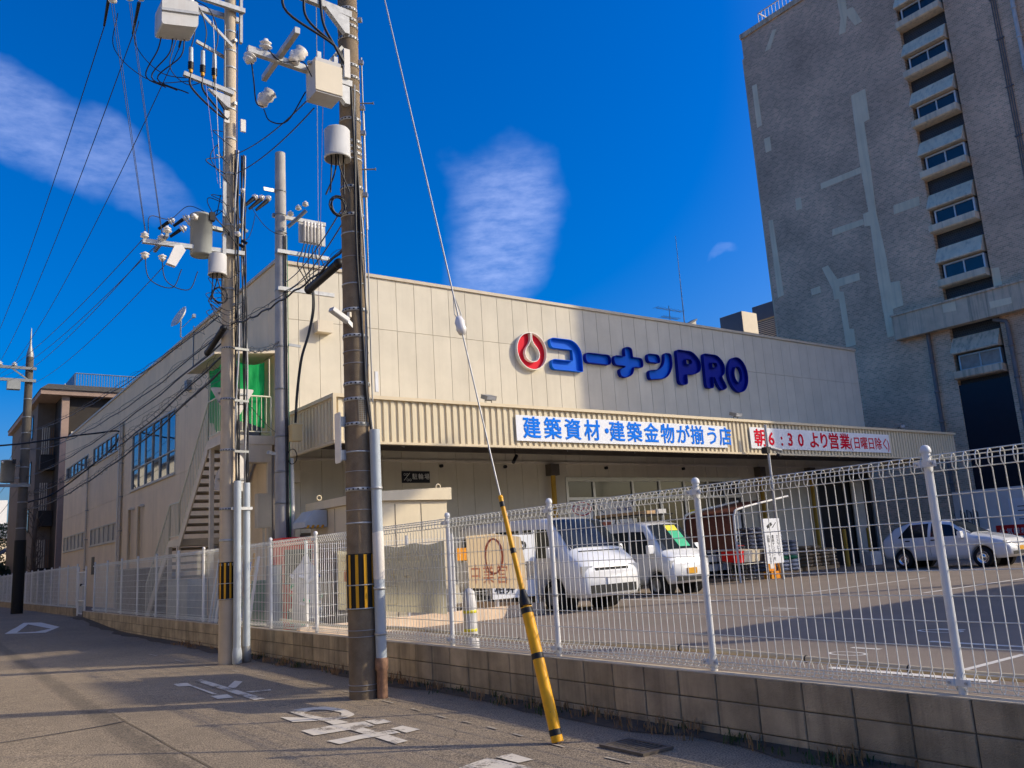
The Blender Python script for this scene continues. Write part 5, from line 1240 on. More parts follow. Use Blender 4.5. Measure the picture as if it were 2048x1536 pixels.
cable(p3, [(7.78, Y3 - 0.2, 7.9), (7.75, Y3 - 0.27, 7.4), (7.62, Y3 - 0.27, 6.8), (7.44, Y3 - 0.27, 6.2), (7.34, Y3 - 0.24, 5.4), (7.30, Y3 - 0.2, 4.7)], 0.016, name='service_cable')
for dx, m, r in ((0.06, 'cable_black', 0.018), (0.10, 'plastic_green', 0.010), (0.02, 'cable_black', 0.012)): cable(p3, [(X3 + dx, Y3 - R3(z) - 0.015, z) for z in (9.2, 7.5, 6, 4.5, 3, 1.6, 0.6)], r, m, 'riser_cable', 5, 3)
MB().cyl((X3 + 0.20, Y3 - 0.12, 0.3), (X3 + 0.17, Y3 - 0.12, 3.9), 0.05, n=12).build('riser_pipe', 'sign_back', p3)
MB().bar((X3 + 0.1, Y3 - 0.2, 6.52), (X3 + 0.38, Y3 - 0.22, 6.5), 0.03, 0.06).build('bracket', 'galv', p3)
mt = thing('meter_box', 'cream meter box on the service pole at the canopy end', 'meter box', (7.24, Y3 - 0.3, 4.25))
MB().box(7.13, 7.36, Y3 - 0.42, Y3 - 0.20, 4.26, 4.60).build('case', 'meter_cream', mt); MB().box(7.12, 7.37, Y3 - 0.43, Y3 - 0.19, 4.60, 4.63).build('lid', 'meter_cream', mt)
MB().tube([(7.18 + 0.11 * math.cos(i * 0.5), Y3 - 0.28 + 0.004 * (i % 7), 3.92 + (0.17 + 0.01 * math.sin(i)) * math.sin(i * 0.5)) for i in range(52)], 0.008, 5).build('cable_coil', 'cable_black', mt)
cp_ = thing('camera_post', 'thin dark post with a small camera before the staircase', 'camera', (6.72, 18.2, LOT))
MB().cyl((6.72, 18.2, LOT), (6.72, 18.2, 3.95), 0.03, n=10).build('post', 'steel_dark', cp_); MB().bar((6.76, 18.2, 3.96), (6.58, 18.12, 3.99), 0.07, 0.07).build('camera', 'galv', cp_)

# ---------- far poles down the street
X4, Y4 = 4.47, 42.0
p4 = thing('utility_pole', 'dark utility pole down the street with crossarms and transformer', 'utility pole', (X4, Y4, 0.26))
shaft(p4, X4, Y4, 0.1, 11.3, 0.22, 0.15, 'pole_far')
MB().lathe((X4, Y4, 11.3), [(0.15, 0), (0.15, 0.15), (0.05, 0.55), (0.02, 1.3), (0, 1.35)], n=10).build('spike', 'galv_dark', p4)
for z, a in ((10.75, 1.9), (10.2, 1.6), (5.6, 1.9)): arm(p4, (X4 + 0.25, Y4 - 0.2, z), (X4 - a, Y4 - 0.2, z), 0.10, 0.12, 'galv_dark')
for x in (X4 - 1.7, X4 - 1.15, X4 - 0.6): insulator(p4, (x, Y4 - 0.2, 10.80), s=1.6)
MB().bar((X4, Y4 - 0.2, 10.2), (X4 - 0.7, Y4 - 0.2, 10.72), 0.04, 0.06).build('arm_brace', 'galv_dark', p4)
MB().box(X4 - 0.85, X4 - 0.35, Y4 - 0.45, Y4 - 0.1, 9.75, 10.12).build('switch_box', 'tx_grey', p4)
for z in (9.4, 8.6, 7.9, 7.2, 6.4, 5.7, 4.9, 3.8): band(p4, X4, Y4, z, rad_at(0.22, 0.15, 0.1, 11.3, z), 0.05, 'galv_dark', False)
MB().cyl((X4, Y4, 0.2), (X4, Y4, 3.3), 0.232, 0.225, 18).build('guard_sleeve', 'hazard_black', p4)
transformer('dark transformer on the far street pole', (X4 - 0.62, Y4 - 0.05, 5.75), 0.27, 0.95, (X4, Y4), 'galv_dark')
p5 = thing('utility_pole', 'distant thin pole at the left picture edge', 'utility pole', (4.9, 66, 0.26))
shaft(p5, 4.9, 66, 0.1, 10.2, 0.2, 0.15, 'pole_far', 12)
for z in (9.4, 8.6): arm(p5, (5.3, 65.8, z), (3.6, 65.8, z), 0.10, 0.12, 'galv_dark')

# ================================================================== wires
def wire(label, p, q, sag, r=0.008, m='cable_black', group=None, n=20):
    return tag(MB().tube(cat_pts(p, q, sag, n), r, 5).build('overhead_wire', m), label, 'wire', group)
G1 = 'high-voltage lines to the far pole'
for lb, xa, xb in (('leftmost', 2.60, 2.78), ('middle', 3.10, 3.32), ('rightmost', 3.95, 3.87)): wire(lb + ' of the three taut high lines from the top arm to the far pole', (xa, Y1 + 1.1, 11.6), (xb, Y4 - 0.2, 10.95), 0.55, 0.009, group=G1)
G2 = 'low-voltage lines from the lower arm'
for lb, xa, za, xb, zb in (('topmost', 3.13, 7.1, 3.0, 10.2), ('second', 3.40, 7.1, 3.3, 10.2), ('third', 3.14, 6.78, 3.7, 10.15), ('lowest', 3.5, 6.7, 4.3, 9.9)): wire(lb + ' of the thin lines from the lower arm to the far pole', (xa, Y1, za), (xb, Y4 - 0.2, zb), 0.35, 0.007, group=G2)
G3 = 'droppers between the upper and lower insulators'
for lb, xa, za, xb in (('left strand of the left', 2.46, 11.15, 3.13), ('right strand of the left', 2.50, 11.15, 3.14), ('left strand of the right', 2.74, 11.28, 3.40), ('right strand of the right', 2.77, 11.28, 3.41)): wire(lb + ' dropper between the upper insulators and lower arm', (xa, Y1 - 0.34, za), (xb, Y1 - 0.18, 7.2), 0.02, 0.005, group=G3, n=4)
wire('upper black service line between the pale and dark poles', (4.62, Y1 - 0.15, 8.95), (3.86, Y2 + 0.0, 7.2), 0.10, 0.009)
wire('lower black service line between the pale and dark poles', (4.68, Y1 - 0.15, 8.60), (3.95, Y2 + 0.0, 7.12), 0.10, 0.009)
wire('white wire falling steeply from above past the dark pole', (3.15, 7.2, 9.6), (8.72, YW - 0.3, 7.62), 0.30, 0.005, 'sign_back')
wire('violet wire falling steeply from above past the dark pole', (3.32, 7.2, 9.8), (8.68, YW - 0.3, 7.55), 0.30, 0.005, 'wire_violet')
wire('white earth wire along the left of the pale pole', (4.22, Y1 - 0.2, 11.6), (4.36, Y1 - 0.25, 8.2), 0.0, 0.006, 'sign_back', n=3)
wire('violet earth wire left of the pale pole', (4.10, Y1 - 0.2, 10.2), (4.33, Y1 - 0.2, 8.3), 0.0, 0.005, 'wire_violet', n=3)
wire('black line from the service pole up to the dark pole coil', (X3, Y3 - 0.2, 8.0), (X2 - 0.05, Y2 + 0.15, 5.95), 0.15, 0.010)
wire('second black line from the service pole to the dark pole', (X3, Y3 - 0.2, 7.8), (X2 - 0.05, Y2 + 0.15, 5.75), 0.18, 0.010)
wire('jumper line between the pale pole and the service pole clamps', (4.75, Y1, 7.9), (6.2, Y3 - 0.1, 9.75), 0.25, 0.008)
wire('second jumper line between the pale pole and the service pole', (4.75, Y1, 7.6), (6.4, Y3 - 0.1, 9.6), 0.40, 0.008)
wire('drop line from the service pole clamps to its arm', (6.3, Y3 - 0.1, 9.8), (7.1, Y3 - 0.3, 9.2), 0.25, 0.008, n=8)
# telecom span with hanger spirals
def telecom(label, p, q, sag, r, spiral=None, drop=0.10):
    t = thing('telecom_cable', label, 'cable', p)
    pts = cat_pts(p, q, sag, 24); MB().tube(pts, 0.006, 5).build('messenger', 'cable_black', t)
    low = [v - Vector((0, 0, drop * min(1, 6 * (i / 24) * (1 - i / 24)) + 0.02 * math.sin(i * 1.9))) for i, v in enumerate(pts)]
    MB().tube(low, r, 6).build('sheath', 'cable_black', t)
    if spiral:
        L_ = (Vector(q) - Vector(p)).length; n = int(L_ / spiral * 10); hp = []
        for i in range(n):
            s = i / (n - 1) * 24; k = min(int(s), 23); v = pts[k].lerp(pts[k + 1], s - k) - Vector((0, 0, drop * 0.55)); a = i * 0.6283
            d = (pts[k + 1] - pts[k]).normalized(); sd = d.cross(Vector((0, 0, 1))).normalized(); uu = sd.cross(d); rr = drop * 0.8 * (1 + 0.35 * math.sin(i * 0.17))
            hp.append(v + sd * (rr * math.cos(a)) + uu * (rr * math.sin(a)))
        MB().tube(hp, 0.0035, 4).build('hanger_spiral', 'cable_black', t)
    return t
telecom('upper telephone cable along the store side to the far pole', (X1 - 0.02, Y1 + 0.2, 6.05), (X4 + 0.15, Y4, 8.0), 0.25, 0.012, 1.6, 0.09)
telecom('black cable with clips along the store roof edge to the far pole', (X1 + 0.05, Y1 + 0.2, 5.80), (X4 + 0.2, Y4, 7.2), 0.45, 0.013, 2.4, 0.10)
telecom('middle telephone cable sagging to the far pole', (X1 + 0.02, Y1 + 0.2, 5.55), (X4 + 0.1, Y4, 6.0), 0.30, 0.016, None, 0.06)
telecom('looped spiral-hung cable sagging across the store windows', (X1 + 0.0, Y1 + 0.2, 5.30), (X4 + 0.15, Y4, 5.3), 0.40, 0.018, 0.45, 0.13)
telecom('lowest thick telephone cable to the far pole', (X1 + 0.05, Y1 + 0.2, 5.10), (X4 + 0.1, Y4, 4.6), 0.45, 0.020, 0.7, 0.08)
telecom('spiral-hung telephone cable between the pale and dark poles', (X2, Y2 + 0.2, 5.45), (X1, Y1 - 0.15, 5.75), 0.10, 0.015, 0.8, 0.07)
telecom('lower telephone cable between the service pole and the pale pole', (X3 - 0.1, Y3 - 0.1, 6.60), (X1 + 0.05, Y1 - 0.1, 5.40), 0.12, 0.014, 0.7, 0.07)
tag(MB().tube(bez([(-4.5, 36, 7.2), (2.0, 38.0, 6.72), (6.2, 38.3, 7.35), (XS - 0.25, 38.4, 7.55), (XS - 0.14, 38.6, 7.3), (XS - 0.4, 40, 6.75), (6.0, 44, 5.5), (4.65, 42.2, 4.9)], 8), 0.035, 7).build('overhead_wire', 'cable_black'), 'thick black cable crossing the street and bending at the store side wall', 'wire')
wire('thin wire from the far pole to the store side wall', (4.6, 42, 6.4), (XS - 0.05, 28.4, 7.6), 0.3, 0.006)
wire('thin wire from the store vent cover to the pale pole', (XS - 0.1, 28.2, 7.45), (X1 + 0.1, Y1 + 0.1, 4.95), 0.15, 0.006)
wire('thin wire from the service pole to the pale pole sign', (X3 - 0.15, Y3, 4.5), (X1 + 0.1, Y1, 4.75), 0.10, 0.006)
for zz, lb in ((8.3, 'upper'), (7.2, 'middle'), (6.0, 'lower')): wire(lb + ' distant wire from the far pole down the street', (X4, Y4, zz), (4.9, 66, zz - 0.3), 0.6, 0.012)

# ================================================================== guy wire with yellow guard
A = Vector((4.37, 5.62, 0.0)); B = Vector((4.45, 9.08, 11.2)); dv = (B - A).normalized()
gy = thing('guy_wire', 'steel guy wire with yellow plastic guard anchored at the road edge', 'guy wire', A)
def along(z): return A + dv * (z / dv.z)
MB().tube([along(0.0), along(3.66)], 0.008, 6).build('lower_strand', 'galv', gy); MB().tube([along(3.79), B], 0.009, 6).build('upper_strand', 'galv', gy)
ic = along(3.72)
MB().lathe(along(3.62), [(0, 0), (0.035, 0.01), (0.052, 0.06), (0.045, 0.10), (0.052, 0.14), (0.03, 0.20), (0, 0.21)], dv, 14).build('egg_insulator', 'porcelain', gy)
lp2 = MB(); lp2.tube([along(3.76), along(3.84) + Vector((-0.04, 0.0, 0)), along(4.09), along(3.84) + Vector((0.04, 0, 0)), along(3.76)], 0.006, 5); lp2.build('wrap_loop', 'galv', gy)
MB().cyl(along(0.02), along(1.05), 0.048, n=18).build('guard', 'guard_yellow', gy)
MB().cyl(along(1.05), along(1.98), 0.024, 0.020, 14).build('upper_guard', 'guard_yellow', gy)
for z, r in ((0.09, 0.050), (0.66, 0.050), (1.02, 0.050), (1.52, 0.025), (1.93, 0.0235)): MB().cyl(along(z - 0.022), along(z + 0.022), r, n=18).build('guard_band', 'black_rubber', gy)
MB().lathe(along(1.06), [(0.052, 0), (0.050, 0.04), (0.036, 0.08), (0.024, 0.13), (0.022, 0.15)], dv, 18).build('guard_collar', 'black_rubber', gy)
MB().lathe(along(1.98), [(0.020, 0), (0.024, 0.005), (0.020, 0.03), (0.0, 0.032)], dv, 12).build('guard_tip', 'guard_yellow', gy)

# ================================================================== vehicles
def lerp_tab(tab, x):
    if x <= tab[0][0]: return tab[0][1:]
    for a, b in zip(tab, tab[1:]):
        if x <= b[0]:
            t = (x - a[0]) / (b[0] - a[0]); return tuple(p + (q - p) * t for p, q in zip(a[1:], b[1:]))
    return tab[-1][1:]
def vehicle(name, label, cat_, loc, rot, tab, wheels, wr, track, W_, spec):
    """body lofted from side stations (x, z_bottom, z_belt, z_top, half width at belt, half width at top); front is +x"""
    t = thing(name, label, cat_, loc, rot)
    xs = []; x = tab[0][0]
    while x < tab[-1][0] - 1e-6: xs.append(x); x += 0.06
    xs.append(tab[-1][0]); xs = sorted(set([round(v, 4) for v in xs] + [s[0] for s in tab]))
    def sect(x):
        zb, zl, zt, wb, wt = lerp_tab(tab, x)
        for wx in wheels:
            d = abs(x - wx); ra = wr + 0.06
            if d < ra: zb = max(zb, wr + math.sqrt(max(ra * ra - d * d, 0)) - 0.0)
        zl2 = max(zl, zb + 0.02); dt = max(zt - zl2, 0.001)
        k = min(0.10, dt * 0.4)
        return [(wb * 0.93, zb), (wb * 0.985, zb + (zl2 - zb) * 0.25), (wb, zb + (zl2 - zb) * 0.6), (wb * 0.992, zl2), ((wb + wt) / 2 * 0.995, zl2 + dt * 0.5), (wt, zt - k), (wt * 0.90, zt - k * 0.22), (wt * 0.55, zt)]
    mb = MB(); vs = []; n = 16
    for x in xs:
        s = sect(x); vs += [(x, y, z) for y, z in s] + [(x, -y, z) for y, z in s[::-1]]
    fs = [(i * n + k, i * n + (k + 1) % n, (i + 1) * n + (k + 1) % n, (i + 1) * n + k) for i in range(len(xs) - 1) for k in range(n)]
    fs += [tuple(range(n - 1, -1, -1)), tuple((len(xs) - 1) * n + k for k in range(n))]
    mb.add(vs, fs, True); body = mb.build('body', 'car_white', t, local=True)
    def wside(x, z):
        s = sect(x)
        for (a, za), (b, zb) in zip(s, s[1:]):
            if za <= z <= zb: return a + (b - a) * (z - za) / max(zb - za, 1e-5)
        return s[-1][0]
    for side in (1, -1):
        for poly in spec['side_windows']:
            (ax, az), (bx, bz), (cx2, cz2), (dx2, dz2) = poly; q = MB(); vs = []; nu, nv = 8, 4
            for j in range(nv + 1):
                v = j / nv
                for i in range(nu + 1):
                    u = i / nu; x = (ax + (bx - ax) * u) * (1 - v) + (dx2 + (cx2 - dx2) * u) * v; z = (az + (bz - az) * u) * (1 - v) + (dz2 + (cz2 - dz2) * u) * v
                    vs.append((x, side * (wside(x, z) + 0.010), z))
            q.add(vs, [(j * (nu + 1) + i, j * (nu + 1) + i + 1, (j + 1) * (nu + 1) + i + 1, (j + 1) * (nu + 1) + i) for j in range(nv) for i in range(nu)], True); q.build('side_window', 'car_glass', t, local=True)
        for x in spec.get('door_lines', []):
            zb, zl, zt, wb, wt = lerp_tab(tab, x)
            MB().tube([(x, side * (wside(x, z) + 0.001), z) for z in (zb + 0.15, zb + 0.35, (zb + zl) / 2, zl - 0.02)], 0.005, 4).build('door_seam', 'car_black', t, local=True)
        for x, z in spec.get('handles', []): MB().box(x - 0.08, x + 0.08, side * (wside(x, z)) - 0.01, side * (wside(x, z)) + 0.02, z - 0.02, z + 0.02).build('door_handle', 'car_black', t, local=True)
        mx_, mz_ = spec['mirror']; w = wside(mx_, mz_)
        m_ = MB(); m_.prism(fillet([(mx_ - 0.02, mz_ - 0.10), (mx_ + 0.10, mz_ - 0.10), (mx_ + 0.08, mz_ + 0.12), (mx_ - 0.02, mz_ + 0.12)], 0.03, 3), 'y', side * (w + 0.05), side * (w + 0.22)); m_.bar((mx_ + 0.03, side * (w - 0.02), mz_ - 0.02), (mx_ + 0.03, side * (w + 0.08), mz_ - 0.02), 0.03, 0.04)
        m_.build('mirror', spec.get('mirror_m', 'car_white'), t, local=True)
        for wx in wheels:
            yw = side * track
            wo = MB().lathe((wx, yw - side * 0.09, wr), [(wr * 0.62, 0), (wr * 0.95, 0.0), (wr, 0.03), (wr, 0.15), (wr * 0.94, 0.18), (wr * 0.66, 0.18), (wr * 0.64, 0.15)], (0, side, 0), 26).build('wheel', 'tyre', t, local=True)
            MB().lathe((wx, yw - side * 0.09, wr), [(0, 0.14), (wr * 0.18, 0.15), (wr * 0.22, 0.13), (wr * 0.5, 0.12), (wr * 0.56, 0.155), (wr * 0.66, 0.16), (wr * 0.66, 0.02)], (0, side, 0), 20).build('rim', spec.get('rim_m', 'chrome'), wo, local=True)
            MB().cyl((wx, yw - side * 0.30, wr), (wx, yw - side * 0.10, wr), wr + 0.055, n=22).build('wheel_well', 'car_black', t, local=True)
    # windscreen and rear glass follow the loft
    def ztop(x, y):
        s_ = sect(x)[::-1]; y = abs(y)
        if y <= s_[0][0]: return s_[0][1]
        for (a, za), (b, zb) in zip(s_, s_[1:]):
            if a <= y <= b: return za + (zb - za) * (y - a) / max(b - a, 1e-5)
        return s_[3][1]
    def glass(xa, xb, za, zb, wa, wb_, nm, out_):
        k = 10; q = MB(); vs = []; hx = 8
        for i in range(k + 1):
            u = i / k; x = xa + (xb - xa) * u; w = wa + (wb_ - wa) * u
            for j in range(hx + 1):
                y = (-1 + 2 * j / hx) * w
                z = (ztop(x, y) + 0.014) if nm == 'windscreen' or zb - za < 0.4 else za + (zb - za) * u
                vs.append((x + out_[0], y, z))
        q.add(vs, [(i * (hx + 1) + j, i * (hx + 1) + j + 1, (i + 1) * (hx + 1) + j + 1, (i + 1) * (hx + 1) + j) for i in range(k) for j in range(hx)], True); return q.build(nm, 'car_glass', t, local=True)
    glass(*spec['windscreen'], 'windscreen', (0.012, 0.0)); glass(*spec['rear_glass'], 'rear_window', (-0.012, 0.0))
    L_ = tab[-1][0]
    for (x0, x1, y0, y1, z0, z1, nm, m_) in spec['boxes']:
        for side in ((1, -1) if y0 != -y1 else (1,)):
            b_ = MB(); b_.box(x0, x1, min(side * y0, side * y1), max(side * y0, side * y1), z0, z1); b_.build(nm, m_, t, local=True)
    return t
NOSE = -math.pi / 2
hi = [(0.0, 0.42, 1.02, 1.86, 0.80, 0.68), (0.06, 0.34, 1.04, 1.93, 0.84, 0.74), (0.5, 0.30, 1.05, 1.97, 0.845, 0.76), (2.0, 0.30, 1.05, 1.985, 0.845, 0.76), (3.3, 0.30, 1.05, 1.955, 0.845, 0.745),
      (3.62, 0.30, 1.05, 1.88, 0.845, 0.73), (3.95, 0.30, 1.05, 1.58, 0.845, 0.755), (4.30, 0.29, 1.02, 1.23, 0.84, 0.77), (4.48, 0.28, 0.93, 1.10, 0.82, 0.76), (4.62, 0.28, 0.80, 0.98, 0.78, 0.72), (4.70, 0.34, 0.62, 0.78, 0.70, 0.64)]
vehicle('delivery_van', 'white full-size van parked nose-out in the first bay', 'van', (12.05, 18.0, LOT), NOSE, hi, (0.85, 3.72), 0.32, 0.74, 1.69, dict(
    side_windows=[[(0.25, 1.12), (1.30, 1.12), (1.30, 1.72), (0.25, 1.70)], [(1.38, 1.12), (2.60, 1.12), (2.60, 1.73), (1.38, 1.73)], [(2.72, 1.12), (3.82, 1.10), (3.55, 1.70), (2.72, 1.73)]],
    door_lines=[1.34, 2.66, 3.95], handles=[(2.80, 1.0), (1.50, 1.0)], mirror=(3.86, 1.20), mirror_m='car_white', rim_m='galv_dark',
    windscreen=(4.25, 3.56, 1.22, 1.84, 0.73, 0.66), rear_glass=(0.02, 0.03, 1.15, 1.75, 0.62, 0.58),
    boxes=[(4.655, 4.715, 0.0, 0.62, 0.36, 0.52, 'bumper_grille', 'car_black'), (4.60, 4.66, 0.50, 0.78, 0.70, 0.90, 'headlight', 'lamp_clear'), (4.64, 4.69, -0.45, 0.45, 0.78, 0.86, 'grille', 'car_black'), (4.70, 4.725, -0.17, 0.17, 0.52, 0.66, 'number_plate', 'white_print'), (1.0, 3.2, 0.80, 0.835, 0.30, 0.36, 'side_skirt', 'car_black'), (4.28, 4.36, -0.55, 0.55, 1.20, 1.215, 'wiper', 'car_black')]))
kv = [(0.0, 0.40, 0.95, 1.72, 0.70, 0.60), (0.06, 0.32, 0.97, 1.80, 0.735, 0.66), (1.2, 0.28, 0.97, 1.86, 0.738, 0.67), (2.2, 0.28, 0.97, 1.84, 0.738, 0.66), (2.5, 0.28, 0.97, 1.76, 0.738, 0.65), (2.86, 0.28, 0.97, 1.36, 0.735, 0.67), (3.08, 0.28, 0.92, 1.08, 0.73, 0.69), (3.28, 0.28, 0.80, 0.96, 0.70, 0.64), (3.38, 0.34, 0.62, 0.76, 0.62, 0.56)]
k2 = vehicle('small_van', 'small white kei van with green and yellow windscreen shade and roof rack', 'van', (16.15, 18.3, LOT), NOSE, kv, (0.62, 2.82), 0.27, 0.65, 1.48, dict(
    side_windows=[[(0.2, 1.04), (1.15, 1.04), (1.15, 1.58), (0.2, 1.56)], [(1.22, 1.04), (1.95, 1.04), (1.95, 1.60), (1.22, 1.60)], [(2.03, 1.04), (2.80, 1.02), (2.48, 1.58), (2.03, 1.60)]],
    door_lines=[1.18, 2.0, 2.9], handles=[(2.1, 0.92), (1.3, 0.92)], mirror=(2.80, 1.12), rim_m='galv_dark', windscreen=(3.06, 2.52, 1.07, 1.70, 0.64, 0.55), rear_glass=(0.02, 0.03, 1.05, 1.62, 0.54, 0.5),
    boxes=[(3.33, 3.395, 0.0, 0.55, 0.34, 0.46, 'bumper_grille', 'car_black'), (3.27, 3.335, 0.44, 0.68, 0.66, 0.84, 'headlight', 'lamp_clear'), (3.38, 3.40, -0.17, 0.17, 0.50, 0.64, 'number_plate', 'hazard_yellow')]))
def shade(y0, y1, x0, x1, z0, z1, m): MB().quad((x0 + 0.055, y0, z0 + 0.02), (x0 + 0.055, y1, z0 + 0.02), (x1 + 0.055, y1, z1 + 0.02), (x1 + 0.055, y0, z1 + 0.02)).build('windscreen_shade', m, k2, local=True)
shade(-0.02, 0.36, 2.64, 2.52, 1.56, 1.70, 'sunshade_yellow'); shade(-0.02, 0.38, 3.0, 2.65, 1.15, 1.55, 'sunshade_green')
rk = MB()
for y in (-0.55, 0.55): rk.tube([(0.2, y, 2.02), (2.4, y, 2.02)], 0.018, 6)
for x in (0.3, 0.85, 1.4, 1.9, 2.3): rk.tube([(x, -0.62, 1.84), (x, -0.55, 2.02), (x, 0.55, 2.02), (x, 0.62, 1.84)], 0.016, 6)
rk.build('roof_rack', 'car_black', k2, local=True)
ld = thing('timber_bundle', 'short pale timber lengths lashed on the kei van rack', 'timber', (16.0, 16.6, 2.28))
for k in range(3): MB().box(15.75 + 0.11 * k, 15.85 + 0.11 * k, 15.9, 18.0, 2.29, 2.37).build('plank', 'wood', ld)
MB().box(16.12, 16.40, 15.85, 16.1, 2.29, 2.40).build('end_wrap', 'bag_white', ld)
sd = [(0.0, 0.45, 0.78, 0.95, 0.68, 0.62), (0.10, 0.34, 0.84, 1.02, 0.75, 0.68), (0.45, 0.26, 0.88, 1.30, 0.78, 0.62), (0.95, 0.24, 0.90, 1.45, 0.80, 0.58), (1.7, 0.24, 0.90, 1.49, 0.80, 0.58), (2.3, 0.24, 0.90, 1.40, 0.80, 0.60), (2.95, 0.24, 0.90, 1.02, 0.80, 0.68), (3.5, 0.24, 0.82, 0.92, 0.79, 0.68), (3.85, 0.26, 0.70, 0.82, 0.74, 0.62), (4.0, 0.34, 0.54, 0.64, 0.62, 0.52)]
vehicle('parked_car', 'white hatchback parked by the shaded right end of the store', 'car', (27.3, 16.1, LOT), NOSE, sd, (0.72, 3.22), 0.29, 0.70, 1.62, dict(
    side_windows=[[(0.62, 0.96), (1.62, 0.96), (1.62, 1.38), (0.98, 1.36)], [(1.72, 0.96), (2.78, 0.96), (2.30, 1.30), (1.72, 1.38)]],
    door_lines=[1.67, 2.85], handles=[(1.80, 0.86), (0.95, 0.86)], mirror=(2.68, 0.98), windscreen=(2.92, 2.28, 1.03, 1.40, 0.66, 0.54), rear_glass=(0.30, 0.72, 1.05, 1.36, 0.56, 0.5),
    boxes=[(3.93, 4.01, -0.5, 0.5, 0.34, 0.44, 'bumper_grille', 'car_black'), (3.82, 3.90, 0.42, 0.70, 0.64, 0.76, 'headlight', 'lamp_clear'), (4.0, 4.02, -0.17, 0.17, 0.46, 0.58, 'number_plate', 'hazard_yellow')]))

# ================================================================== enclosed plant area at the corner
cu_ = thing('power_cubicle', 'large cream power cabinet with flat lid behind the fence banner', 'power cabinet', (8.5, 16.8, LOT))
MB().box(7.62, 9.42, 15.38, 18.3, LOT, 2.68).build('body', 'cubicle', cu_)
MB().prism([(7.54, 2.684), (9.50, 2.684), (9.50, 2.94), (7.54, 2.86)], 'y', 15.30, 18.38).build('lid', 'cubicle', cu_)
for x in (8.2, 8.8): MB().box(x - 0.006, x + 0.006, 15.372, 15.38, LOT + 0.1, 2.62).build('door_seam', 'joint_dark', cu_)
MB().box(7.612, 7.62, 16.99, 17.0, LOT, 2.66).build('door_seam', 'joint_dark', cu_)
for x, y in ((9.3, 15.5), (7.7, 18.0)): MB().tube([(x + 0.055 * math.cos(i * 0.628), y, 2.97 + 0.055 * math.sin(i * 0.628)) for i in range(10)], 0.014, 6, True).build('lifting_eye', 'cubicle', cu_)
vh = MB(); vh.prism([(7.60, 2.66), (7.60, 2.30), (7.10, 2.30), (7.10, 2.42), (7.32, 2.66)], 'y', 17.35, 18.05); vh.build('vent_hood', 'pvc_grey', cu_)
for i in range(4): MB().prism([(7.12 + 0.11 * i, 2.28), (7.17 + 0.11 * i, 2.28), (7.20 + 0.11 * i, 2.345), (7.15 + 0.11 * i, 2.345)], 'y', 17.335, 17.348).build('hazard_stripe', 'hazard_yellow' , cu_)
wc = thing('wall_cabinet', 'tall beige switch cabinet on the store corner by the stairs', 'electrical box', (7.3, 20.3, 2.4))
MB().box(7.10, 7.45, 20.25, 20.47, 2.46, 3.28).build('case', 'stair_paint', wc); MB().box(7.12, 7.43, 20.235, 20.25, 2.5, 3.24).build('door', 'stair_paint', wc)
MB().tube([(7.28, 20.36, 2.46), (7.28, 20.36, LOT)], 0.03, 6).build('conduit', 'stair_paint', wc)
vm = thing('vending_machine', 'red vending machine behind the fence by the service pole', 'vending machine', (6.85, 17.4, LOT))
MB().box(6.55, 7.25, 17.25, 17.75, LOT, 2.10).build('cabinet', 'plastic_red', vm); MB().box(6.60, 7.20, 17.232, 17.25, 1.15, 1.85).build('window', 'door_glass', vm); MB().box(6.60, 7.20, 17.236, 17.25, 1.90, 2.06).build('header', 'plastic_red', vm)
MB().box(6.66, 7.0, 17.236, 17.25, 0.45, 0.62).build('delivery_slot', 'car_black', vm)
rb = thing('bottle_bag', 'clear bag full of bottles and cans beside the vending machine', 'bag', (6.9, 16.9, LOT))
bg_ = MB()
bg_.lathe((6.9, 16.85, LOT), [(0, 0.0), (0.24, 0.02), (0.30, 0.25), (0.28, 0.6), (0.31, 0.9), (0.26, 1.15), (0.10, 1.32), (0.05, 1.45)], n=14); bg_.build('bag', 'bag_white', rb)
for k in range(26):
    a = random.uniform(0, 6.28); z = random.uniform(0.1, 1.1); r = 0.295
    c = random.choice(['plastic_red', 'plastic_blue', 'white_print', 'sunshade_green', 'chrome', 'sign_rim_white'])
    MB().cyl((6.9 + r * math.cos(a), 16.85 + r * math.sin(a), LOT + z), (6.9 + (r + 0.01) * math.cos(a + 0.4), 16.85 + (r + 0.01) * math.sin(a + 0.4), LOT + z + random.uniform(-0.06, 0.08)), 0.035, n=8).build('can', c, rb)
tag(MB().cyl((6.40, 17.3, LOT), (6.40, 17.3, 1.55), 0.17, 0.15, 16).build('dust_bin', 'tx_grey'), 'tall grey bin between the pale pole and the vending machine', 'bin')
# inner fence round the plant area
inf = thing('inner_fence', 'white mesh fence panels inside the lot before the power cabinet', 'fence', (8.5, 14.4, LOT))
MB().box(5.75, 11.0, 14.32, 14.48, LOT, LOT + 0.22).build('kerb', 'concrete_old', inf)
MB().box(10.85, 11.0, 14.49, 17.0, LOT, LOT + 0.22).build('kerb', 'concrete_old', inf)
for x in (5.9, 6.9, 7.9, 8.9, 9.9, 10.9):
    MB().cyl((x, 14.4, LOT + 0.2), (x, 14.4, 1.95), 0.03, n=10).build('post', 'fence_white', inf)
ip = MB()
for i in range(13): ip.tube([(0.04 + i * 0.077, 0, 0.30), (0.04 + i * 0.077, 0, 1.58)], 0.004, 4)
for z in (0.32, 0.5, 0.7, 0.9, 1.1, 1.3, 1.48, 1.56): ip.tube([(0, 0, z), (1.0, 0, z)], 0.0045, 4)
ipm = ip.mesh('mesh_panel', 'fence_white', fix=False)
for x in (5.9, 6.9, 7.9, 8.9, 9.9): inst(ipm, 'mesh_panel', inf, (x, 14.4, LOT + 0.05))
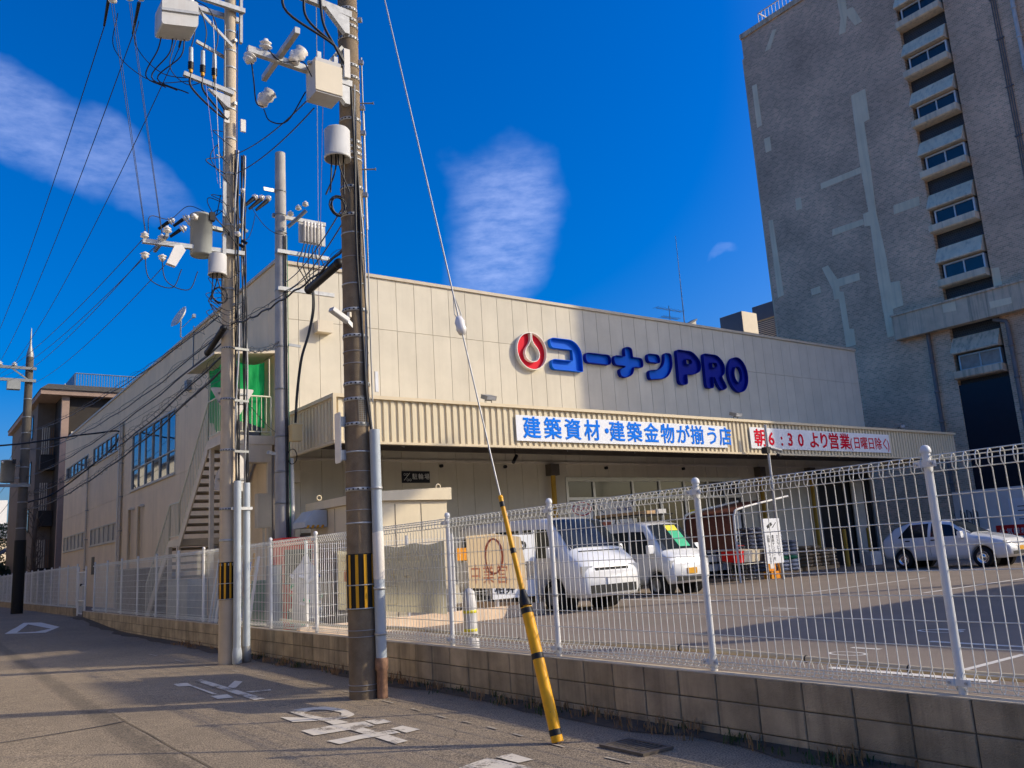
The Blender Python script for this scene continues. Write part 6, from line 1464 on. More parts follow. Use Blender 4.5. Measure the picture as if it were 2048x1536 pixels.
for y in (14.4, 15.4): inst(ipm, 'mesh_panel', inf, (10.9, y, LOT + 0.05), (0, 0, math.pi / 2))
ps = thing('parking_sign', 'white parking notice board fixed to the inner fence', 'sign', (10.4, 14.3, 0.6))
MB().box(9.95, 10.84, 14.32, 14.35, 1.32, 1.86).build('board', 'banner_white', ps); MB().box(9.75, 10.80, 14.32, 14.35, 0.62, 0.95).build('lower_board', 'banner_white', ps)
letters(ps, 'P', (10.42, 14.32, 1.44), (1, 0, 0), (0, 0, 1), 0.42, 0.4, 'black_print', 0.03)
letters(ps, '相昇', (9.80, 14.32, 0.74), (1, 0, 0), (0, 0, 1), 0.24, 0.26, 'black_print', 0.02)
on_ = MB().box(8.98, 9.20, 14.35, 14.37, 1.42, 1.66).build('notice_tag', 'plastic_orange'); tag(on_, 'small orange notice tied to the inner fence', 'notice')
pw = thing('wrapped_post', 'pale pipe wrapped in cloth and yellow tape behind the fence', 'wrapped post', (6.35, 9.9, LOT))
MB().lathe((6.35, 9.9, LOT), [(0, 0), (0.10, 0.0), (0.11, 0.08), (0.085, 0.3), (0.09, 0.6), (0.075, 0.78), (0.03, 0.82), (0, 0.83)], n=14).build('wrap', 'bag_white', pw)
for z in (0.26, 0.50): MB().lathe((6.35, 9.9, LOT + z), [(0.088, 0), (0.093, 0.005), (0.093, 0.035), (0.088, 0.04)], n=14).build('tape', 'sunshade_yellow', pw)

# ---- banners tied to the fence, seen from the back
def cloth(label, pts_fn, nu, nv, m, cat_='banner', name='fence_banner'):
    mb = MB(); vs = [pts_fn(i / nu, j / nv) for j in range(nv + 1) for i in range(nu + 1)]
    mb.add(vs, [(j * (nu + 1) + i, j * (nu + 1) + i + 1, (j + 1) * (nu + 1) + i + 1, (j + 1) * (nu + 1) + i) for j in range(nv) for i in range(nu)], True)
    t = thing(name, label, cat_, (5.5, pts_fn(0.5, 0)[1], 0.8)); mb.build('cloth', m, t, fix=False); return t
ba = cloth('olive banner with pale reversed lettering tied inside the fence', lambda u, v: (5.50 + 0.012 * math.sin(u * 9) * math.sin(v * 3.1), 9.08 + 3.12 * u, 0.83 + 0.87 * v - 0.03 * math.sin(u * 12.5) ** 2 * v), 24, 8, 'banner_cloth')
letters(ba, '法人企業様向け掛購入専用', (5.487, 9.16, 1.47), (0, 1, 0), (0, 0, 1), 0.19, 0.245, 'print_pale', 0.0, joined=False, lift=-0.004)
letters(ba, 'コーナンプロ', (5.487, 9.55, 1.20), (0, 1, 0), (0, 0, 1), 0.22, 0.36, 'print_pale', 0.006, lift=-0.004)
fr2 = MB().tube([(5.486, 10.3, 0.93), (5.486, 11.9, 0.93), (5.486, 11.9, 1.16), (5.486, 10.3, 1.16)], 0.004, 4, True); fr2.build('printed_frame', 'print_pale', ba)
MB().quad((5.490, 11.55, 1.24), (5.490, 11.95, 1.24), (5.490, 11.95, 1.40), (5.490, 11.55, 1.40)).build('printed_block', 'print_red_faded', ba)
bt = cloth('tan banner with faded red reversed print and a torn corner', lambda u, v: (5.50 + 0.03 * math.sin(u * 7 + v * 2) * (1 - v) + (0.10 * max(0, 0.45 - u) * v), 7.42 + 1.17 * u + (0.28 * v * max(0, 0.5 - u)), 1.13 + 0.60 * v - 0.12 * v * max(0, 0.5 - u) - 0.05 * (1 - v) * max(0, 0.4 - u)), 18, 8, 'banner_tan')
MB().tube([(5.484, 8.0 + 0.17 * math.cos(i * 0.314), 1.48 + 0.19 * math.sin(i * 0.314)) for i in range(20)], 0.012, 4, True).build('printed_ring', 'print_red_faded', bt)
letters(bt, '営業中', (5.480, 7.72, 1.20), (0, 1, 0), (0, 0, 1), 0.24, 0.27, 'print_red_faded', 0.0, lift=-0.004)

# ================================================================== shop-front goods and signs
sh = thing('cart_shelter', 'brown-roofed trolley shelter with white pipe frame before the entrance', 'shelter', (21.6, 17.8, LOT))
for y in (16.9, 18.9):
    MB().tube(bez([(20.3, y, LOT), (20.3, y, 1.9), (20.36, y, 2.25), (20.7, y, 2.42), (23.0, y, 2.75)], 6), 0.035, 8).build('frame', 'fence_white', sh)
ro = MB(); pr_ = bez([(20.34, 0, 1.2), (20.33, 0, 1.9), (20.40, 0, 2.22), (20.72, 0, 2.38), (22.96, 0, 2.71)], 5)
ro.add([(p.x, y, p.z) for p in pr_ for y in (16.92, 18.88)], [(2 * i, 2 * i + 1, 2 * i + 3, 2 * i + 2) for i in range(len(pr_) - 1)], True); ro.build('roof_sheet', 'shelter_brown', sh, fix=False)
MB().tube([(20.3, 16.9, 1.2), (20.3, 18.9, 1.2)], 0.03, 6).build('rail', 'fence_white', sh)
for k in range(4):
    x = 20.9 + k * 0.38; c_ = thing('shopping_cart', ('red-handled', 'grey', 'cream', 'dark')[k] + ' shopping trolley under the brown shelter', 'trolley', (x, 17.6, LOT))
    b_ = MB()
    for (a, b) in (((x - 0.2, 17.3, 0.75), (x + 0.2, 17.3, 0.75)), ((x - 0.2, 17.9, 0.85), (x + 0.2, 17.9, 0.85)), ((x - 0.2, 17.3, 0.75), (x - 0.2, 17.9, 0.85)), ((x + 0.2, 17.3, 0.75), (x + 0.2, 17.9, 0.85)), ((x - 0.18, 17.35, 1.15), (x + 0.18, 17.35, 1.15)), ((x - 0.2, 17.9, 0.35), (x - 0.2, 17.9, 1.3)), ((x + 0.2, 17.9, 0.35), (x + 0.2, 17.9, 1.3)), ((x - 0.2, 17.3, 0.33), (x - 0.2, 17.9, 0.36)), ((x + 0.2, 17.3, 0.33), (x + 0.2, 17.9, 0.36))): b_.tube([a, b], 0.012, 5)
    b_.build('frame', 'galv', c_)
    MB().prism([(17.35, 0.80), (17.88, 0.88), (17.88, 1.2), (17.30, 1.15)], 'x', x - 0.18, x + 0.18).build('basket', ('plastic_red', 'bag_grey', 'box_cream', 'steel_dark')[k], c_)
    MB().tube([(x - 0.2, 17.9, 1.3), (x + 0.2, 17.9, 1.3)], 0.018, 6).build('handle', ('plastic_red', 'car_black', 'plastic_red', 'car_black')[k], c_)
ns = thing('notice_board', 'white standing notice board with black vertical writing by the camera post', 'sign', (21.1, 16.2, LOT))
MB().box(20.75, 21.5, 16.20, 16.24, 0.75, 2.05).build('board', 'banner_white', ns)
for x in (20.8, 21.45): MB().tube([(x, 16.26, LOT), (x, 16.26, 2.05)], 0.02, 6).build('leg', 'alu', ns)
for c, col_ in enumerate(('カメラにより', '車両ナンバーを', '記録しております')):
    for r, ch in enumerate(col_): letters(ns, ch, (21.25 - c * 0.21, 16.20, 1.47 - r * 0.105), (1, 0, 0), (0, 0, 1), 0.12, 0.1, 'black_print', 0.004)
MB().bar((20.90, 16.196, 1.80), (21.12, 16.196, 1.90), 0.006, 0.09).build('camera_pictogram', 'black_print', ns); MB().bar((21.14, 16.196, 1.78), (21.32, 16.196, 1.93), 0.006, 0.02).build('camera_pictogram', 'black_print', ns)
cpo = thing('camera_mast', 'slim grey mast with surveillance camera before the red-lettered banner', 'camera mast', (21.9, 16.6, LOT))
MB().cyl((21.9, 16.6, LOT), (21.9, 16.6, 4.95), 0.05, 0.045, 12).build('mast', 'alu', cpo); MB().box(21.72, 21.86, 16.5, 16.7, 4.05, 4.25).build('box', 'car_black', cpo)
MB().cyl((21.95, 16.55, 4.22), (22.3, 16.4, 4.12), 0.05, n=10).build('camera', 'galv', cpo); MB().sphere((22.25, 16.5, 3.98), 0.07).build('dome', 'car_black', cpo)
ys = thing('standing_sign', 'yellow plastic standing sign with red and white print on the lot', 'sign', (22.2, 17.2, LOT))
MB().box(22.02, 22.42, 17.1, 17.4, LOT, LOT + 0.22).build('base', 'plastic_orange', ys); MB().prism(fillet([(22.04, 0.48), (22.40, 0.48), (22.38, 1.18), (22.06, 1.18)], 0.06, 3), 'y', 17.2, 17.28).build('panel', 'plastic_orange', ys)
MB().box(22.12, 22.32, 17.192, 17.199, 0.55, 1.10).build('print', 'white_print', ys); MB().box(22.15, 22.29, 17.185, 17.191, 0.85, 1.0).build('print', 'plastic_red', ys)
hb = MB().tube([(22.35, 17.0, LOT), (22.0, 17.0, 1.9)], 0.03, 8).build('barrier_pole', 'plastic_orange'); tag(hb, 'leaning yellow and black barrier pole by the camera mast', 'barrier pole')
# stacked sacks under the canopy
def sack(l, w, h):
    mb = MB(); vs = []; n, k = 12, 6
    for j in range(k + 1):
        ph = -math.pi / 2 + math.pi * j / k
        for i in range(n):
            a = 2 * math.pi * i / n
            sx_ = math.copysign(abs(math.cos(a)) ** 0.5, math.cos(a)) * (abs(math.cos(ph)) ** 0.4); sy_ = math.copysign(abs(math.sin(a)) ** 0.5, math.sin(a)) * (abs(math.cos(ph)) ** 0.4)
            vs.append((sx_ * l / 2, sy_ * w / 2, math.sin(ph) * h / 2 + h / 2))
    mb.add(vs, [(j * n + i, j * n + (i + 1) % n, (j + 1) * n + (i + 1) % n, (j + 1) * n + i) for j in range(k) for i in range(n)], True)
    return mb
sk = {m: sack(0.62, 0.42, 0.13).mesh('sack', m) for m in ('bag_grey', 'bag_white', 'carton', 'plastic_green')}
words = {'bag_grey': 'grey', 'bag_white': 'white', 'carton': 'brown', 'plastic_green': 'green'}
for sx_, sy_, nlay, m, lb in ((23.9, 19.4, 12, 'bag_grey', 'tall stack of grey sacks nearest the trolley shelter'), (24.9, 19.5, 11, 'bag_white', 'stack of white sacks beside the grey stack under the canopy'), (25.9, 19.6, 8, 'bag_grey', 'shorter stack of grey sacks right of the white stack'), (27.0, 19.5, 6, 'carton', 'low stack of brown sacks near the dark loading bay'), (28.0, 19.5, 5, 'carton', 'lowest stack of brown sacks at the loading bay edge'), (24.3, 18.5, 5, 'bag_white', 'front low stack of white sacks facing the parking lot')):
    t = thing('sack_stack', lb, 'sacks', (sx_, sy_, LOT), group='sack stacks under the canopy')
    MB().box(sx_ - 0.5, sx_ + 0.5, sy_ - 0.45, sy_ + 0.45, LOT, LOT + 0.12).build('pallet', 'wood', t)
    for l in range(nlay):
        mm_ = m if not (m == 'bag_white' and l == 3 and sx_ < 24.5) else 'plastic_green'
        for dx in (-0.24, 0.24): inst(sk[mm_], 'sack', t, (sx_ + dx + random.uniform(-.03, .03), sy_ - 0.2 + random.uniform(-.03, .03), LOT + 0.12 + l * 0.125), (0, 0, 1.57 + random.uniform(-.08, .08)))
for x, lb in ((29.3, 'yellow bollard left of the loading bay'), (30.9, 'yellow bollard inside the loading bay'), (33.2, 'yellow bollard right of the loading bay')):
    t = thing('bollard', lb, 'bollard', (x, 19.2, LOT), group='yellow bollards by the loading bay'); MB().cyl((x, 19.2, LOT), (x, 19.2, 1.6), 0.07, n=14).build('tube', 'yellow_paint', t); MB().lathe((x, 19.2, 1.6), [(0.07, 0), (0.06, 0.03), (0, 0.05)], n=14).build('cap', 'yellow_paint', t)
ct = tag(MB().box(29.9, 30.6, 18.6, 19.0, LOT, 0.75).build('carton', 'bag_white'), 'white carton standing before the loading bay', 'carton')
sb = thing('sign_board_stack', 'blue and white price boards leaning by the entrance', 'boards', (23.0, 20.0, LOT))
for i in range(5):
    for j in range(6): MB().box(22.55 + i * 0.24, 22.75 + i * 0.24, 20.05, 20.08, 0.5 + j * 0.30, 0.72 + j * 0.30).build('price_board', random.choice(['banner_white', 'banner_white', 'sign_navy', 'white_print']), sb)
# white shed at the right edge
wsd = thing('white_shed', 'white metal shed with red fire notice at the right edge', 'shed', (36.5, 14, LOT))
MB().box(34.6, 38.5, 9.0, 17.6, LOT, 2.85).build('body', 'house_white', wsd); MB().box(34.585, 34.6, 13.9, 15.5, 0.8, 2.4).build('door', 'banner_white', wsd)
MB().box(34.57, 34.584, 14.9, 16.1, 1.0, 1.42).build('fire_notice', 'plastic_red', wsd); letters(wsd, '火気厳禁', (34.57, 16.0, 1.10), (0, -1, 0), (0, 0, 1), 0.24, 0.26, 'white_print', 0.008)
for i in range(4): MB().box(34.574, 34.584, 14.1, 15.2, 1.6 + i * 0.16, 1.63 + i * 0.16).build('printed_line', 'sign_black', wsd)
for i in range(3): MB().tube([(34.55, 16.7 + i * 0.25, LOT), (34.55, 16.7 + i * 0.25, 2.0), (34.45, 16.8 + i * 0.25, 2.1), (34.45, 16.85 + i * 0.25, LOT)], 0.02, 6).build('pipe', 'steel_dark', wsd)
# long stock leaning behind the fence, in the sun under the stairs
GS = 'long stock leaning by the stairs'
for i, (m, w) in enumerate((('fence_white', 0.10), ('hazard_yellow', 0.08), ('plastic_blue', 0.06), ('bag_white', 0.12), ('fence_white', 0.07), ('box_cream', 0.10), ('bag_white', 0.08), ('plastic_blue', 0.05), ('hazard_yellow', 0.07), ('fence_white', 0.12), ('pvc_grey', 0.09), ('fence_white', 0.06))):
    y = 17.6 + i * 0.24; nm = ('white', 'yellow', 'blue', 'pale', 'narrow white', 'cream', 'off-white', 'slim blue', 'dull yellow', 'wide white', 'grey', 'thin white')[i]
    tag(MB().bar((5.95, y, LOT), (6.22, y + 0.1, 1.75 + 0.1 * math.sin(i * 2.3)), 0.03, w, (0, 1, 0)).build('plank_stock', m), nm + ' length of stock leaning behind the fence by the stairs', 'stock', GS)
tag(MB().prism(fillet([(19.0, LOT), (20.2, LOT), (20.1, 1.2), (19.1, 1.25)], 0.06, 3), 'x', 6.4, 7.3).build('covered_crate', 'plastic_green'), 'dark green covered crate under the landing', 'crate')
tag(MB().prism(fillet([(21.4, LOT), (23.2, LOT), (23.2, 1.35), (21.4, 1.35)], 0.04, 3), 'x', 5.8, 6.25).build('grey_locker', 'tx_grey'), 'grey metal locker beside the staircase', 'locker')
tag(MB().prism(fillet([(28.6, LOT), (31.2, LOT), (31.2, 1.75), (28.6, 1.75)], 0.04, 3), 'x', 6.2, 7.2).build('grey_store_box', 'apt_grey'), 'large grey storage box behind the shaded fence', 'storage box')

# ================================================================== tiled tower on the right
XT = 43.0  # tower numbers come from image pixels, scaled about the camera to this plane
tw = thing('tiled_tower', 'tall brown-grey tiled tower with pale repair patches', 'building', (XT, 20, 0))
Y0T, Y1T, ZT_ = 2.86, 30.84, 33.5
CA, CB = 18.22, 20.68
MB().box(XT, XT + 16, CB, Y1T, 0, ZT_).build('wall', 'tower_tile', tw); MB().box(XT, XT + 16, Y0T, CA, 0, ZT_).build('wall', 'tower_tile', tw)
MB().box(XT + 0.30, XT + 16, CA + 0.001, CB - 0.001, 0, ZT_).build('window_strip', 'tower_tile_dark', tw)
MB().box(XT + 0.25, XT + 0.8, Y1T + 0.002, Y1T + 0.30, 0, 32.3).build('corner_strip', 'concrete_old', tw)
MB().box(XT - 0.10, XT + 16, Y0T, Y1T + 0.05, ZT_ + 0.001, ZT_ + 0.35).build('parapet', 'concrete_old', tw)
PATCH = [[(23.99, 33.3), (23.44, 33.3), (23.44, 31.23), (23.07, 31.19), (22.65, 30.0), (23.12, 30.03), (23.49, 30.88), (23.74, 29.95), (24.16, 30.0), (23.9, 30.93)],
[(28.46, 32.82), (28.17, 32.77), (28.78, 31.7), (29.19, 31.73)],
[(23.98, 26.03), (23.09, 26.01), (23.11, 24.15), (23.45, 24.14), (23.47, 21.47), (23.54, 18.71), (23.35, 15.92), (23.37, 15.56), (24.03, 15.56), (23.99, 18.13), (24.34, 18.2), (24.31, 18.94), (23.98, 18.94), (24.06, 21.96)],
[(26.64, 21.71), (24.07, 21.66), (24.07, 21.3), (26.66, 21.35)], [(26.3, 18.73), (24.36, 18.65), (24.36, 18.32), (26.36, 18.35)], [(22.53, 18.76), (21.09, 18.73), (21.12, 18.24), (22.57, 18.26)],
[(28.44, 21.45), (28.06, 21.41), (28.06, 20.68), (28.47, 20.71)], [(30.08, 26.12), (29.64, 26.08), (29.65, 25.16), (30.07, 25.17)], [(30.47, 30.0), (30.11, 29.95), (30.09, 27.09), (30.48, 27.07)], [(30.52, 20.81), (30.19, 20.75), (30.08, 15.86), (30.52, 15.8)],
[(27.31, 16.69), (26.9, 16.74), (26.42, 15.75), (25.06, 15.72), (25.07, 15.3), (26.37, 15.3), (26.4, 15.0), (26.15, 14.93), (26.12, 12.73), (25.85, 12.67), (25.87, 11.74), (26.47, 11.73), (26.5, 14.6), (26.8, 14.64), (26.81, 15.25)],
[(28.21, 15.68), (27.59, 15.69), (27.57, 15.3), (28.2, 15.29)], [(24.03, 15.55), (23.37, 15.55), (23.34, 14.61), (22.82, 14.57), (22.83, 13.19), (23.44, 13.16), (23.46, 11.71), (23.97, 11.7)], [(18.19, 13.79), (17.82, 13.74), (17.81, 12.72), (18.19, 12.71)],
[(28.9, 12.4), (28.6, 12.4), (28.1, 10.2), (28.5, 10.1)]]
for p in PATCH: MB().prism(p, 'x', XT - 0.015, XT - 0.001).build('wall_patch', 'patch_tower', tw)
def tower_window(zc, hm, gm, hood_m):
    y0, y1 = CA + 0.18, CB - 0.24
    f = MB(); z0, z1 = zc, zc + 0.80; t_ = 0.07; xa, xb = XT - 0.02, XT + 0.29
    f.box(xa, xb, y0, y1, z0, z0 + t_); f.box(xa, xb, y0, y1, z1 - t_, z1); f.box(xa, xb, y0, y0 + t_, z0 + t_, z1 - t_); f.box(xa, xb, y1 - t_, y1, z0 + t_, z1 - t_); f.box(xa + 0.02, xb, (y0 + y1) / 2 - 0.03, (y0 + y1) / 2 + 0.03, z0 + t_, z1 - t_)
    w = f.build('window', 'white_print' if gm == 'tower_glass' else 'alu', tw)
    for a, b in ((y0 + t_, (y0 + y1) / 2 - 0.03), ((y0 + y1) / 2 + 0.03, y1 - t_)): MB().quad((XT + 0.05, a, z0 + t_), (XT + 0.05, b, z0 + t_), (XT + 0.05, b, z1 - t_), (XT + 0.05, a, z1 - t_)).build('pane', gm, w)
    MB().prism([(XT + 0.299, zc + 0.90), (XT - 0.34, zc + 0.86), (XT - 0.36, zc + 0.92), (XT + 0.10, zc + 1.74), (XT + 0.299, zc + 1.78)], 'y', CA + 0.12, CB - 0.02).build('window_hood', hood_m, w)
    MB().prism([(XT + 0.299, zc - 0.42), (XT - 0.32, zc - 0.42), (XT - 0.40, zc - 0.36), (XT - 0.40, zc - 0.03), (XT + 0.299, zc - 0.03)], 'y', CA + 0.08, CB - 0.01).build('window_sill', hood_m, w)
for zc in (13.9, 16.85, 19.85, 22.75, 25.65, 28.6, 31.3): tower_window(zc, 0.8, 'tower_glass', 'hood_concrete')
tower_window(9.08, 0.8, 'curtain', 'concrete_old')
MB().box(XT - 0.55, XT - 0.002, 3.2, 23.3, 11.33, 12.67).build('ledge', 'concrete_old', tw)
MB().box(XT - 0.62, XT - 0.551, 3.2, 23.36, 12.60, 12.70).build('ledge_lip', 'concrete_old', tw)
for p in ([(19.9, 12.05), (20.55, 12.1), (20.55, 12.55), (19.9, 12.5)], [(17.3, 11.7), (18.3, 11.7), (18.3, 12.05), (17.3, 12.0)]): MB().prism(p, 'x', XT - 0.56, XT - 0.551).build('ledge_patch', 'patch_tower', tw)
def drain(y, z0, z1, m, bend=None):
    x = XT - 0.14; pts = [(x, y, z0), (x, y, z1)]
    if bend: pts += [(x, y + 0.05, z1 + 0.12), (x, y + bend, z1 + 0.35)]
    MB().tube(pts, 0.10, 10).build('drainpipe', m, tw)
    z = z0 + 1.0
    while z < z1: MB().lathe((x, y, z), [(0.102, 0), (0.13, 0.01), (0.13, 0.12), (0.102, 0.13)], n=12).build('pipe_collar', m, tw); z += 1.55
drain(21.72, 1.0, 11.32, 'pipe_brown'); drain(17.84, 1.0, 10.9, 'pipe_brown', 0.6); drain(15.0, 12.7, 33, 'pipe_white')
for i in range(3): MB().tube([(XT - 0.06, 15.76 + i * 0.10, 12.7), (XT - 0.06, 15.76 + i * 0.10, 33.4)], 0.025, 6).build('lead', 'pipe_brown', tw)
for z in (17.0, 19.8, 22.4, 25, 27.2, 29.5, 31.5): MB().box(XT - 0.09, XT - 0.001, 15.68, 16.04, z, z + 0.06).build('lead_clip', 'pipe_brown', tw)
MB().box(XT + 0.02, XT + 0.28, CA + 0.01, CB - 0.01, 0, 8.4).build('dark_shutter', 'sign_black', tw)
rl = MB(); rl.tube([(XT + 0.4, 14, ZT_ + 1.35), (XT + 0.4, 29.6, ZT_ + 1.35)], 0.04, 6)
rl.tube([(XT + 0.4, 29.6, ZT_ + 1.35), (XT + 10, 29.6, ZT_ + 1.35)], 0.04, 6)
rl.build('roof_rail', 'pipe_white', tw)
for i in range(60): MB().tube([(XT + 0.4, 14.0 + i * 0.265, ZT_ + 0.3), (XT + 0.4, 14.0 + i * 0.265, ZT_ + 1.35)], 0.02, 4).build('rail_baluster', 'pipe_white', tw)

# ================================================================== roofs showing behind the store
rb2 = thing('rear_building', 'grey louvred rooftop plant rooms seen over the store roof', 'building', (53.5, 41, 0))
MB().box(48.5, 60, 42.2, 52, 0, 15.2).build('wall', 'apt_grey', rb2)
MB().box(51.58, 53.35, 40.0, 42.16, 16.95, 18.58).build('upper_room', 'louver_cream', rb2); MB().box(51.56, 51.58, 40.02, 42.14, 16.97, 18.56).build('shaded_louvre', 'louver_shaded', rb2)  # shade of the side turned from the sun is painted as a dark panel
MB().box(51.9, 53.3, 40.3, 42.1, 14.5, 16.948).build('lower_room', 'louver_cream', rb2); MB().box(51.88, 51.899, 40.32, 42.08, 14.5, 16.9).build('shaded_louvre', 'louver_shaded', rb2)
MB().box(55.92, 57.6, 40.0, 42.3, 18.75, 20.01).build('upper_room', 'louver_cream', rb2); MB().box(55.90, 55.919, 40.02, 42.28, 18.77, 19.99).build('shaded_louvre', 'louver_shaded', rb2)
MB().box(56.1, 57.6, 40.2, 43.2, 14.5, 18.748).build('lower_room', 'louver_cream', rb2)
for i in range(26): MB().box(56.05, 56.09, 40.25, 43.15, 14.6 + i * 0.16, 14.68 + i * 0.16).build('louvre_slat', 'louver_shaded', rb2)
for i in range(9): MB().tube([(54.8 + i * 0.22, 39.5, 14.2), (54.8 + i * 0.22, 39.5, 15.6)], 0.03, 4).build('rail_baluster', 'pipe_white', rb2)
MB().tube([(54.8, 39.5, 15.6), (56.6, 39.5, 15.6)], 0.035, 5).build('roof_rail', 'pipe_white', rb2)
gh = thing('gabled_roof', 'white gable end with dark roof peeping over the store', 'roof', (46.8, 41, 0))
MB().prism([(45.6, 14), (47.45, 14), (47.45, 17.6), (45.6, 16.7)], 'y', 41.0, 48).build('gable', 'house_white', gh); MB().prism([(45.5, 16.62), (47.5, 17.62), (47.5, 17.75), (45.5, 16.78)], 'y', 40.9, 41.5).build('roof', 'roof_slate', gh)
MB().box(45.58, 45.595, 41.0, 46, 14, 16.6).build('side', 'roof_slate', gh)
mast = thing('radio_mast', 'thin red and white radio mast rising behind the store', 'mast', (45.05, 40, 14))
for i in range(5): MB().cyl((45.05, 40, 14 + i * 1.9), (45.05, 40, 15.9 + i * 1.9), 0.05 - 0.007 * i, 0.045 - 0.007 * i, 8).build('section', 'pipe_white' if i % 2 else 'galv', mast)
ya = thing('tv_antenna', 'spiky television antenna behind the store roof edge', 'antenna', (43.6, 40, 14))
MB().cyl((43.6, 40, 14), (43.6, 40, 18.0), 0.03, n=6).build('mast', 'galv_dark', ya)
for z, w in ((17.7, 1.3), (17.1, 0.8), (16.6, 0.9)):
    MB().tube([(43.6 - w, 40, z), (43.6 + w, 40, z)], 0.02, 4).build('boom', 'galv_dark', ya)
    for i in range(9): MB().tube([(43.6 - w + i * w / 4, 39.7, z + 0.02), (43.6 - w + i * w / 4, 40.3, z + 0.02)], 0.012, 4).build('element', 'galv_dark', ya)

# ================================================================== brown apartment block beyond the store
ap = thing('apartment_block', 'dark brown apartment block with timber slats beyond the store', 'building', (6.8, 56, 0.2))
ZA = 12.3
MB().box(6.8, 24, 58.4, 72, 0.2, ZA).build('wall', 'apt_grey', ap)
MB().box(7.75, 24, 56.0, 58.398, 0.2, ZA).build('front_wall', 'apt_dark', ap)
MB().box(7.72, 8.12, 55.7, 56.0, 0.2, ZA + 0.1).build('tile_column', 'apt_tile', ap)
MB().box(8.15, 14, 55.72, 55.99, 8.1, 8.7).build('tile_band', 'apt_tile', ap)
MB().prism([(6.55, ZA), (25, ZA), (25, ZA + 0.22), (6.55, ZA + 0.30)], 'y', 55.4, 72.5).build('eave', 'apt_tile', ap)
MB().prism([(6.5, ZA + 0.301), (25, ZA + 0.301), (25, ZA + 0.6), (6.9, ZA + 0.6)], 'y', 55.3, 72.6).build('roof', 'apt_roof', ap)
wn_ = MB().box(8.3, 12.5, 55.9, 55.98, 8.75, 10.2).build('window', 'pale_trim', ap)
for i in range(3): MB().quad((8.4 + i * 1.4, 55.89, 8.85), (9.65 + i * 1.4, 55.89, 8.85), (9.65 + i * 1.4, 55.89, 10.1), (8.4 + i * 1.4, 55.89, 10.1)).build('pane', 'frosted_pane', wn_)
for fl in range(3):
    zb = 2.3 + fl * 3.35
    MB().box(6.95, 7.72, 57.6, 58.39, zb - 0.9, zb + 0.0).build('balcony', 'apt_dark', ap)
    for i in range(6): MB().box(6.98 + i * 0.115, 7.02 + i * 0.115, 57.5, 57.58, zb + 0.02, zb + 1.65).build('slat', 'slat_pale' if i < 4 else 'apt_wood', ap)
for fl in range(4):
    zb = 1.6 + fl * 2.9
    w = MB().box(6.76, 6.799, 60.2, 60.75, zb, zb + 1.5).build('window', 'car_black', ap); MB().quad((6.755, 60.3, zb + 0.1), (6.755, 60.65, zb + 0.1), (6.755, 60.65, zb + 1.4), (6.755, 60.3, zb + 1.4)).build('pane', 'window_glass', w)
MB().box(8.0, 8.05, 57, 70, ZA + 0.6, ZA + 1.0).build('roof_kerb', 'pale_trim', ap)
rr_ = MB(); rr_.tube([(8.6, 57.2, ZA + 1.75), (16, 57.2, ZA + 1.75)], 0.04, 5); rr_.build('roof_rail', 'rail_blue', ap)
for i in range(50): MB().box(8.6 + i * 0.148, 8.64 + i * 0.148, 57.18, 57.22, ZA + 0.6, ZA + 1.75).build('rail_baluster', 'rail_blue', ap)
MB().box(8.55, 8.6, 57.2, 66, ZA + 0.6, ZA + 1.75).build('roof_screen', 'rail_blue', ap)
# bare tree, old house and hedge at the end of the street
def bare_tree(label, x, y, h):
    t = thing('bare_tree', label, 'tree', (x, y, 0.26)); tr_ = MB(); br_ = MB()
    tr_.tube(bez([(x, y, 0.2), (x + 0.1, y, h * 0.3), (x - 0.05, y, h * 0.6), (x + 0.1, y, h)], 4), 0.09, 7); tr_.build('trunk', 'bark', t)
    for i in range(26):
        z = h * random.uniform(0.25, 1.0); a = random.uniform(0, 6.28); l = random.uniform(0.4, 1.1); p = Vector((x, y, z)); q = p + Vector((math.cos(a) * l * 0.6, math.sin(a) * l * 0.6, l))
        br_.tube([p, p.lerp(q, 0.5) + Vector((0.05, 0, 0.05)), q], 0.018, 4)
        for k in range(3): s_ = p.lerp(q, random.uniform(0.3, 0.9)); br_.tube([s_, s_ + Vector((random.uniform(-.4, .4), random.uniform(-.4, .4), random.uniform(0.2, 0.6)))], 0.009, 3)
    o = br_.build('branches', 'bark', t, fix=False); o['kind'] = 'stuff'
bare_tree('small bare tree before the brown apartment block', 6.1, 51.5, 4.8)
def leafy(label, x, y, z0, r, h, n):
    t = thing('evergreen_tree', label, 'tree', (x, y, 0.26)); MB().tube([(x, y, 0.2), (x, y, z0 + h * 0.4)], 0.12, 7).build('trunk', 'bark', t)
    mb = MB()
    for i in range(n):
        a = random.uniform(0, 6.28); u = random.uniform(-1, 1); rr = random.uniform(0.55, 1.0) ** 0.5; c = Vector((x + r * rr * math.cos(a) * math.sqrt(1 - u * u), y + r * rr * math.sin(a) * math.sqrt(1 - u * u), z0 + h / 2 + u * h / 2 * rr))
        d1 = Vector((random.gauss(0, 1), random.gauss(0, 1), random.gauss(0, 1))).normalized() * 0.11; d2 = d1.orthogonal().normalized() * 0.07
        mb.quad(c - d1, c - d2, c + d1, c + d2)
    o = mb.build('crown', 'leaf_dark', t, fix=False); o['kind'] = 'stuff'
leafy('dark evergreen tree beyond the old house roof', 6.6, 77, 2.2, 2.4, 4.0, 2600)
leafy('low dark hedge tree behind the far pole', 5.9, 69, 0.6, 1.2, 2.4, 1200)
oh = thing('old_house', 'low old house with blue-grey roof at the street end', 'house', (7.5, 73, 0.2))
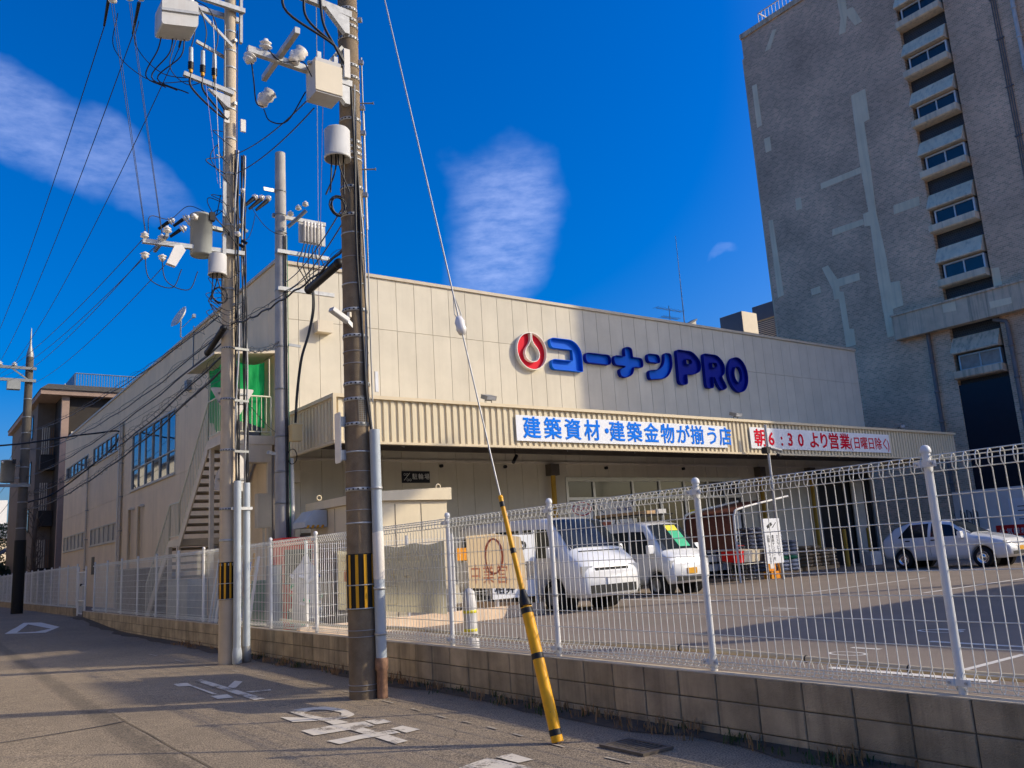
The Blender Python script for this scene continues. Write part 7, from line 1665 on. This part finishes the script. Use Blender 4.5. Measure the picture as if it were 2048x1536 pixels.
MB().box(5.6, 10, 73.5, 80, 0.2, 2.9).build('wall', 'apt_dark', oh); MB().prism([(4.9, 2.7), (7.8, 4.3), (10.6, 2.7), (10.6, 2.9), (7.8, 4.5), (4.9, 2.9)], 'y', 73.0, 80.5).build('roof', 'roof_slate', oh)
fh = thing('far_building', 'pale apartment building far down the street', 'building', (4, 150, 0))
MB().box(3.2, 14, 150, 162, 0, 14).build('wall', 'house_white', fh)
for fl in range(4):
    for i in range(3): MB().box(3.8 + i * 2.6, 5.0 + i * 2.6, 149.9, 149.99, 1.5 + fl * 3.1, 3.1 + fl * 3.1).build('window', 'apt_grey', fh)
fh2 = thing('far_building', 'beige house far down the street in front of the pale block', 'building', (8, 110, 0))
MB().box(6.4, 14, 100, 112, 0, 6.0).build('wall', 'house_beige', fh2); MB().prism([(6.0, 6.0), (14.4, 6.0), (10.2, 8.0)], 'y', 99.5, 112.5).build('roof', 'roof_slate', fh2)

# ================================================================== neighbours and added shadow casters out of the picture: they shade the road and light the store side
for i, (y0, y1, x1, h, m, lb) in enumerate(((6, 17, -3.2, 6.4, 'house_beige', 'beige two-storey house across the road'), (18, 30, -3.6, 7.2, 'house_white', 'white two-storey house across the road'), (31, 47, -3.0, 7.0, 'house_beige', 'long beige house across the road'), (48, 64, -3.4, 8.0, 'house_beige', 'taller beige house across the road'), (65, 112, -3.2, 11.2, 'house_beige', 'long beige block far across the road'))):
    t = thing('house', lb, 'house', (x1 - 4, y0, 0)); MB().box(x1 - 8, x1, y0, y1, 0, h).build('wall', m, t)
    MB().prism([(x1 - 8.5, h), (x1 + 0.5, h), (x1 - 4, h + (0.5 if h > 10 else 2.0))], 'y', y0 - 0.3, y1 + 0.3).build('roof', 'roof_slate', t)
    for k in range(int((y1 - y0) / 3)):
        for z in (1.0, 4.0): MB().box(x1 + 0.001, x1 + 0.05, y0 + 0.8 + k * 3, y0 + 2.3 + k * 3, z, z + 1.3).build('window', 'window_glass', t)
nx_, ny_ = math.cos(SUN_AZ), math.sin(SUN_AZ); te = math.tan(SUN_EL)
def toward(x, y, z, d): return Vector((x + nx_ * d, y + ny_ * d, z + te * d))
def board(label, corners, dist, post):
    """unseen board out of frame to the right, square to the sun, shaped to cast a road shadow"""
    P = [toward(x, y, 0.05, dist) for x, y in corners]
    t = thing('shadow_board', label, 'pylon sign', (P[0].x, P[0].y, 0))
    s = Vector((-ny_, nx_, 0)); c = sum(P, Vector()) / len(P); v = Vector((nx_, ny_, 0)) * 0.15
    Q = [c + s * (p - c).dot(s) + Vector((0, 0, (p - c).z - 0.0)) + Vector((0, 0, -((p - c).dot(Vector((nx_, ny_, 0)))) * te)) for p in P]
    n = len(Q); MB().add([q for q in Q] + [q + v for q in Q], [tuple(range(n)), tuple(range(2 * n - 1, n - 1, -1))] + [(i, (i + 1) % n, n + (i + 1) % n, n + i) for i in range(n)]).build('board', 'house_white', t)
    pc = c + s * post; MB().cyl((pc.x, pc.y, 0), (pc.x, pc.y, c.z), 0.16, n=12).build('post', 'alu', t)
board('unseen roadside sign board shaped from its road shadow, beyond the right picture edge', [(2.45, 14.1), (3.85, 12.7), (3.95, 9.9), (2.35, 11.1)], 26, -0.6)
board('second taller board added to shade the road, unseen beyond the right picture edge', [(1.9, 19.6), (3.4, 20.1), (4.5, 21.5), (4.5, 15.0), (1.9, 17.6)], 34, 1.2)  # made-up board, outlined to throw the farther shadow patch on the road
hs2 = thing('house', 'unseen flat-roofed house placed to shade the lot, beyond the right picture edge', 'house', (24, -3, 0))
MB().box(19.6, 30, -9.0, 1.16, 0, 7.25).build('wall', 'house_beige', hs2); MB().box(19.6, 30, -9.0, 1.16, 7.251, 7.4).build('roof', 'roof_slate', hs2)  # placed out of view to cast the shadow across the lot
